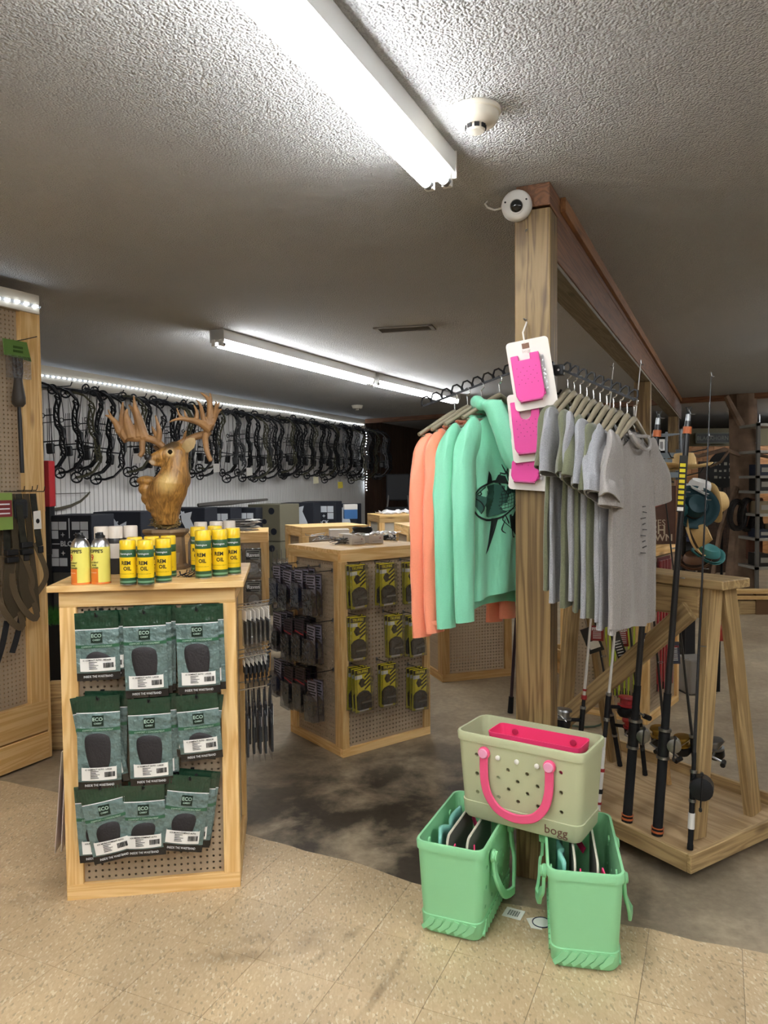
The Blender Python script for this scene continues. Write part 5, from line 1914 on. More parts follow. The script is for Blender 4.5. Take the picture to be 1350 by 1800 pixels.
# beam: behind the post, under the ceiling
br = Vector((.683, 3.0, 0)) + BDIR * .0
bw_ = .135
b0 = PMAT @ Vector((PW, PW + .002, 0))
BM_ = frame((b0.x, b0.y, 0), BANG)                   # y to the left of the beam
beam = thing('ceiling_beam', 'rough brown ceiling beam running back from the post', 'beam', BM_)
board('lower_beam', 9.0, .27 - .09, bw_, ROUGH, beam, T(4.5, bw_ / 2, 2.53 + .09), .003)
board('upper_beam', 9.0 + PW, .088, bw_, ROUGH, beam, T(4.5 - PW / 2, bw_ / 2, 2.7565), .003)
board('ledger_strip', 8.9, .06, .022, wood('ledger_wood', 'a8764a', '7d5230', '4a2d1a'), beam, T(4.5, -.012, 2.77), .002)
board('soffit_board', 9.0, .02, bw_ - .01, wood('soffit_wood', '857a66', '5f5646', '3a3226'), beam, T(4.5, bw_ / 2, 2.519), .002)
c2 = BM_ @ Vector((4.1, .07, 0))
post_at(c2, 'second square post along the beam behind the shirts', 2, 2.505)
c3 = BM_ @ Vector((8.4, .07, 0))
post_at(c3, 'third square post along the beam far back', 3, 2.505)
# security camera
cpos = onplane(909, 364, PMAT @ Vector((0, -.001, 0)), PMAT.to_3x3() @ Vector((0, 1, 0)))
cl_ = PMAT.inverted() @ cpos
t = thing('security_camera', 'white dome security camera on top of the post', 'camera', PMAT @ T(cl_.x, cl_.y, cl_.z) @ Matrix.Rotation(PI / 2, 4, 'X') @ Matrix.Rotation(math.radians(8), 4, 'Y'))
CW = mat('camera_white', 'd9d7d2', .4)
MB().lathe([(.058, 0), (.06, .004), (.06, .022), (.056, .034), (.046, .042), (.02, .045), (0, .045)], 32).obj('housing', CW, t, True)
MB().lathe([(.026, .043), (.024, .056), (.018, .064), (.008, .069), (0, .07)], 24).obj('dome', mat('camera_dome', '101216', .06, coat=1), t, True, M=T(.002, -.012, 0))
MB().lathe([(.03, .04), (.03, .046), (.026, .048)], 24).obj('dome_ring', CW, t, True, M=T(.002, -.012, 0))
for x, y in ((-.042, .008), (.04, .012)):
    MB().cyl((x, y, .036), (x, y, .043), .004, n=8).obj('screw', MATTEBLK, t)
MB().tube([(-.055, 0, .008), (-.09, -.004, .006), (-.115, .004, .02), (-.125, .02, .015), (-.118, .035, .0)], .004, 6).obj('cable', CW, t, True)
# nail and zip tie above the pink holders
def pf(x, y, off=-.001):
    p = onplane(x, y, PMAT @ Vector((0, off, 0)), PMAT.to_3x3() @ Vector((0, 1, 0)))
    return PMAT.inverted() @ p
a = pf(924, 402)
mb = MB()
mb.tube([PMAT @ Vector((a.x, .01, a.z)), PMAT @ Vector((a.x + .008, -.03, a.z - .02)), PMAT @ Vector((a.x + .016, -.035, a.z - .014))], .0028, 6)
tag(mb.obj('bent_nail', STEEL, None, True), 'bent nail in the post below the camera', 'nail')
a = pf(923, 563)
mb = MB()
mb.tube([PMAT @ Vector((a.x, .01, a.z)), PMAT @ Vector((a.x + .002, -.03, a.z)), PMAT @ Vector((a.x + .014, -.034, a.z - .006))], .003, 6)
nail = tag(mb.obj('hook_nail', STEEL, None, True), 'nail in the post from which the pink holders hang', 'nail')
# pink holders on white cards
PINK = mat('hot_pink_rubber', 'e0469a', .42, sheen=.2)
PINKD = mat('pink_shadow_rubber', 'b12f74', .45)
CARD = mat('holder_card', 'e6e0d8', .55)
def holder(notch):
    t = thing('phone_holder', 'x', 'pink phone holder')
    w, h = .128, .212
    def rr(w, h, r, x0=0, z0=0):
        out = []
        for cx, cz, a0 in ((w / 2 - r, -r, 0), (-w / 2 + r, -r, PI / 2), (-w / 2 + r, -h + r, PI), (w / 2 - r, -h + r, 1.5 * PI)):
            for q in range(5):
                a = a0 + q * PI / 8
                out.append((x0 + cx + r * math.cos(a), z0 + cz + r * math.sin(a)))
        return out
    MB().prism(rr(w, h, .012), 0, .0022).obj('card', CARD, t)
    MB().bb((-.016, -.0012, -.026), (.006, .0, -.010)).obj('hang_slot', mat('slot_brown', '7b5a48', .6), t)
    text('bogg', .014, mat('faint_print', 'c9c2b8', .6), t, T(-.005, -.0008, -.034))
    # the pocket: open top with a notch, bevelled body
    bw, bh, dp = .086, .142, .018
    if notch == 0:
        poly = [(-bw / 2, 0), (-bw / 2 + .024, 0), (-bw / 2 + .024, -.016), (bw / 2 - .028, -.016), (bw / 2 - .028, .002), (bw / 2, .002)]
    else:
        poly = [(-bw / 2, .02), (-bw / 2 + .026, .02)] + [(0 + .017 * math.cos(PI + q * PI / 6), -.02 + .017 * math.sin(PI + q * PI / 6)) for q in range(7)] + [(bw / 2 - .026, .02), (bw / 2, .02)]
    poly += [(bw / 2, -bh + .02), (bw / 2 - .006, -bh + .006), (bw / 2 - .02, -bh), (-bw / 2 + .02, -bh), (-bw / 2 + .006, -bh + .006), (-bw / 2, -bh + .02)]
    M = T(-.012, 0, -.046)
    pk = MB().prism(poly, -dp, -.0002).obj('pocket', PINK, t, M=M, bev=.003)
    mb = MB()
    for r_, n in ((-.04, 4), (-.052, 3), (-.064, 4), (-.076, 3), (-.088, 4)):
        for q in range(n):
            x = (q - (n - 1) / 2) * .019
            mb.cyl((x, -dp - .0008, r_), (x, -dp + .002, r_), .0019, n=6)
    mb.obj('vent_dots', PINKD, pk)
    mb = MB()
    for q in range(16):
        x = -bw / 2 + .012 + q * (bw - .024) / 15
        mb.cyl((x, -dp - .0012, -bh + .002), (x, -dp + .008, -bh - .0008), .0026, n=5)
    for q in range(5):
        mb.cyl((bw / 2 - .004 + .0012 * q, -dp + .003 * q, -bh + .012 + .004 * q), (bw / 2 + .002, -dp + .003 * q, -bh + .014 + .004 * q), .0026, n=5)
    mb.obj('rope_edge', PINKD, pk)
    MB().bb((bw / 2 + .004, -.013, -bh + .01), (bw / 2 + .012, 0, -.01)).obj('clear_side', FILM2, t, M=M)
    return t
h0 = holder(0)
h1 = holder(1)
s_ = pf(924, 594)
for k, (o, x, y, ty, off, lab) in enumerate(((h0, 925, 597, -9, -.085, 'top pink holder on a white card, notched at the top'), (h1, 927, 690, -6, -.058, 'middle pink holder on a white card below the top one'), (copy_tree(h1), 937, 742, 4, -.030, 'lowest pink holder on a white card, partly covered'))):
    q = pf(x, y, off)
    o.matrix_world = PMAT @ T(q.x, off, q.z) @ Matrix.Rotation(math.radians(ty), 4, 'Y') @ Matrix.Rotation(math.radians(10 if k < 2 else 4), 4, 'Z') @ Matrix.Scale(1.27, 4)
    if k == 2: o.matrix_world = o.matrix_world
    o['label'] = lab
    o['group'] = 'pink holders on the post'
q0, q1 = pf(926, 566, -.02), pf(922, 604, -.088)
mb = MB()
mb.tube([PMAT @ q0, PMAT @ Vector((q0.x - .006, -.06, (q0.z + q1.z) / 2)), PMAT @ q1], .0035, 5)
tag(mb.obj('zip_tie', CARD, None, True), 'white zip tie from the nail to the top pink card', 'zip tie')
# shirt rails (waterfall arms)
def arm(start, end, label, side):
    t = thing('waterfall_arm', label, 'shirt rail')
    s, e = Vector(start), Vector(end)
    d = e - s
    mb = MB()
    mb.tube([s, e], .006, 4)
    mb.obj('bar', BLKMETAL, t)
    n = 9
    for i in range(n):
        c = s.lerp(e, (i + .6) / n)
        dn = d.normalized()
        up_ = (Vector((0, 0, 1)) - dn * dn.z).normalized()
        a = d.length / n * .46
        pts = [c - dn * a, c - dn * a * .95 + up_ * .018, c - dn * a * .4 + up_ * .034, c + dn * a * .4 + up_ * .034, c + dn * a * .95 + up_ * .018, c + dn * a]
        MB().tube(pts, .0042, 5).obj('hex_loop', BLKMETAL, t, True)
    return t
A1s = PMAT @ Vector((-.012, PW * .5, 2.085))
A1e = D(744, 714, 3.20)
arm(A1s, A1e, 'black waterfall rail left of the post with long sleeved shirts', -1)
A2s = PMAT @ Vector((PW + .03, PW * .3, 2.075))
A2e = D(1117, 703, 2.84)
arm(A2s, A2e, 'black waterfall rail right of the post with short sleeved shirts', 1)
t = thing('rail_bracket', 'black steel bracket and hook on the side of the post', 'bracket', PMAT @ T(PW, PW * .3, 2.05))
MB().bb((.0005, -.02, -.07), (.006, .02, .055)).obj('back_plate', BLKMETAL, t)
MB().bb((.006, -.018, .0), (.045, .018, .042)).obj('socket', BLKMETAL, t, bev=.003)
MB().tube([(.004, -.015, -.07), (.03, -.03, -.075), (.042, -.035, -.06)], .005, 6).obj('hook', BLKMETAL, t, True)
MB().cyl((.026, -.0195, .02), (.026, -.0175, .02), .005, n=8).obj('bolt', CHROME, t)
# ================================================================ shirts on the rails
def fabric(name, c, heather=0.0, rough=.75, sheen=.3, gloss=False):
    m, nt, b = newmat(name)
    N, Lk = nt.nodes, nt.links
    b.inputs['Roughness'].default_value = rough
    b.inputs['Sheen Weight'].default_value = sheen
    tc = N.new('ShaderNodeTexCoord')
    n = N.new('ShaderNodeTexNoise')
    mp = N.new('ShaderNodeMapping')
    mp.inputs['Scale'].default_value = (500, 500, 220)
    Lk.new(tc.outputs['Object'], mp.inputs[0])
    Lk.new(mp.outputs[0], n.inputs['Vector'])
    n.inputs['Scale'].default_value = 1
    cr = N.new('ShaderNodeValToRGB')
    l = lin(c)
    cr.color_ramp.elements[0].color = tuple(x * (1 - heather) for x in l[:3]) + (1,)
    cr.color_ramp.elements[1].color = tuple(min(1, x * (1 + heather)) for x in l[:3]) + (1,)
    cr.color_ramp.elements[0].position, cr.color_ramp.elements[1].position = .35, .65
    Lk.new(n.outputs['Fac'], cr.inputs[0])
    Lk.new(cr.outputs[0], b.inputs['Base Color'])
    n2 = N.new('ShaderNodeTexNoise')
    n2.inputs['Scale'].default_value = 7
    n2.inputs['Detail'].default_value = 3
    mp2 = N.new('ShaderNodeMapping')
    mp2.inputs['Scale'].default_value = (1.6, 1.6, .5)
    Lk.new(tc.outputs['Object'], mp2.inputs[0])
    Lk.new(mp2.outputs[0], n2.inputs['Vector'])
    bp = N.new('ShaderNodeBump')
    bp.inputs['Strength'].default_value = .5
    bp.inputs['Distance'].default_value = .02
    Lk.new(n2.outputs['Fac'], bp.inputs['Height'])
    Lk.new(bp.outputs['Normal'], b.inputs['Normal'])
    MATS[name] = m
    return m
MINT = fabric('mint_jersey', '80d2ae', .04, .5)
CORAL = fabric('coral_jersey', 'f0916f', .04, .5)
GREYH = fabric('heather_grey', '8f9094', .22, .85)
OLIVEF = fabric('heather_olive', '62654c', .2, .85)
STONEF = fabric('heather_stone', '928d89', .2, .85)
HANG = mat('hanger_beige', '8f8672', .5)
def shirt_body(w, h, seed, thick=.045, nfold=7):
    """closed, softly folded torso; z=0 at the shoulder line, hem at -h; x across, -y front"""
    rnd = random.Random(seed)
    ph = [rnd.uniform(0, 6.28) for _ in range(8)]
    def halfw(v):                       # v 0 at shoulder to 1 at hem
        if v < .07:
            return w / 2 * (.36 + .60 * (v / .07) ** .7)
        return w / 2 * (.96 - .10 * math.sin(min(1, (v - .07) / .5) * PI) * .6 + .02 * v)
    def surf(a, v):
        x = math.cos(a)
        hw = halfw(v)
        s = math.sin(a)
        t = thick * (.35 + .75 * min(1, v * 4)) * (1 - .15 * v)
        fold = .3 * thick * min(1, max(0, v - .12) * 2.2) * math.sin(nfold * x * 1.3 + ph[0] + .8 * math.sin(3 * v + ph[1])) + .12 * thick * min(1, v * 2) * math.sin(2.1 * nfold * x + ph[2] + 2 * v)
        xx = hw * (x if abs(x) < .999 else x) 
        yy = -t * (abs(s) ** .6) * (1 if s > 0 else -1) + fold
        zz = -h * v + (.012 * math.cos(3 * x + ph[3]) * v if v > .95 else 0)
        # shoulder slope
        if v < .07:
            zz = -h * v
        nz_ = mnoise.noise(Vector((xx * 16 + seed, s * 1.5, zz * 3.2))) + .6 * mnoise.noise(Vector((xx * 30 + seed, s * 2, zz * 8)))
        yy += .28 * thick * nz_ * min(1, v * 5) * (1 if s > 0 else -1)
        zz -= .055 * abs(x) ** 1.5 * max(0, 1 - v * 3) * 1.0
        return Vector((xx, yy, zz))
    n, mv = 72, 40
    rings = [[surf(2 * PI * k / n, (j / mv) ** 1.15) for k in range(n)] for j in range(mv + 1)]
    mb = MB()
    mb.loft(rings, caps=False)
    return mb, surf
def sleeve(p0, p1, p2, r0, r1, seed, flat=.45, open_end=True):
    rnd = random.Random(seed)
    ph = rnd.uniform(0, 6)
    pts = []
    NS = 30
    for i in range(NS + 1):
        u = i / NS
        pts.append((1 - u) ** 2 * Vector(p0) + 2 * u * (1 - u) * Vector(p1) + u * u * Vector(p2))
    n = 28
    rings = []
    for i, p in enumerate(pts):
        u = i / NS
        tn = (pts[min(i + 1, NS)] - pts[max(i - 1, 0)]).normalized()
        sx = tn.cross(Vector((0, 1, 0))).normalized()
        sy = tn.cross(sx)
        r = (r0 + (r1 - r0) * u) * (.5 + .5 * min(1, u * 4.5) ** .7)
        rr = []
        for k in range(n):
            a = 2 * PI * k / n
            q = 1 + .10 * math.sin(3 * a + ph + 3 * u) + .16 * mnoise.noise(Vector((math.cos(a) * 1.8 + ph, math.sin(a) * 1.8, p.z * 9 + ph)))
            fl = flat * (.55 + .45 * min(1, u * 3))
            rr.append(p + sx * (math.cos(a) * r * q) + sy * (math.sin(a) * r * fl * q) + sy * .006 * math.sin(9 * u + ph))
        rings.append(rr)
    # inner lip
    last = rings[-1]
    c = sum(last, Vector()) / n
    rings.append([c + (q - c) * .86 - tn * .0 for q in last])
    rings.append([c + (q - c) * .84 - tn * .05 for q in last])
    return MB().loft(rings, caps=False)
def hanger(t, w=.4, drop=.09):
    hz = .075
    m = MB()
    m.tube([(-w / 2, 0, -.05), (-w * .3, 0, -.01), (-.035, 0, .035), (0, 0, .05), (.035, 0, .035), (w * .3, 0, -.01), (w / 2, 0, -.05)], [.008, .01, .012, .013, .012, .01, .008], 8)
    m.tube([(-w / 2 + .02, 0, -.055), (w / 2 - .02, 0, -.055)], .006, 6)
    hg = m.obj('hanger', HANG, t, True)
    pts = [(0, 0, .045), (.003, 0, .07), (0, 0, .095)] + [(.0, -.016 * math.sin(a), .115 - .016 * math.cos(a)) for a in [q * PI / 5 for q in range(0, 8)]]
    MB().tube(pts, .0026, 6).obj('hook', CHROME, hg, True)
def sole(o, th=.0022):
    m = o.modifiers.new('s', 'SOLIDIFY')
    m.thickness = th
    m.offset = -1
    return o
def tee(m, seed, label, M, w=.50, h=.70, collar=True, slv=(1, 1)):
    t = thing('t_shirt', label, 't-shirt', M, 'short sleeved shirts right of the post')
    mb, surf = shirt_body(w, h, seed, thick=.02)
    mb.obj('torso', m, t, True)
    rnd = random.Random(seed * 7)
    for s, sc_ in ((-1, slv[0]), (1, slv[1])):
        p0 = (s * (w / 2 - .085), 0, -.062)
        p1 = (s * (w / 2 + .015), -.01, -.085)
        p2 = (s * (w / 2 + .04 * sc_), -.02, -.255 - rnd.uniform(0, .02))
        sole(sleeve(p0, p1, p2, .07, .085, seed + s, .36).obj('sleeve', m, t, True))
        # stitched hem ring
    if collar:
        MB().tube([(.085 * math.cos(a), -.026 + .022 * math.sin(a) - .0, -.012 - .055 * max(0, -math.sin(a)) ) for a in [2 * PI * q / 24 for q in range(24)]], .007, 6, closed=True).obj('collar', m, t, True)
    hanger(t)
    return t, surf
def longsleeve(m, seed, label, M, w=.52, h=.74, hood=False, rs=1.0):
    t = thing('long_sleeved_shirt', label, 'shirt', M, 'long sleeved shirts left of the post')
    mb, surf = shirt_body(w, h, seed, thick=.03, nfold=6)
    mb.obj('torso', m, t, True)
    for s in (-1, 1):
        p0 = (s * (w / 2 - .085), -.0, -.065)
        p1 = (s * (w / 2 + .03), -.015, -.16)
        p2 = (s * (w / 2 + .01), -.03, -.86)
        sole(sleeve(p0, p1, p2, .068, .046, seed + s, .5).obj('sleeve', m, t, True))
        c = Vector(p2)
    if hood:
        mb = MB()
        # cowl of the hood falling on the chest, several soft rolls
        for q, (dz, wd, r) in enumerate(((.0, .13, .034), (-.03, .125, .04), (-.075, .115, .042), (-.05, .10, .04))):
            pts = []
            for i in range(17):
                u = -1 + 2 * i / 16
                pts.append((wd * u, -.045 - .04 * (1 - u * u) - .012 * q, .015 + dz * (1 - u * u) - .15 * (1 - u * u) ** 1.2 * (1 + .1 * q)))
            mb.tube(pts, [r * (.55 + .45 * (1 - abs(-1 + 2 * i / 16) ** 3)) for i in range(17)], 8)
        for s in (-1, 1):
            mb.tube([(s * .13, -.03, .0), (s * .11, .02, .02), (s * .06, .05, .0)], [.025, .03, .03], 8)
        mb.tube([(-.1, .03, .01), (0, .045, -.0), (.1, .03, .01)], [.03, .035, .03], 8)
        o = mb.obj('hood', m, t, True)
        r_ = o.modifiers.new('r', 'REMESH')
        r_.mode = 'VOXEL'
        r_.voxel_size = .007
        r_.use_smooth_shade = True
        s2 = o.modifiers.new('s', 'SMOOTH')
        s2.factor = .5
        s2.iterations = 4
    else:
        MB().tube([(.085 * math.cos(a), -.02 + .02 * math.sin(a), -.012 - .05 * max(0, -math.sin(a))) for a in [2 * PI * q / 24 for q in range(24)]], .007, 6, closed=True).obj('collar', m, t, True)
    hanger(t, .42)
    return t, surf
def onarm(s, e, u, drop=.125):
    p = Vector(s).lerp(Vector(e), u)
    return Vector((p.x, p.y, p.z - drop))
# left rail: front mint hoodie, two mint behind, two coral
def lrail(u, ang):
    p = onarm(A1s, A1e, u)
    return frame(p, ang)
LANG = 38.0
hoodie, hsurf = longsleeve(MINT, 5, 'front mint long sleeved hooded shirt with a black bass print', lrail(.18, LANG), hood=True, w=.43, h=.775)
longsleeve(MINT, 9, 'plain mint shirt just behind the printed hoodie', lrail(.37, LANG + 1), w=.44, h=.80)
longsleeve(CORAL, 13, 'coral long sleeved shirt nearer the mint ones', lrail(.52, LANG + 3), w=.43, h=.76)
longsleeve(CORAL, 17, 'outermost coral long sleeved shirt on the left rail', lrail(.66, LANG + 4), w=.43, h=.76)
# bass print on the hoodie front: ink strips laid on the cloth
def front_y(x, z, surf=hsurf, w=.43, h=.775):
    best = None
    v0 = max(.05, min(1, -z / h))
    lo, hi = 0.001, PI - .001
    for _ in range(28):
        a = (lo + hi) / 2
        if surf(a, v0).x > x:
            lo = a
        else:
            hi = a
    return surf((lo + hi) / 2, v0).y
PRINT = mat('black_fabric_print', '12201d', .7)
PRINT2 = mat('grey_fabric_print', '2f5c50', .7)
def stroke(mb, pts, wd):
    """flat ink strip through (x,z) points on the hoodie front"""
    P = [Vector((x * 1.05 - .09, 0, z * 1.08 - .045)) for x, z in pts]
    Q = []
    n = len(P)
    for i in range(n - 1):
        a = P[max(i - 1, 0)]; b_ = P[i]; c_ = P[i + 1]; d_ = P[min(i + 2, n - 1)]
        for s in range(5):
            u = s / 5
            Q.append(.5 * ((2 * b_) + (c_ - a) * u + (2 * a - 5 * b_ + 4 * c_ - d_) * u * u + (3 * b_ - a - 3 * c_ + d_) * u ** 3))
    Q.append(P[-1])
    vs, fs = [], []
    m_ = len(Q)
    for i, q in enumerate(Q):
        tn = (Q[min(i + 1, m_ - 1)] - Q[max(i - 1, 0)]).normalized()
        s = Vector((tn.z, 0, -tn.x))
        ww = wd * (1 - .6 * abs(2 * i / (m_ - 1) - 1) ** 2) / 2
        for sg in (1, -1):
            r = q + s * ww * sg
            vs.append(Vector((r.x, front_y(r.x, r.z) - .0025, r.z)))
    fs = [(2 * i, 2 * i + 1, 2 * i + 3, 2 * i + 2) for i in range(m_ - 1)]
    mb.add(vs, fs)
def blob(mb, pts):
    pts = [(x * 1.05 - .09, z * 1.08 - .045) for x, z in pts]
    c = sum((Vector((x, 0, z)) for x, z in pts), Vector()) / len(pts)
    vs = []
    for k_ in (1.0, .5):
        for x, z in pts:
            r = c + (Vector((x, 0, z)) - c) * k_
            vs.append(Vector((r.x, front_y(r.x, r.z) - .002, r.z)))
    vs.append(Vector((c.x, front_y(c.x, c.z) - .002, c.z)))
    n = len(pts)
    fs = [(i, (i + 1) % n, (i + 1) % n + n, i + n) for i in range(n)] + [(i + n, (i + 1) % n + n, 2 * n) for i in range(n)]
    mb.add(vs, fs)
mb2 = MB()
blob(mb2, [(-.07, -.29), (-.03, -.26), (.03, -.25), (.10, -.26), (.15, -.28), (.14, -.33), (.08, -.36), (.0, -.375), (-.05, -.36), (-.075, -.33)])
pr2 = mb2.obj('print_tone', PRINT2, hoodie)
mb = MB()
stroke(mb, [(-.08, -.30), (-.05, -.265), (.0, -.245), (.06, -.24), (.12, -.26), (.17, -.29)], .009)
stroke(mb, [(-.08, -.30), (-.085, -.335), (-.06, -.37), (-.01, -.385), (.05, -.38), (.11, -.35), (.16, -.32)], .009)
stroke(mb, [(-.08, -.30), (-.05, -.315), (-.035, -.34), (-.05, -.36)], .006)
stroke(mb, [(-.02, -.275), (-.005, -.31), (-.02, -.35)], .006)
stroke(mb, [(-.06, -.285), (-.05, -.279), (-.045, -.287), (-.055, -.292), (-.06, -.285)], .005)
blob(mb, [(-.02, -.25), (-.005, -.20), (.01, -.215), (.02, -.245)])
blob(mb, [(.03, -.245), (.05, -.215), (.08, -.22), (.095, -.25)])
blob(mb, [(-.0, -.30), (.02, -.295), (.025, -.33), (.005, -.335)])
blob(mb, [(.02, -.38), (.05, -.378), (.03, -.44), (.0, -.50), (-.02, -.515), (.0, -.47)])
blob(mb, [(.16, -.28), (.22, -.25), (.20, -.30), (.22, -.35), (.165, -.32)])
for k in range(10):
    x = -.01 + k * .016
    stroke(mb, [(x, -.26 - .004 * (k % 3)), (x + .012, -.30), (x + .006, -.35 + .003 * (k % 4))], .0028)
for k in range(7):
    z = -.275 - k * .013
    stroke(mb, [(.0, z), (.06, z - .004), (.14, z + .01)], .0024)
# branches and weeds behind the fish
random.seed(81)
for k in range(22):
    x = random.uniform(.05, .21)
    z = random.uniform(-.25, -.17) if k < 15 else random.uniform(-.44, -.36)
    stroke(mb, [(x, z), (x + random.uniform(-.025, .02), z + random.uniform(-.045, -.02)), (x + random.uniform(-.02, .04), z - random.uniform(.03, .09))], random.uniform(.003, .008))
blob(mb, [(.10, -.37), (.16, -.35), (.21, -.37), (.20, -.43), (.15, -.45), (.11, -.42)])
pr = mb.obj('bass_print', PRINT, hoodie)
# right rail, from the post outwards
cols = [(OLIVEF, 'olive'), (GREYH, 'grey'), (OLIVEF, 'olive'), (GREYH, 'grey'), (OLIVEF, 'olive'), (GREYH, 'grey'), (OLIVEF, 'olive'), (GREYH, 'grey'), (GREYH, 'grey'), (STONEF, 'pale stone'), (STONEF, 'pale stone')]
n = len(cols)
for i, (m, cn) in enumerate(cols):
    u = .10 + .88 * i / (n - 1)
    p = onarm(A2s, A2e, u, .125)
    ang = 58 + random.uniform(-4, 4) - (5 if i == n - 1 else 0)
    t, sf = tee(m, 40 + i, f'{cn} short sleeved t-shirt, {ORD[i]} from the post on the right rail', frame(p, ang), w=.47 + .02 * (i % 2), h=.72 + .015 * (i % 3), slv=(1.0 + .9 * (i in (4, 7, 9)), 1))
    if i == n - 1:
        mb = MB()
        random.seed(5)
        for k in range(9):
            z = -.28 - k * .022
            mb.box((.03 + .01 * math.sin(k * 2.1), sf(PI / 2, .4).y - .006, z), (.028 + .012 * (k % 3), .003, .004), Matrix.Rotation(.12 * math.sin(k * 1.7), 4, 'Y'))
        mb.obj('chest_print', mat('tee_print', '4b4a4c', .7), t)
# ================================================================ rubber tote bags
SAGE = mat('sage_rubber', 'bcc19b', .5, bump=.05, bscale=300)
MINTR = mat('mint_rubber', '92d6a0', .48, bump=.05, bscale=300)
PINKS = mat('strap_pink', 'ef5a86', .45)
PINKB = mat('button_pink', 'f0a6c6', .4)
HOTP = mat('insert_hot_pink', 'ee3f74', .45)
def rrect(w, d, r, z, n=6):
    out = []
    for cx, cy, a0 in ((w / 2 - r, d / 2 - r, 0), (-w / 2 + r, d / 2 - r, PI / 2), (-w / 2 + r, -d / 2 + r, PI), (w / 2 - r, -d / 2 + r, 1.5 * PI)):
        for q in range(n):
            a = a0 + q * PI / 2 / (n - 1)
            out.append(Vector((cx + r * math.cos(a), cy + r * math.sin(a), z)))
    return out
def tote(name, label, M, m, strapm, btnm, H=.37, W=.46, DP=.205, tread=False, holes=True, dip=.0):
    t = thing(name, label, 'tote bag', M, 'rubber tote bags')
    tw, td = 1.09, 1.14                       # top is larger than the foot
    def sec(z, off=0.0, r=.035):
        u = z / H
        return rrect(W * (1 + (tw - 1) * u) + 2 * off, DP * (1 + (td - 1) * u) + 2 * off, r + off * .5, z)
    mb = MB()
    th = .009
    rings = []
    rings.append([p * .82 + Vector((0, 0, .0)) for p in sec(.0, -.006)])
    rings += [sec(.004, -.008), sec(.018, 0)]
    bz = .072
    rings += [sec(bz - .002, .0), sec(bz, -.0035), sec(bz + .02, -.0035), sec(H * .5, -.003)]
    rings += [sec(H - .034, -.003), sec(H - .032, .0015), sec(H - .006, .002), sec(H, -.001)]
    rings += [sec(H, -th), sec(H - .03, -th - .001), sec(H * .5, -th - .002), sec(.02, -th - .002, .03)]
    rings.append([Vector((p.x * .8, p.y * .8, .016)) for p in sec(.02, -th - .002, .03)])
    # dip of the long sides' rim
    if dip:
        for r_ in rings[7:13]:
            for p in r_:
                f = max(0, 1 - (2 * p.x / (W * tw)) ** 2)
                p.z += dip * f
    mb.loft(rings)
    body = mb.obj('tub', m, t, True)
    DKH = None
    # button holes through both long walls
    if holes:
        cut = MB()
        spots = []
        for r_, z in enumerate((.262, .222, .185, .148, .110)):
            if r_ % 2 == 0:
                xs = (-.07, .0, .07) if r_ else ()
            else:
                xs = (-.034, .034)
            for x in xs:
                spots.append((x * 1.1, z - .0))
        for z in (.255, .182, .11):
            spots += [(-.165, z), (.165, z)]
        for x, z in spots:
            cut.lathe([(.0075, -.3), (.0075, .3)], 10, (x, 0, z), Matrix.Rotation(PI / 2, 4, 'X'))
        me = cut.mesh('hole_cut', None)
        bm1 = bmesh.new(); bm1.from_mesh(me); bmesh.ops.recalc_face_normals(bm1, faces=bm1.faces); bm1.to_mesh(me); bm1.free()
        cu = bpy.data.objects.new('hole_cut', me)
        COL.objects.link(cu)
        cu.matrix_world = M
        bm1 = bmesh.new(); bm1.from_mesh(body.data); bmesh.ops.recalc_face_normals(bm1, faces=bm1.faces); bm1.to_mesh(body.data); bm1.free()
        bo_ = body.modifiers.new('h', 'BOOLEAN')
        bo_.operation = 'DIFFERENCE'
        bo_.solver = 'EXACT'
        bo_.object = cu
        bpy.context.view_layer.update()
        dg = bpy.context.evaluated_depsgraph_get()
        dg.update()
        newme = bpy.data.meshes.new_from_object(body.evaluated_get(dg))
        body.modifiers.clear()
        body.data = newme
        newme.shade_smooth()
        newme.set_sharp_from_angle(angle=math.radians(35))
        bpy.data.objects.remove(cu)
        print('tote', label[:12], len(newme.vertices), len(me.vertices), newme.name)
        if len(newme.materials) == 0:
            newme.materials.append(m)
    # foot band with tread
    if tread:
        mb = MB()
        rib = MB().prism([(-.022, .014), (.014, .042), (.022, .062), (.004, .066), (-.016, .038), (-.03, .026)], -.004, .006).mesh('tread_rib', m)
        for s in (-1, 1):
            for k in range(6):
                mobj('tread_rib', rib, t, Matrix.Translation((s * (W / 2 + .003), -DP * .33 + k * DP * .135, 0)) @ rotz(90 * s))
            for k in range(12):
                mobj('tread_rib', rib, t, Matrix.Translation((-W * .38 + k * W * .068, s * (DP / 2 + .003), 0)) @ rotz(180 if s > 0 else 0))
    return t
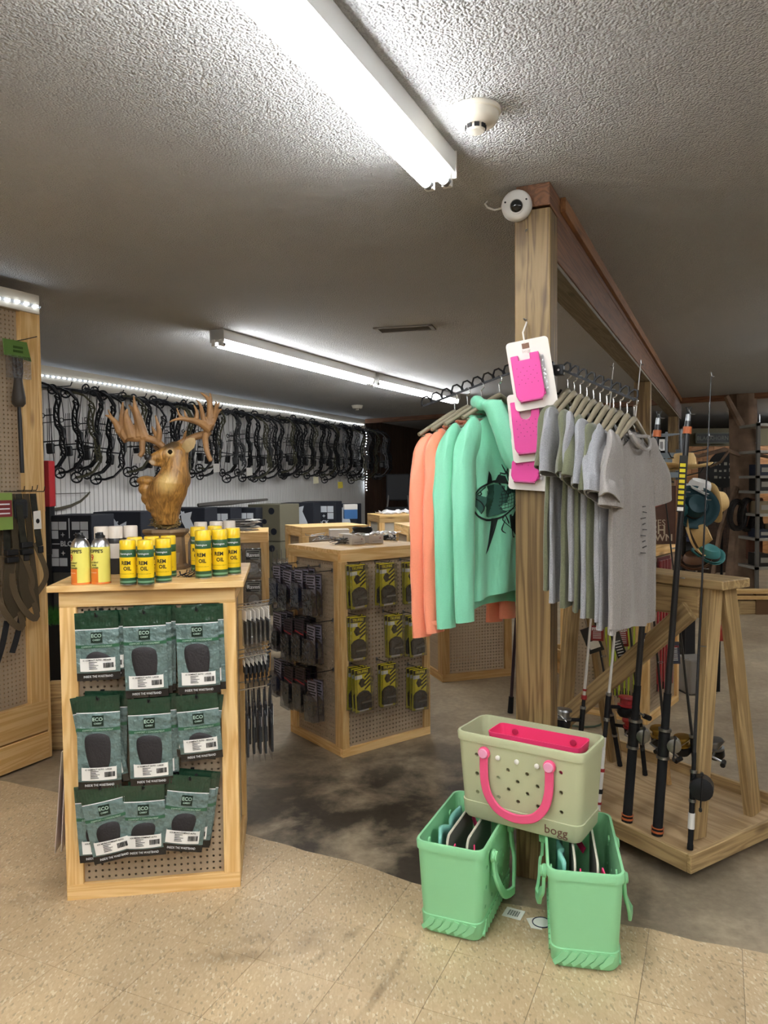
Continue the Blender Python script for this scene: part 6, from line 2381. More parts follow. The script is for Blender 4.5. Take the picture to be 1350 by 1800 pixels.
def strap_loop(t, W, side, DPt, H, m, btn, low=.085, out=.012, half=.125, wd=.016, top=None, par='strap'):
    top = H - .062 if top is None else top
    pts = []
    for q in range(25):
        a = PI * q / 24
        u = q / 24
        x = half * -math.cos(a) if True else 0
        pts.append(None)
    pts = [(-half, top), (-half * 1.0, top - .06), (-half * .97, (top + low) / 2), (-half * .86, low + .06), (-half * .6, low + .02), (-half * .3, low + .004), (0, low), (half * .3, low + .004), (half * .6, low + .02), (half * .86, low + .06), (half * .97, (top + low) / 2), (half, top - .06), (half, top)]
    P = [Vector((x, 0, z)) for x, z in pts]
    Q = []
    n = len(P)
    for i in range(n - 1):
        a = P[max(i - 1, 0)]; b_ = P[i]; c_ = P[i + 1]; d_ = P[min(i + 2, n - 1)]
        for s in range(4):
            u = s / 4
            Q.append(.5 * ((2 * b_) + (c_ - a) * u + (2 * a - 5 * b_ + 4 * c_ - d_) * u * u + (3 * b_ - a - 3 * c_ + d_) * u ** 3))
    Q.append(P[-1])
    rg = []
    m_ = len(Q)
    for i, q in enumerate(Q):
        tn = (Q[min(i + 1, m_ - 1)] - Q[max(i - 1, 0)]).normalized()
        s = Vector((tn.z, 0, -tn.x))
        e = abs(2 * i / (m_ - 1) - 1)
        w_ = wd * (1 if e < .9 else 1.0)
        # wall slope: lower parts sit further in, the strap hangs clear of it
        yb = side * (DPt / 2 * (1 + .14 * q.z / H) + .004 + out * (1 - e))
        y2 = yb + side * .011
        c = [Vector((q.x + s.x * w_ * k_, y, q.z + s.z * w_ * k_)) for k_, y in ((1, yb), (1, y2), (-1, y2), (-1, yb))]
        rg.append(c if side < 0 else c[::-1])
    st = MB().loft(rg).obj(par, m, t, True, bev=.003)
    for s in (-1, 1):
        y0 = side * (DPt / 2 * (1 + .14 * top / H))
        MB().lathe([(.0, -.001), (.022, -.001), (.0235, .004), (.022, .012), (.017, .0145), (0, .0145)], 20).obj('strap_end', m, st, True, M=T(s * half, y0 + side * .003, top) @ Matrix.Rotation(PI / 2 * (-1 if side > 0 else 1), 4, 'X'))
        MB().lathe([(0, .013), (.018, .013), (.0185, .017), (.016, .02), (.0, .0205)], 20).obj('button', btn, st, True, M=T(s * half, y0 + side * .003, top) @ Matrix.Rotation(PI / 2 * (-1 if side > 0 else 1), 4, 'X'))
    return st
def inserts(t, H, W, DP, kind):
    CREAMP = mat('divider_cream', 'd8d3c0', .5)
    for k, y in enumerate((-.045, .03)):
        mb = MB()
        poly = rrect(W * .72, .30, .03, 0, 5)
        mb.prism([(p.x, p.y + .185) for p in poly], y - .003, y + .003)
        mb.obj('divider', mat('divider_grey', '6e6d66', .5), t)
        outl = [(p.x, y, p.y + .185) for p in poly]
        MB().tube(outl, .0045, 5, closed=True).obj('divider_rim', CREAMP, t, True)
    AQ = mat('aqua_pouch', '7fc4b4', .35, coat=.3)
    mb = MB()
    def pch(u, v):
        x = (u - .5) * W * .62
        z = .12 + .20 * v + .012 * math.sin(u * 9)
        return Vector((x, DP * .5 - .045 + .008 * math.sin(u * 14 + v * 5), z))
    mb.grid(pch, 20, 6)
    o = mb.obj('zip_pouch', AQ, t, True)
    s = o.modifiers.new('s', 'SOLIDIFY')
    s.thickness = .012
    for k, (x, y, z) in enumerate(((-.15, .01, .27), (-.15, -.07, .28), (.1, .0, .28))):
        MB().box((0, 0, 0), (.07, .006, .03)).obj('pink_strap', HOTP, t, M=T(x, y, z) @ Matrix.Rotation(.3 * k, 4, 'Z') @ Matrix.Rotation(-.5, 4, 'Y'), bev=.002)
    for s_ in (-1, 1):
        for sd in (-1, 1):
            MB().lathe([(0, 0), (.013, 0), (.013, .006), (0, .007)], 14).obj('inner_stud', MINTR, t, True, M=T(s_ * .125, sd * (DP * .5 * 1.12 - .012), H - .05) @ Matrix.Rotation(PI / 2 * sd, 4, 'X'))
# two mint bags on the floor
HB, WBG, DBG = .342, .44, .205
def bag_on_floor(label, pa, pb, seed):
    a, b = Z(*pa), Z(*pb)
    d = (b - a)
    ang = math.degrees(math.atan2(d.y, d.x))
    mid = (a + b) / 2
    back = Vector((-d.y, d.x, 0)).normalized()
    c = mid + back * (WBG / 2)
    # local x is the long axis: from the near end to the back
    M = frame((c.x, c.y, FT + .0006), ang + 90)
    t = tote('mint_tote_bag', label, M, MINTR, MINTR, MINTR, H=HB, W=WBG, DP=d.length - .012, tread=True, holes=True, dip=-.0)
    strap_loop(t, WBG, 1, d.length - .012, HB, MINTR, MINTR, low=.13, out=.03)
    strap_loop(t, WBG, -1, d.length - .012, HB, MINTR, MINTR, low=.10, out=.05)
    inserts(t, HB, WBG, d.length - .012, seed)
    return t
bagL = bag_on_floor('mint rubber tote bag on the floor, left under the sage one', (737, 1637), (848, 1664), 0)
bagR = bag_on_floor('mint rubber tote bag on the floor, right under the sage one', (966, 1702), (1093, 1716), 1)
# sage bag on top of both
zb = HB + FT + .002
a, b = Z(812, 1434, zb), Z(1020, 1490, zb)
d = b - a
ang = math.degrees(math.atan2(d.y, d.x))
back = Vector((-d.y, d.x, 0)).normalized()
WS, DS, HS = d.length, .215, .335
c = (a + b) / 2 + back * (DS / 2 - .0)
sage = tote('sage_tote_bag', 'sage rubber tote bag with pink straps standing on two mint bags', frame((c.x, c.y, zb), ang), SAGE, PINKS, PINKB, H=HS, W=WS, DP=DS)
strap_loop(sage, WS, -1, DS, HS, PINKS, PINKB, low=.06, out=.02, half=.128)
strap_loop(sage, WS, 1, DS, HS, PINKS, PINKB, low=.06, out=.012, half=.128)
text('bogg', .044, mat('bogg_print', '6d4a3c', .6), sage, T(WS * .31, -DS / 2 - .0028, .036), sx=1.05, ext=.0008)
for k, x in enumerate((-.075, -.0, .078)):
    MB().lathe([(0, 0), (.009, 0), (.0095, .004), (.006, .006), (0, .0065)], 14).obj('white_button', mat('button_white', 'eeece2', .4), sage, True, M=T(x, -DS / 2 * 1.105 - .0005, HS - .073) @ Matrix.Rotation(PI / 2, 4, 'X'))
# hot pink insert tray inside
ins = MB()
r0 = [Vector((p.x, p.y, HS - .13)) for p in rrect(WS * .70, DS * .52, .02, 0)]
r1 = [Vector((p.x, p.y, HS - .005)) for p in rrect(WS * .78, DS * .60, .02, 0)]
r2 = [Vector((p.x, p.y, HS - .005)) for p in rrect(WS * .765, DS * .56, .018, 0)]
r3 = [Vector((p.x, p.y, HS - .12)) for p in rrect(WS * .69, DS * .49, .018, 0)]
ins.loft([r0, r1, r2, r3])
io = ins.obj('insert_tray', HOTP, sage, True, M=T(.03, .008, -.0))
for s in (-1, 1):
    MB().lathe([(0, 0), (.012, 0), (.012, .005), (0, .006)], 14).obj('tray_stud', mat('insert_pink_dark', 'b0284f', .45), io, True, M=T(s * WS * .25, DS * .29 - .006, HS - .03) @ Matrix.Rotation(PI / 2, 4, 'X'))
    MB().lathe([(0, 0), (.013, 0), (.013, .006), (0, .008)], 14).obj('back_button', PINKB, sage, True, M=T(s * .128, DS / 2 * 1.12 - .009, HS - .035) @ Matrix.Rotation(PI / 2, 4, 'X'))
# paper tags on the floor
zf = FT + .0008
p = Z(903, 1606, zf)
t = thing('paper_tag', 'square white paper tag with barcode on the floor by the left bag', 'paper tag', frame((p.x, p.y, zf), -28), 'paper tags on the floor')
MB().bb((-.036, -.032, 0), (.036, .032, .0015)).obj('card', PAPER, t)
mb = MB()
for k in range(9):
    mb.bb((-.02 + k * .0046, -.018, .0015), (-.02 + k * .0046 + (.0016 if k % 2 else .003), .018, .0019))
mb.obj('barcode', mat('barcode_grey', '3b4440', .6), t)
p = Z(952, 1622, zf)
t = thing('paper_tag', 'round white paper tag with dark blue rim by the right bag', 'paper tag', frame((p.x, p.y, zf), 10), 'paper tags on the floor')
MB().lathe([(.034, 0), (.034, .0014), (0, .0014)], 28).obj('disc', PAPER, t)
MB().tube([(.033 * math.cos(2 * PI * q / 28), .033 * math.sin(2 * PI * q / 28), .0016) for q in range(28)], .0022, 5, closed=True).obj('rim', mat('tag_navy', '1d2440', .5), t)
MB().prism([(-.036, -.03), (.0, -.03), (-.004, .05), (-.04, .03)], -.0, .001, Matrix.Rotation(PI / 2, 4, 'X')).obj('back_card', CARDW, t, M=T(-.01, .006, .0002))
# ================================================================ wooden fishing rod rack
rc = Z(1212, 1532, .06)
LDIR = Vector((-.54, .842, 0)).normalized()
SDIR = Vector((LDIR.y, -LDIR.x, 0))
# local x = SDIR (across), y = LDIR (along, away), z up
rang = math.degrees(math.atan2(SDIR.y, SDIR.x))
RK = frame((rc.x, rc.y, 0), rang)
rack = thing('fishing_rod_rack', 'weathered wooden A-frame rod rack on a low tray', 'rod rack', RK)
RW, RL = .80, 1.06
z0 = .055
for k in range(3):
    board('tray_plank', RL, RW / 3 - .003, .018, PLY, rack, T(RW * (k + .5) / 3, RL / 2, z0 + .02) @ rotz(90) @ Matrix.Rotation(PI / 2, 4, 'X'))
board('tray_rail', RW + .04, .075, .02, WEATH, rack, T(RW / 2, -.011, z0 + .045))
board('tray_rail', RW + .04, .075, .02, WEATH, rack, T(RW / 2, RL + .011, z0 + .045))
board('tray_rail', RL, .075, .02, WEATH, rack, T(-.011, RL / 2, z0 + .045) @ rotz(90))
board('tray_rail', RL, .075, .02, WEATH, rack, T(RW + .011, RL / 2, z0 + .045) @ rotz(90))
for x in (.12, RW - .12):
    for y in (.14, RL - .14):
        MB().lathe([(.024, -.012), (.026, -.008), (.026, .008), (.024, .012)], 14).obj('caster', BLACK, rack, True, M=T(x, y, .0265) @ Matrix.Rotation(PI / 2, 4, 'Y'))
def beam_between(name, p, q, w, th, m, par, roll=0.0):
    """board from p to q; w is its width, th its thickness"""
    p, q = Vector(p), Vector(q)
    d = q - p
    xax = d.normalized()
    ref = Vector((0, 1, 0)) if abs(xax.y) < .8 else Vector((1, 0, 0))
    yax = (ref - xax * ref.dot(xax)).normalized()
    zax = xax.cross(yax)
    M = Matrix((xax, yax, zax)).transposed().to_4x4()
    M = Matrix.Translation((p + q) / 2) @ M @ Matrix.Rotation(roll, 4, 'X')
    return board(name, d.length, w, th, m, par, M, .003)
HT = 1.16
cx = RW * .48
for y, nm in ((.13, 'near'), (RL - .13, 'far')):
    beam_between('leg', (cx - .15, y, z0 + .031), (cx - .045, y, HT), .085, .04, WEATH, rack)
    beam_between('leg', (cx + .27, y, z0 + .031), (cx + .05, y, HT), .085, .04, WEATH, rack)
board('top_board', RL - .1, .20, .04, WEATH, rack, T(cx, RL / 2, HT + .021) @ rotz(90) @ Matrix.Rotation(PI / 2, 4, 'X'), .004)
board('side_rail', RL - .34, .13, .035, WEATH, rack, T(cx - .075, RL / 2, HT - .068) @ rotz(90), .003)
board('side_rail', RL - .34, .13, .035, WEATH, rack, T(cx + .075, RL / 2, HT - .068) @ rotz(90), .003)
beam_between('brace', (cx - .11, .2, HT - .1), (cx - .22, RL - .06, z0 + .22), .09, .03, WEATH, rack, PI / 2)

# ---- rods
CORK = mat('cork_grip', 'b6905e', .75, var=.15, vscale=120)
GOLD = mat('reel_gold', 'a5853d', .3, .9)
WROD = mat('white_blank', 'd9d6d0', .3)
REDR = mat('red_trim', '9c2a2c', .35)
GRAPH = mat('graphite_blank', '26272a', .3, coat=.4)
BRASS = mat('rod_orange_wrap', 'c2693a', .4)
EVA = mat('black_foam_grip', '131315', .85)
def spin_reel(par, c, ax, m, out, k=1.5):
    """spinning reel hanging off the rod at c; ax = rod direction, out = away from the rod"""
    side = ax.cross(out).normalized()
    b = MB()
    b.tube([c, c + out * .03 * k, c + out * .055 * k - ax * .006], [.006 * k, .006 * k, .012 * k], 8)
    rl = b.obj('reel', BLKMETAL, par, True)
    R3 = Matrix((side, out, ax)).transposed().to_4x4()
    o = c + out * .062 * k
    M = Matrix.Translation(o) @ R3 @ Matrix.Scale(k, 4)
    MB().lathe([(.018, -.03), (.026, -.02), (.026, -.002), (.02, .0)], 14).obj('reel_body', BLKMETAL, rl, True, M=M)
    MB().lathe([(.026, .002), (.027, .008), (.02, .01), (.02, .026), (.027, .028), (.025, .034), (.008, .036)], 16).obj('spool', m, rl, True, M=M)
    MB().tube([o + side * .028 * k, o + out * .03 * k + ax * .03 * k, o - side * .028 * k], .002 * k, 5).obj('bail', CHROME, rl, True)
    MB().tube([o - side * .02 * k, o - side * .055 * k, o + out * .03 * k - side * .058 * k - ax * .02], [.004 * k, .004 * k, .0035 * k], 6).obj('crank', STEEL, rl, True)
    MB().cyl(o + out * .03 * k - side * .05 * k - ax * .02, o + out * .03 * k - side * .078 * k - ax * .02, .008 * k, n=8).obj('crank_knob', BLACK, rl)
def cast_reel(par, c, ax, out, big=False):
    side = ax.cross(out).normalized()
    R3 = Matrix((out, ax, side)).transposed().to_4x4()
    M = Matrix.Translation(c + out * .026) @ R3
    k = 1.8 if big else 1.15
    rl = MB().lathe([(.012, -.026 * k), (.026 * k, -.022 * k), (.027 * k, .022 * k), (.012, .026 * k)], 16).obj('reel', mat('reel_silver', '8c8a84', .3, .9) if not big else BLKMETAL, par, True, M=M)
    o = c + out * .026
    h = o - side * .028 * k
    MB().tube([h, h - side * .012, h - side * .014 + ax * .04 * k], .0035, 6).obj('crank', BLKMETAL, rl.parent, True)
    for s in (-1, 1):
        q = h - side * .014 + ax * .04 * k * s
        MB().cyl(q, q - side * .022, .007, n=8).obj('crank_knob', BLACK, par)
    MB().tube([h - side * .014 - ax * .04 * k, h - side * .014 + ax * .04 * k], .0035, 6).obj('crank_bar', BLKMETAL, par, True)
def rod(label, butt, tip, blank, kind, r0=.0085, r1=.002, grip=.34, reel_at=.30, gm=EVA, bands=None, cut=None, reelm=GOLD, outv=None, nguides=5, collapse=False):
    t = thing('fishing_rod', label, 'fishing rod', None, 'fishing rods on the rack')
    b, e = Vector(butt), Vector(tip)
    ax = (e - b).normalized()
    Ln = (e - b).length
    out = Vector(outv if outv else (.5, -.85, 0))
    out = (out - ax * out.dot(ax)).normalized()
    if not collapse:
        MB().tube([b + ax * grip, b.lerp(e, .5), e], [r0, (r0 + r1) / 2, r1], 8).obj('blank', blank, t, True)
    else:
        MB().tube([b + ax * grip, e - ax * .03], [r0, r0 * .85], 10).obj('blank', blank, t, True)
    g = MB().tube([b, b + ax * .02, b + ax * .025, b + ax * (grip * .72), b + ax * (grip * .75), b + ax * grip], [r0 * 1.7, r0 * 1.7, r0 * 1.5, r0 * 1.5, r0 * 1.25, r0 * 1.15], 10).obj('grip', gm, t, True)
    MB().tube([b + ax * (reel_at - .05), b + ax * (reel_at + .05)], r0 * 1.72, 10).obj('reel_seat', BLKMETAL, t, True)
    for k in ((-.06, .06)):
        MB().tube([b + ax * (reel_at + k - .006), b + ax * (reel_at + k + .006)], r0 * 1.95, 10).obj('seat_ring', STEEL, t, True)
    if kind == 'spin':
        spin_reel(t, b + ax * reel_at + out * r0, ax, reelm, out)
    elif kind == 'cast':
        cast_reel(t, b + ax * reel_at + out * r0, ax, out)
    elif kind == 'spincast':
        cast_reel(t, b + ax * reel_at + out * r0, ax, out, True)
    for k in range(nguides):
        u = (grip + (Ln - grip) * ((k + 1) / nguides) ** .8) / Ln
        c = b.lerp(e, min(1, u))
        rr = .012 * (1 - .13 * k)
        side = ax.cross(out)
        cc = c + out * (rr + r1 + .002)
        MB().tube([cc + (side * math.cos(q * PI / 5) + out * math.sin(q * PI / 5)) * rr for q in range(10)], .0016, 5, closed=True).obj('guide', STEEL, t, True)
        MB().tube([c + ax * .02, cc - out * rr], .0014, 4).obj('guide_foot', STEEL, t)
    for u0, u1, m_ in (bands or []):
        MB().tube([b + ax * u0, b + ax * u1], r0 * 1.3 if u0 > grip else r0 * 1.9, 10).obj('wrap', m_, t, True)
    return t
def rk(px, py, z=None, off=None):
    return Z(px, py, z0 + .031 if z is None else z)
TZ = z0 + .0305
# big telescoping rods with orange collars
for k, (bp, tp, lab) in enumerate((((1102, 1444), (1157, 735), 'thick black telescoping rod with orange collar, left of the pair'), ((1155, 1467), (1210, 728), 'thick black telescoping rod with orange collar, right of the pair'))):
    b = Z(*bp, TZ)
    tip_y = b.y + .02
    e = D(*tp, tip_y + .04)
    t = rod(lab, b, e, GRAPH, 'cast', r0=.0145, r1=.008, grip=.62, reel_at=.40, gm=EVA, collapse=True, nguides=3, bands=[(.012, .02, BRASS), (.03, .034, BRASS), ((e - b).length - .085, (e - b).length - .055, BRASS)], outv=(.9, -.3, 0))
    ax = (e - b).normalized()
    MB().tube([e - ax * .06, e], [.012, .009], 8).obj('tip_section', STEEL, t, True)
    MB().tube([e, e + ax * .03 + Vector((.012, 0, 0)), e + ax * .03 - Vector((.012, 0, 0)), e], .003, 5).obj('tip_guide', BLKMETAL, t, True)
# slim spincast rod at the right front
b = Z(1213, 1493, TZ)
rod('slim black rod with spincast reel at the right front of the rack', b, D(1250, 662, b.y + .22), GRAPH, 'spincast', r0=.0075, r1=.0018, grip=.40, reel_at=.26, outv=(.9, -.4, 0), bands=[(.085, .15, PAPER)])
# white rods
b = Z(1050, 1432, TZ)
rod('white rod with red and black rings beside the sage bag', b, D(1086, 1000, b.y + .05).lerp(D(1126, 640, b.y + .12), 1), WROD, 'spin', r0=.008, r1=.0022, grip=.30, reel_at=.50, gm=WROD, bands=[(.05, .06, REDR), (.1, .12, EVA), (.2, .215, REDR), (.36, .44, EVA), (.46, .47, REDR), (.5, .51, REDR), (.53, .54, REDR)], reelm=REDR, outv=(.9, .3, 0))
b = Z(1010, 1412, TZ)
rod('white rod next to the post with black grip', b, D(1078, 645, b.y + .1), WROD, 'spin', r0=.0075, r1=.002, grip=.5, reel_at=.40, gm=EVA, bands=[(.50, .52, REDR), (.54, .55, REDR)], reelm=STEEL, outv=(-.9, -.2, 0))
# spinning rods along the tray
for k, (bp, tp, gm, rm, oy, lab) in enumerate((
        ((1090, 1346), (1030, 1000), EVA, REDR, (.7, -.6, 0), 'black rod with a red spool reel leaning left'),
        ((1134, 1362), (1095, 985), EVA, GOLD, (.6, -.7, 0), 'black rod with a gold spool reel in the middle'),
        ((1176, 1378), (1140, 985), CORK, GOLD, (.5, -.8, 0), 'cork grip rod with a gold spool reel'),
        ((1228, 1395), (1160, 790), CORK, STEEL, (.8, -.5, 0), 'cork grip rod with a silver reel near the leg'))):
    b = Z(*bp, TZ)
    e = D(*tp, b.y - .12)
    e = b + (e - b) * 1.35 if k < 3 else e
    rod(lab, b, e, GRAPH, 'spin', r0=.008, r1=.002, grip=.30, reel_at=.24, gm=gm, reelm=rm, outv=oy)
# one more slim rod leaning in the gap by the post
b = Z(897, 1253, .001)
t = thing('fishing_rod', 'slim dark rod standing behind the post at its left', 'fishing rod', None, 'fishing rods on the rack')
e = D(908, 1075, b.y)
MB().tube([b + (e - b) * .12, e + (e - b) * 1.5], [.012, .006], 8).obj('blank', mat('maroon_blank', '36242a', .4), t, True)
MB().tube([b, b + (e - b) * .16], [.02, .018], 8).obj('grip', EVA, t, True)
# hang tags on the rods
def hang_tag(label, px, py, Y, w, h, rot, m, words=None, wm=WINK, sticker=True):
    p = D(px, py, Y)
    t = thing('hang_tag', label, 'hang tag', Matrix.Translation(p) @ rotz(-15) @ Matrix.Rotation(math.radians(rot), 4, 'Y'), 'hang tags on the rods')
    MB().bb((-w / 2, -.002, -h), (w / 2, .0, 0)).obj('card', m, t)
    if words:
        text(words, w * .34, wm, t, T(0, -.0026, -h * .22), bold=.03)
    if sticker:
        MB().bb((-w * .35, -.003, -h * .85), (w * .35, -.002, -h * .55)).obj('sticker', PAPER, t)
    else:
        mb = MB()
        for q in range(7):
            mb.bb((-w * .36, -.003, -h * (.3 + .09 * q)), (w * .3, -.002, -h * (.27 + .09 * q)))
        mb.obj('fine_print', WINK, t)
    MB().tube([(0, 0, 0), (.004, 0, .05)], .0012, 4).obj('tag_cord', BLACK, t)
REDK = mat('tag_red', '8c2326', .4)
hang_tag('black hang tag with red logo left of the white rod', 1032, 1103, 3.72, .075, .13, -22, TFK, None)
hang_tag('black and red hang tag reading PENN below the grey shirts', 1050, 1100, 3.70, .06, .075, 0, REDK, 'PENN', sticker=False)
hang_tag('long black hang tag with fine print on a rod', 1080, 1112, 3.55, .045, .15, -18, TFK, None, sticker=False)
hang_tag('dark hang tag with a red badge by the long black tag', 1094, 1100, 3.55, .04, .10, -6, REDK, 'PENN', sticker=False)
hang_tag('navy hang tag between the thick black rods', 1137, 1113, 3.42, .062, .05, 4, BLUEB, None)
hang_tag('navy hang tag right of the thick black rods', 1184, 1128, 3.35, .045, .10, -4, BLUEB, 'PENN', REDK, sticker=False)
b = D(1200, 805, 3.06)
t = thing('rod_label', 'black and yellow strip label on the right thick rod', 'label', Matrix.Translation(b) @ rotz(-10) @ Matrix.Rotation(math.radians(3), 4, 'Y'))
MB().bb((-.012, -.002, -.22), (.02, .0, .01)).obj('card', TFK, t)
mb = MB()
for q in range(8):
    mb.bb((-.009, -.003, -.19 + q * .022), (.013, -.002, -.176 + q * .022))
mb.obj('yellow_print', TFY, t)
MB().bb((-.01, -.003, -.215), (.014, -.002, -.2)).obj('sticker', PAPER, t)

# ================================================================ arrow stand behind the rack
a = Z(1138, 1275)
ka = kiosk('pine stand with red and green arrows behind the rod rack', Vector((a.x, a.y, 0)), 52, .68, .62, 1.16, seg=4, peg=PEGM, rail=.05)
bpy.context.view_layer.update()
KAM = ka.matrix_world.copy()
REDA = mat('red_arrow_shaft', 'a52c34', .35)
LIME = mat('lime_arrow_shaft', 'b5c23c', .4)
n_ = 0
shaft = {}
def arrow_copy(m, M, ln, lab, grp):
    key = (m.name, ln)
    if key not in shaft:
        shaft[key] = (MB().cyl((0, 0, -ln), (0, 0, 0), .0065, n=6).mesh('shaft', m, True), MB().prism([(-.012, -ln), (.012, -ln), (.008, -ln + .05), (-.008, -ln + .05)], -.003, .003).mesh('fletching', BLACK))
    t = thing('arrow', lab, 'arrow', M, grp)
    mobj('shaft', shaft[key][0], t)
    mobj('fletching', shaft[key][1], t)
for i in range(10):
    arrow_copy(REDA, KAM @ T(.14 + i * .03, -.02 - .012 * (i % 2), .98 - .01 * (i % 3)), .78, f'red arrow on the stand behind the rod rack, {ORD[i]} from the left', 'red arrows behind the rack')
LFA = KAM @ T(0, .62, 0) @ rotz(-90)
for i in range(9):
    arrow_copy(LIME, LFA @ T(.28 + i * .032, -.02 - .012 * (i % 2), .98 - .01 * (i % 3)), .80, f'lime arrow on the stand behind the rod rack, {ORD[i]} from the left', 'lime arrows behind the rack')
t = thing('broadhead_pack', 'dark red pack at the top of the arrow stand', 'pack', KAM @ T(.25, -.01, 1.10), 'packs on the arrow stand')
MB().bb((-.1, -.006, -.16), (.16, 0, 0)).obj('card', mat('pack_wine', '5a1f26', .4), t)
for q in range(4):
    MB().bb((-.09 + .062 * q, -.02, -.15), (-.04 + .062 * q, -.006, -.02)).obj('blister', mat('pack_wine2', '7a2b33', .3, coat=.5), t, bev=.004)
# fish sign standing on it
sp = D(1131, 945, KAM.translation.y + .25)
t = thing('fish_sign', 'brown wooden sign with cream letters on the arrow stand', 'sign', frame((sp.x + .04, sp.y, 1.1845), -6))
SB = mat('sign_brown', '5a3a2c', .6, var=.25, vscale=12)
board('sign_board', .40, .40, .03, SB, t, T(.0, 0, .2) @ RY90)
MB().bb((.17, -.02, 0), (.2, .02, .44)).obj('sign_edge', mat('sign_edge', '8d6240', .6), t)
CRM = mat('sign_cream', 'bfae94', .6)
text('WIVES', .06, CRM, t, T(.02, -.017, .145))
text('FISH', .08, CRM, t, T(.03, -.017, .095), bold=.02)
text('KNOWN', .065, CRM, t, T(.02, -.017, .043), bold=.02)
MB().prism([(.1 * math.cos(q * PI / 8), .30 + .05 * math.sin(q * PI / 8)) for q in range(16)], -.019, -.015).obj('painted_fish', mat('sign_rust', '8a4638', .6), t)
# ================================================================ far right of the shop
HATS = mat('straw_hat', 'cfae74', .75, bump=.8, bscale=160)
TEAL = mat('teal_hat', '1f5f68', .7)
def hat(label, px, py, Y, m, R, tx, tz, crown=.10, brimm=None, ry=0.0):
    p = D(px, py, Y)
    t = thing('brimmed_hat', label, 'hat', Matrix.Translation(p) @ rotz(tz) @ Matrix.Rotation(math.radians(tx), 4, 'X') @ Matrix.Rotation(math.radians(ry), 4, 'Y'), 'hats on the hat tree')
    mb = MB()
    rings = []
    for r_, z in ((.088, .0), (.12, -.004), (R * .85, -.002), (R, .012)):
        rings.append([Vector((r_ * math.cos(a) * 1.08, r_ * math.sin(a), z + .035 * (r_ / R) ** 2 * math.cos(a) ** 2)) for a in [2 * PI * q / 28 for q in range(28)]])
    mb.loft(rings, caps=False)
    o = mb.obj('brim', brimm or m, t, True)
    s = o.modifiers.new('s', 'SOLIDIFY')
    s.thickness = .004
    MB().lathe([(.092, -.002), (.09, .03), (.085, crown * .7), (.07, crown), (.03, crown - .012), (0, crown - .02)], 24).obj('crown', m, t, True)
    MB().lathe([(.0935, .004), (.0925, .028), (.09, .028), (.09, .004)], 24).obj('hat_band', mat('hat_band', '3a2c22', .6), t, True)
    return t
HY = 5.9
hx = D(1207, 900, HY)
tree = thing('hat_tree', 'dark metal hat tree loaded with hats behind the rod rack', 'hat stand', Matrix.Translation((hx.x, HY + .05, 0)))
MB().cyl((0, 0, .02), (0, 0, 1.95), .018, n=10).obj('pole', BLKMETAL, tree, True)
MB().lathe([(.2, 0), (.2, .015), (.03, .03), (0, .03)], 20).obj('foot', BLKMETAL, tree, True)
for q in range(14):
    a = q * 2.4
    z = 1.05 + q * .06
    MB().tube([(0, 0, z), (.16 * math.cos(a), .16 * math.sin(a), z + .03), (.19 * math.cos(a), .19 * math.sin(a), z + .07)], .005, 6).obj('peg', BLKMETAL, tree, True)
hat('straw hat on top of the hat tree', 1203, 824, HY - .02, HATS, .20, -4, 10, .12)
hat('teal brimmed hat turned to show its inside', 1188, 893, HY - .1, TEAL, .15, 60, 50, .1)
hat('large dark teal hat with straw lining on the hat tree', 1218, 892, HY - .12, mat('dark_teal_hat', '143c44', .7), .175, 72, 0, .1)
hat('straw hat hung on its side at the right of the hat tree', 1246, 886, HY - .02, HATS, .15, 8, 10, .13, ry=78)
hat('lower straw hat hung on its side', 1214, 946, HY - .1, HATS, .155, 12, -20, .14, ry=66)
hat('small white cap high on the hat tree', 1228, 862, HY, mat('cap_white', 'd7d7d3', .6), .12, 20, 30, .08)
hat('teal and white cap low on the hat tree', 1243, 978, HY - .05, mat('cap_teal', '3f7f7e', .6), .12, 25, 15, .08)
hat('brown cap lowest on the hat tree', 1222, 990, HY - .05, mat('cap_brown', '6a4a34', .6), .12, 20, -30, .08)
# clothes and goods behind, dark
p = D(1185, 940, 6.6)
t = thing('navy_box', 'dark navy box behind the arrow stand', 'box', frame((p.x, p.y, 0), 5))
MB().bb((-.16, 0, 0), (.2, .3, p.z - .06)).obj('stand', MATTEBLK, t)
MB().bb((-.2, -.05, p.z - .06), (.2, .3, p.z + .28)).obj('box_body', mat('box_navy', '1f2740', .5), t, bev=.004)
MB().bb((.08, -.053, p.z + .05), (.13, -.05, p.z + .12)).obj('pale_mark', WINK, t)
# white and black jugs above it
for k, x in enumerate((1160, 1172, 1184)):
    p = D(x, 905, 7.2)
    t = thing('white_jug', ['left', 'middle', 'right'][k] + ' white jug on the wire shelf behind the hats', 'jug', Matrix.Translation((p.x, p.y, 1.30)), 'white jugs')
    MB().lathe([(.045, 0), (.05, .01), (.05, .14), (.03, .19), (.02, .2), (.02, .23), (0, .23)], 14).obj('jug_body', WHITE, t, True)
    MB().lathe([(.022, .2), (.022, .235), (0, .237)], 12).obj('cap', BLACK, t, True)
p0, p1 = D(1100, 905, 7.2), D(1196, 905, 7.2)
t = thing('wire_shelf', 'grey wire shelf unit behind the second post', 'shelf', Matrix.Translation((p0.x, p0.y, 0)))
LW = p1.x - p0.x
for zz in (.5, .9, 1.285, 1.72, 2.05):
    for q in range(5):
        MB().bb((0, q * .09, zz), (LW, q * .09 + .012, zz + .012)).obj('shelf_wire', mat('shelf_grey', '6f7478', .4, .5), t)
for x in (0, LW):
    for y in (0, .37):
        MB().cyl((x, y, 0), (x, y, 2.1), .012, n=8).obj('upright', mat('shelf_grey', '6f7478', .4, .5), t)
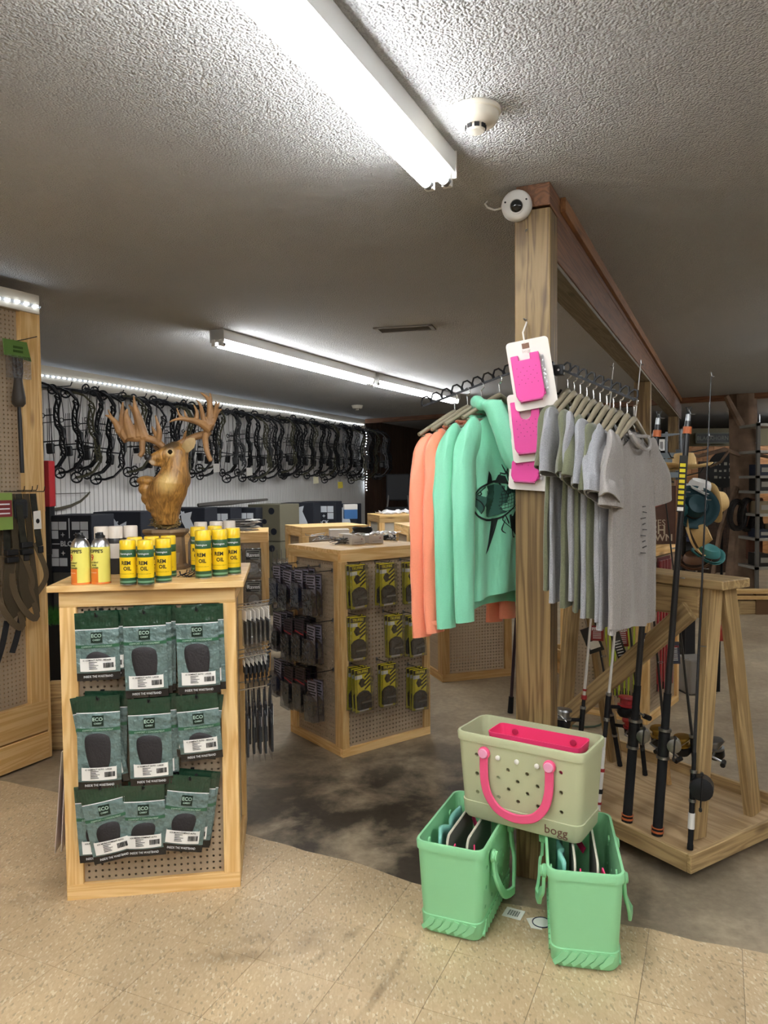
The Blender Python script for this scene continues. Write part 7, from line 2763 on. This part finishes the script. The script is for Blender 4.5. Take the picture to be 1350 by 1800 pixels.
# slatted grey panel right behind the post
p = D(1118, 800, 7.0)
t = thing('grey_louver_panel', 'grey slatted panel behind the last t-shirt', 'panel', frame((p.x, p.y, 0), -10))
for k in range(4):
    MB().bb((.05, 0, 1.64 + k * .06), (.40, .02, 1.69 + k * .06)).obj('slat', mat('slat_grey', '7b868c', .5), t)
MB().bb((.05, .02, 0), (.09, .05, 1.9)).bb((.36, .02, 0), (.40, .05, 1.9)).obj('frame', mat('slat_frame', '51565a', .5), t)
# number card on the second post
p = D(1163, 783, 7.17)
t = thing('number_card', 'small white card hanging beside the second post', 'card', Matrix.Translation(p))
MB().bb((-.03, 0, -.05), (.03, .003, .06)).obj('card', PAPER, t)
MB().cyl((0, .0015, .06), (0, .0015, 2.056 - p.z), .002, n=5).obj('card_string', BLACK, t)
MB().bb((-.015, -.002, -.03), (.012, 0, .035)).obj('print', mat('print_grey', '8d8885', .5), t)
# tree trunk post
BARK = mat('cedar_bark', '7d6652', .85, bump=1.0, bscale=9, var=.35, vscale=5)
tp = D(1306, 850, 10.6)
t = thing('tree_trunk_post', 'rough cedar trunk used as a post at the far right', 'tree trunk', Matrix.Translation((tp.x, tp.y, 0)))
random.seed(9)
rings = []
nk = 26
for j in range(30):
    z = .001 + (CEIL - .003) * j / 29
    rr = .165 + .05 * max(0, 1 - z / .9)
    rings.append([Vector((math.cos(a) * rr * (1 + .16 * math.sin(5 * a + .5 * math.sin(z * 2)) + .08 * math.sin(11 * a + z)) + .03 * math.sin(z * 1.3), math.sin(a) * rr * (1 + .12 * math.sin(4 * a + .3 * z)), z)) for a in [2 * PI * q / nk for q in range(nk)]])
MB().loft(rings).obj('trunk', BARK, t, True)
for P_, r_ in (([(-.1, -.1, 1.95), (-.35, -.2, 2.02), (-.75, -.3, 1.93), (-1.0, -.3, 1.97)], .035), ([(-.3, -.2, 2.0), (-.45, -.3, 1.85), (-.6, -.3, 1.78)], .02), ([(-.1, -.15, 2.35), (-.3, -.25, 2.62), (-.36, -.25, 2.75)], .05), ([(-.15, -.1, 1.5), (-.45, -.3, .9), (-.6, -.4, .25)], .04), ([(.1, -.15, 1.55), (.2, -.2, 1.65), (.28, -.2, 1.7)], .03), ([(.12, -.1, 1.95), (.4, -.1, 1.9), (.6, -.1, 1.95)], .025)):
    MB().tube(P_, [r_, r_ * .9, r_ * .7] + ([r_ * .4] if len(P_) > 3 else []), 7).obj('branch', BARK, t, True)
MB().bb((-.05, -.25, 0.5), (.17, -.19, 1.35)).obj('split_slab', mat('split_red', '6b4534', .8, bump=.6, bscale=20), t, bev=.02)
MB().tube([(.12, -.2, 2.5), (.12, -.22, 2.15), (.09, -.24, 2.08), (.06, -.24, 2.11)], .012, 6).obj('iron_hook', STEEL, t, True)
# tack and dark goods hanging at the trunk
for k, (px_, py_, r_, lab) in enumerate(((1312, 905, .22, 'dark coil of rope hanging on the trunk'), (1325, 925, .16, 'small coil of leather straps beside the trunk'), (1293, 905, .2, 'dark coil hanging left of the trunk'))):
    p = D(px_, py_, 10.2)
    mb = MB()
    random.seed(k)
    for q in range(6):
        rr = r_ * random.uniform(.8, 1.05)
        mb.tube([(rr * .5 * math.cos(a), -.02 * q + .02 * math.sin(2 * a), rr * math.sin(a)) for a in [2 * PI * i / 18 for i in range(18)]], .018, 5, closed=True)
    tag(mb.obj('strap_coil', mat('dark_leather', '1e1a18', .6), None, True, M=Matrix.Translation(p)), lab, 'rope coil', 'coils on the trunk')
# panelled back wall, signs
wy = 13.6
a, b = D(1196, 760, wy), D(1400, 760, wy)
for k in range(12):
    pass
bw = thing('wood_panel_partition', 'warm wood panelled partition at the far right', 'partition', Matrix.Translation((a.x, wy, 0)))
LWp = 4.6
for k in range(23):
    board('wall_plank', 2.2, .196, .03, PANELW if k % 3 else MATS['wall_panel_wood'], bw, T(.1 + k * .2, 0, 1.101) @ Matrix.Identity(4) if False else T(.1 + k * .2, 0, 1.101) @ RY90)
MB().bb((0, -.03, 2.2), (LWp, .03, 2.52)).obj('header_board', mat('olive_header', '5a5238', .7), bw)
sgn = thing('far_sign', 'dark framed name sign high on the far partition', 'sign', Matrix.Translation(D(1252, 770, wy - .08)))
MB().prism([(-.3, -.085), (.3, -.085), (.3, .08), (0, .095), (-.3, .08)], -.02, .02).obj('sign_board', mat('sign_black', '1b1d1c', .5), sgn)
for q, (lo, hi) in enumerate((((-.31, -.026, .075), (.31, -.018, .095)), ((-.31, -.026, -.1), (.31, -.018, -.08)), ((-.31, -.026, -.1), (-.29, -.018, .09)), ((.29, -.026, -.1), (.31, -.018, .09)))):
    MB().bb(lo, hi).obj('sign_border', mat('sign_border', '4d503f', .5), sgn)
text('BLACKHORN', .105, mat('sign_letters', '75776c', .5), sgn, T(0, -.024, -.006), sx=.9)
cs = thing('circle_sign', 'round dark sign with pale letters beside the trunk', 'sign', Matrix.Translation(D(1271, 826, 11.5)))
MB().prism([(.24 * math.cos(2 * PI * q / 24), .28 * math.sin(2 * PI * q / 24)) for q in range(24)], -.01, .01).obj('disc', mat('sign_black', '1b1d1c', .5), cs)
random.seed(2)
for q in range(3):
    for r_ in range(4):
        MB().bb((-.14 + r_ * .075, -.013, .07 - .1 * q), (-.14 + r_ * .075 + random.uniform(.02, .05), -.0095, .07 - .1 * q + random.uniform(.02, .055))).obj('pale_mark', mat('sign_pale', 'a9a79c', .5), cs)
MB().cyl((0, .02, -.25), (0, .02, -cs.matrix_world.translation.z), .02, n=8).obj('sign_pole', BLKMETAL, cs)
# door leaf of dark planks
dl = thing('plank_door', 'dark plank door standing open at the far partition', 'door', Matrix.Translation(D(1235, 930, 12.6)))
pz = dl.matrix_world.translation
dl.matrix_world = Matrix.Translation((pz.x - .1, pz.y, 0))
for k in range(5):
    board('door_plank', 1.9 - .03 * k, .15, .04, DARKP, dl, T(.1 + k * .155, 0, .956) @ RY90)
# shelf unit at the right edge
p = D(1330, 900, 9.8)
sh = thing('metal_shelving', 'pale metal shelving unit at the right edge', 'shelving', Matrix.Translation((p.x, p.y, 0)))
SHM = mat('shelf_pale', '9d9a90', .45, .3)
for q, zz in enumerate((.06, .42, .80, 1.12, 1.42, 1.62, 1.95, 2.3)):
    MB().bb((0, 0, zz), (1.6, .5, zz + .035)).obj('shelf_plank', SHM, sh)
for x in (0, .72, 1.56):
    MB().bb((x, 0, 0), (x + .04, .04, 2.35)).obj('upright', mat('shelf_post', '5d5a54', .5), sh)
random.seed(15)
for q, zz in enumerate((.42, .80, 1.12, 1.42, 1.62)):
    for r_ in range(3):
        x = .06 + r_ * .2
        pt = sh.matrix_world.translation
        g = thing('boxed_goods', f'dark boxed goods on the right shelving, {ORD[q]} shelf from below, {ORD[r_]} from the left', 'box', Matrix.Translation((pt.x + x + .08, pt.y + .06, zz + .0355)), 'goods on the right shelving')
        hh = random.uniform(.1, .17)
        MB().bb((-.07, 0, 0), (.07, .3, hh)).obj('carton', mat(['goods_dark', 'goods_navy', 'goods_tan'][(q + r_) % 3], ['24221f', '1e2535', '7a6a50'][(q + r_) % 3], .5), g)
        MB().bb((-.05, -.003, hh * .3), (.05, 0, hh * .7)).obj('label', mat('goods_label', '8f8a80', .6), g)
# lumber stack on the floor
for k, (px_, py_, ln, zz, lab) in enumerate(((1330, 1040, 1.5, .30, 'upper pine board of the lumber stack at the right'), (1335, 1050, 1.5, .25, 'second pine board of the lumber stack'), (1350, 1072, 1.3, .05, 'low pine board on the floor at the right'))):
    p = D(px_, py_, 8.9)
    t = thing('lumber_board', lab, 'board', frame((p.x + .45, p.y, 0), -4), 'lumber at the right')
    board('plank', ln, .14, .045, PINE, t, T(0, 0, max(.03, p.z)) @ Matrix.Rotation(PI / 2 if k < 2 else 0, 4, 'X'))
    for x in (-.4, .4):
        if p.z > .12:
            MB().bb((x - .06, -.05, 0), (x + .06, .05, p.z - .024)).obj('block', mat('block_brown', '6f5236', .7), t)
p = D(1315, 1062, 9.0)
t = thing('timber_offcut', 'square timber offcut on the floor behind the rack', 'timber', frame((p.x, p.y, .001), 8))
board('block', .32, .16, .2, WEATH, t, T(0, 0, .081))
# goods on the floor seen under the rod rack
for k, (px_, py_, m_, w_, h_, lab) in enumerate(((1195, 1160, mat('cap_grey', '8a8680', .6), .22, .3, 'grey garment on the far side of the arrow stand'), (1195, 1240, MATTEBLK, .26, .06, 'black tray on the floor past the arrow stand'), (1232, 1105, mat('bin_red', 'a33a2e', .5), .14, .1, 'small red box behind the leg of the rack'))):
    p = D(px_, py_, 5.6)
    t = thing('floor_goods', lab, ['garment', 'tray', 'box'][k], frame((p.x + .18, p.y, 0), 10))
    MB().bb((-w_ / 2, 0, max(.002, p.z - h_)), (w_ / 2, .2, p.z)).obj('body', m_, t, bev=.015)
    MB().bb((-.02, .08, 0), (.02, .12, max(.003, p.z - h_))).obj('leg', BLKMETAL, t)
# hose and small crate seen between post and rack
p = Z(1000, 1195)
t = thing('wooden_crate', 'low pine crate on the floor behind the rods', 'crate', frame((p.x, p.y, 0), 12))
for k in range(2):
    board('slat', .5, .09, .02, PINE, t, T(.25, 0, .06 + k * .11))
    board('slat', .5, .09, .02, PINE, t, T(.25, .35, .06 + k * .11))
for x in (.0, .5):
    board('slat', .35, .2, .02, PINE, t, T(x, .175, .11) @ rotz(90))
p = Z(1015, 1260)
mb = MB()
mb.tube([(p.x + .18 * math.cos(a) * (1 + .1 * math.sin(3 * a)), p.y + .25 * math.sin(a), .012) for a in [2 * PI * q / 24 for q in range(22)]], .007, 6)
tag(mb.obj('green_cord', mat('cord_green', '4b5a4a', .5), None, True), 'thin dark green cord looped on the floor behind the rods', 'cord')
# dark goods against the far left dark wall
p = D(765, 880, 9.5)
t = thing('blue_tool_case', 'tall blue case standing behind the coral shirts', 'case', frame((p.x - .12, p.y, 0), 0))
MB().bb((-.06, 0, 0), (.12, .2, p.z + .06)).obj('case_body', mat('case_blue', '2f6fb0', .45), t, bev=.01)
MB().bb((-.061, -.004, 1.2), (.1, 0, 1.3)).obj('case_label', PAPER, t)
p = D(700, 880, 12.5)
t = thing('folding_chair', 'dark folded chair leaning at the dark wall', 'chair', frame((p.x, p.y, 0), 0))
for x in (-.2, .2):
    MB().tube([(x, 0, 0), (x * .9, .1, 1.2), (x * .6, .15, 1.75)], .02, 6).obj('chair_leg', mat('chair_tube', '4a4744', .4, .6), t, True)
MB().bb((-.22, .04, .75), (.22, .08, 1.2)).obj('seat', mat('chair_black', '111318', .6), t, bev=.02)
MB().bb((-.2, .1, 1.3), (.2, .14, 1.75)).obj('backrest', mat('chair_black', '111318', .6), t, bev=.02)
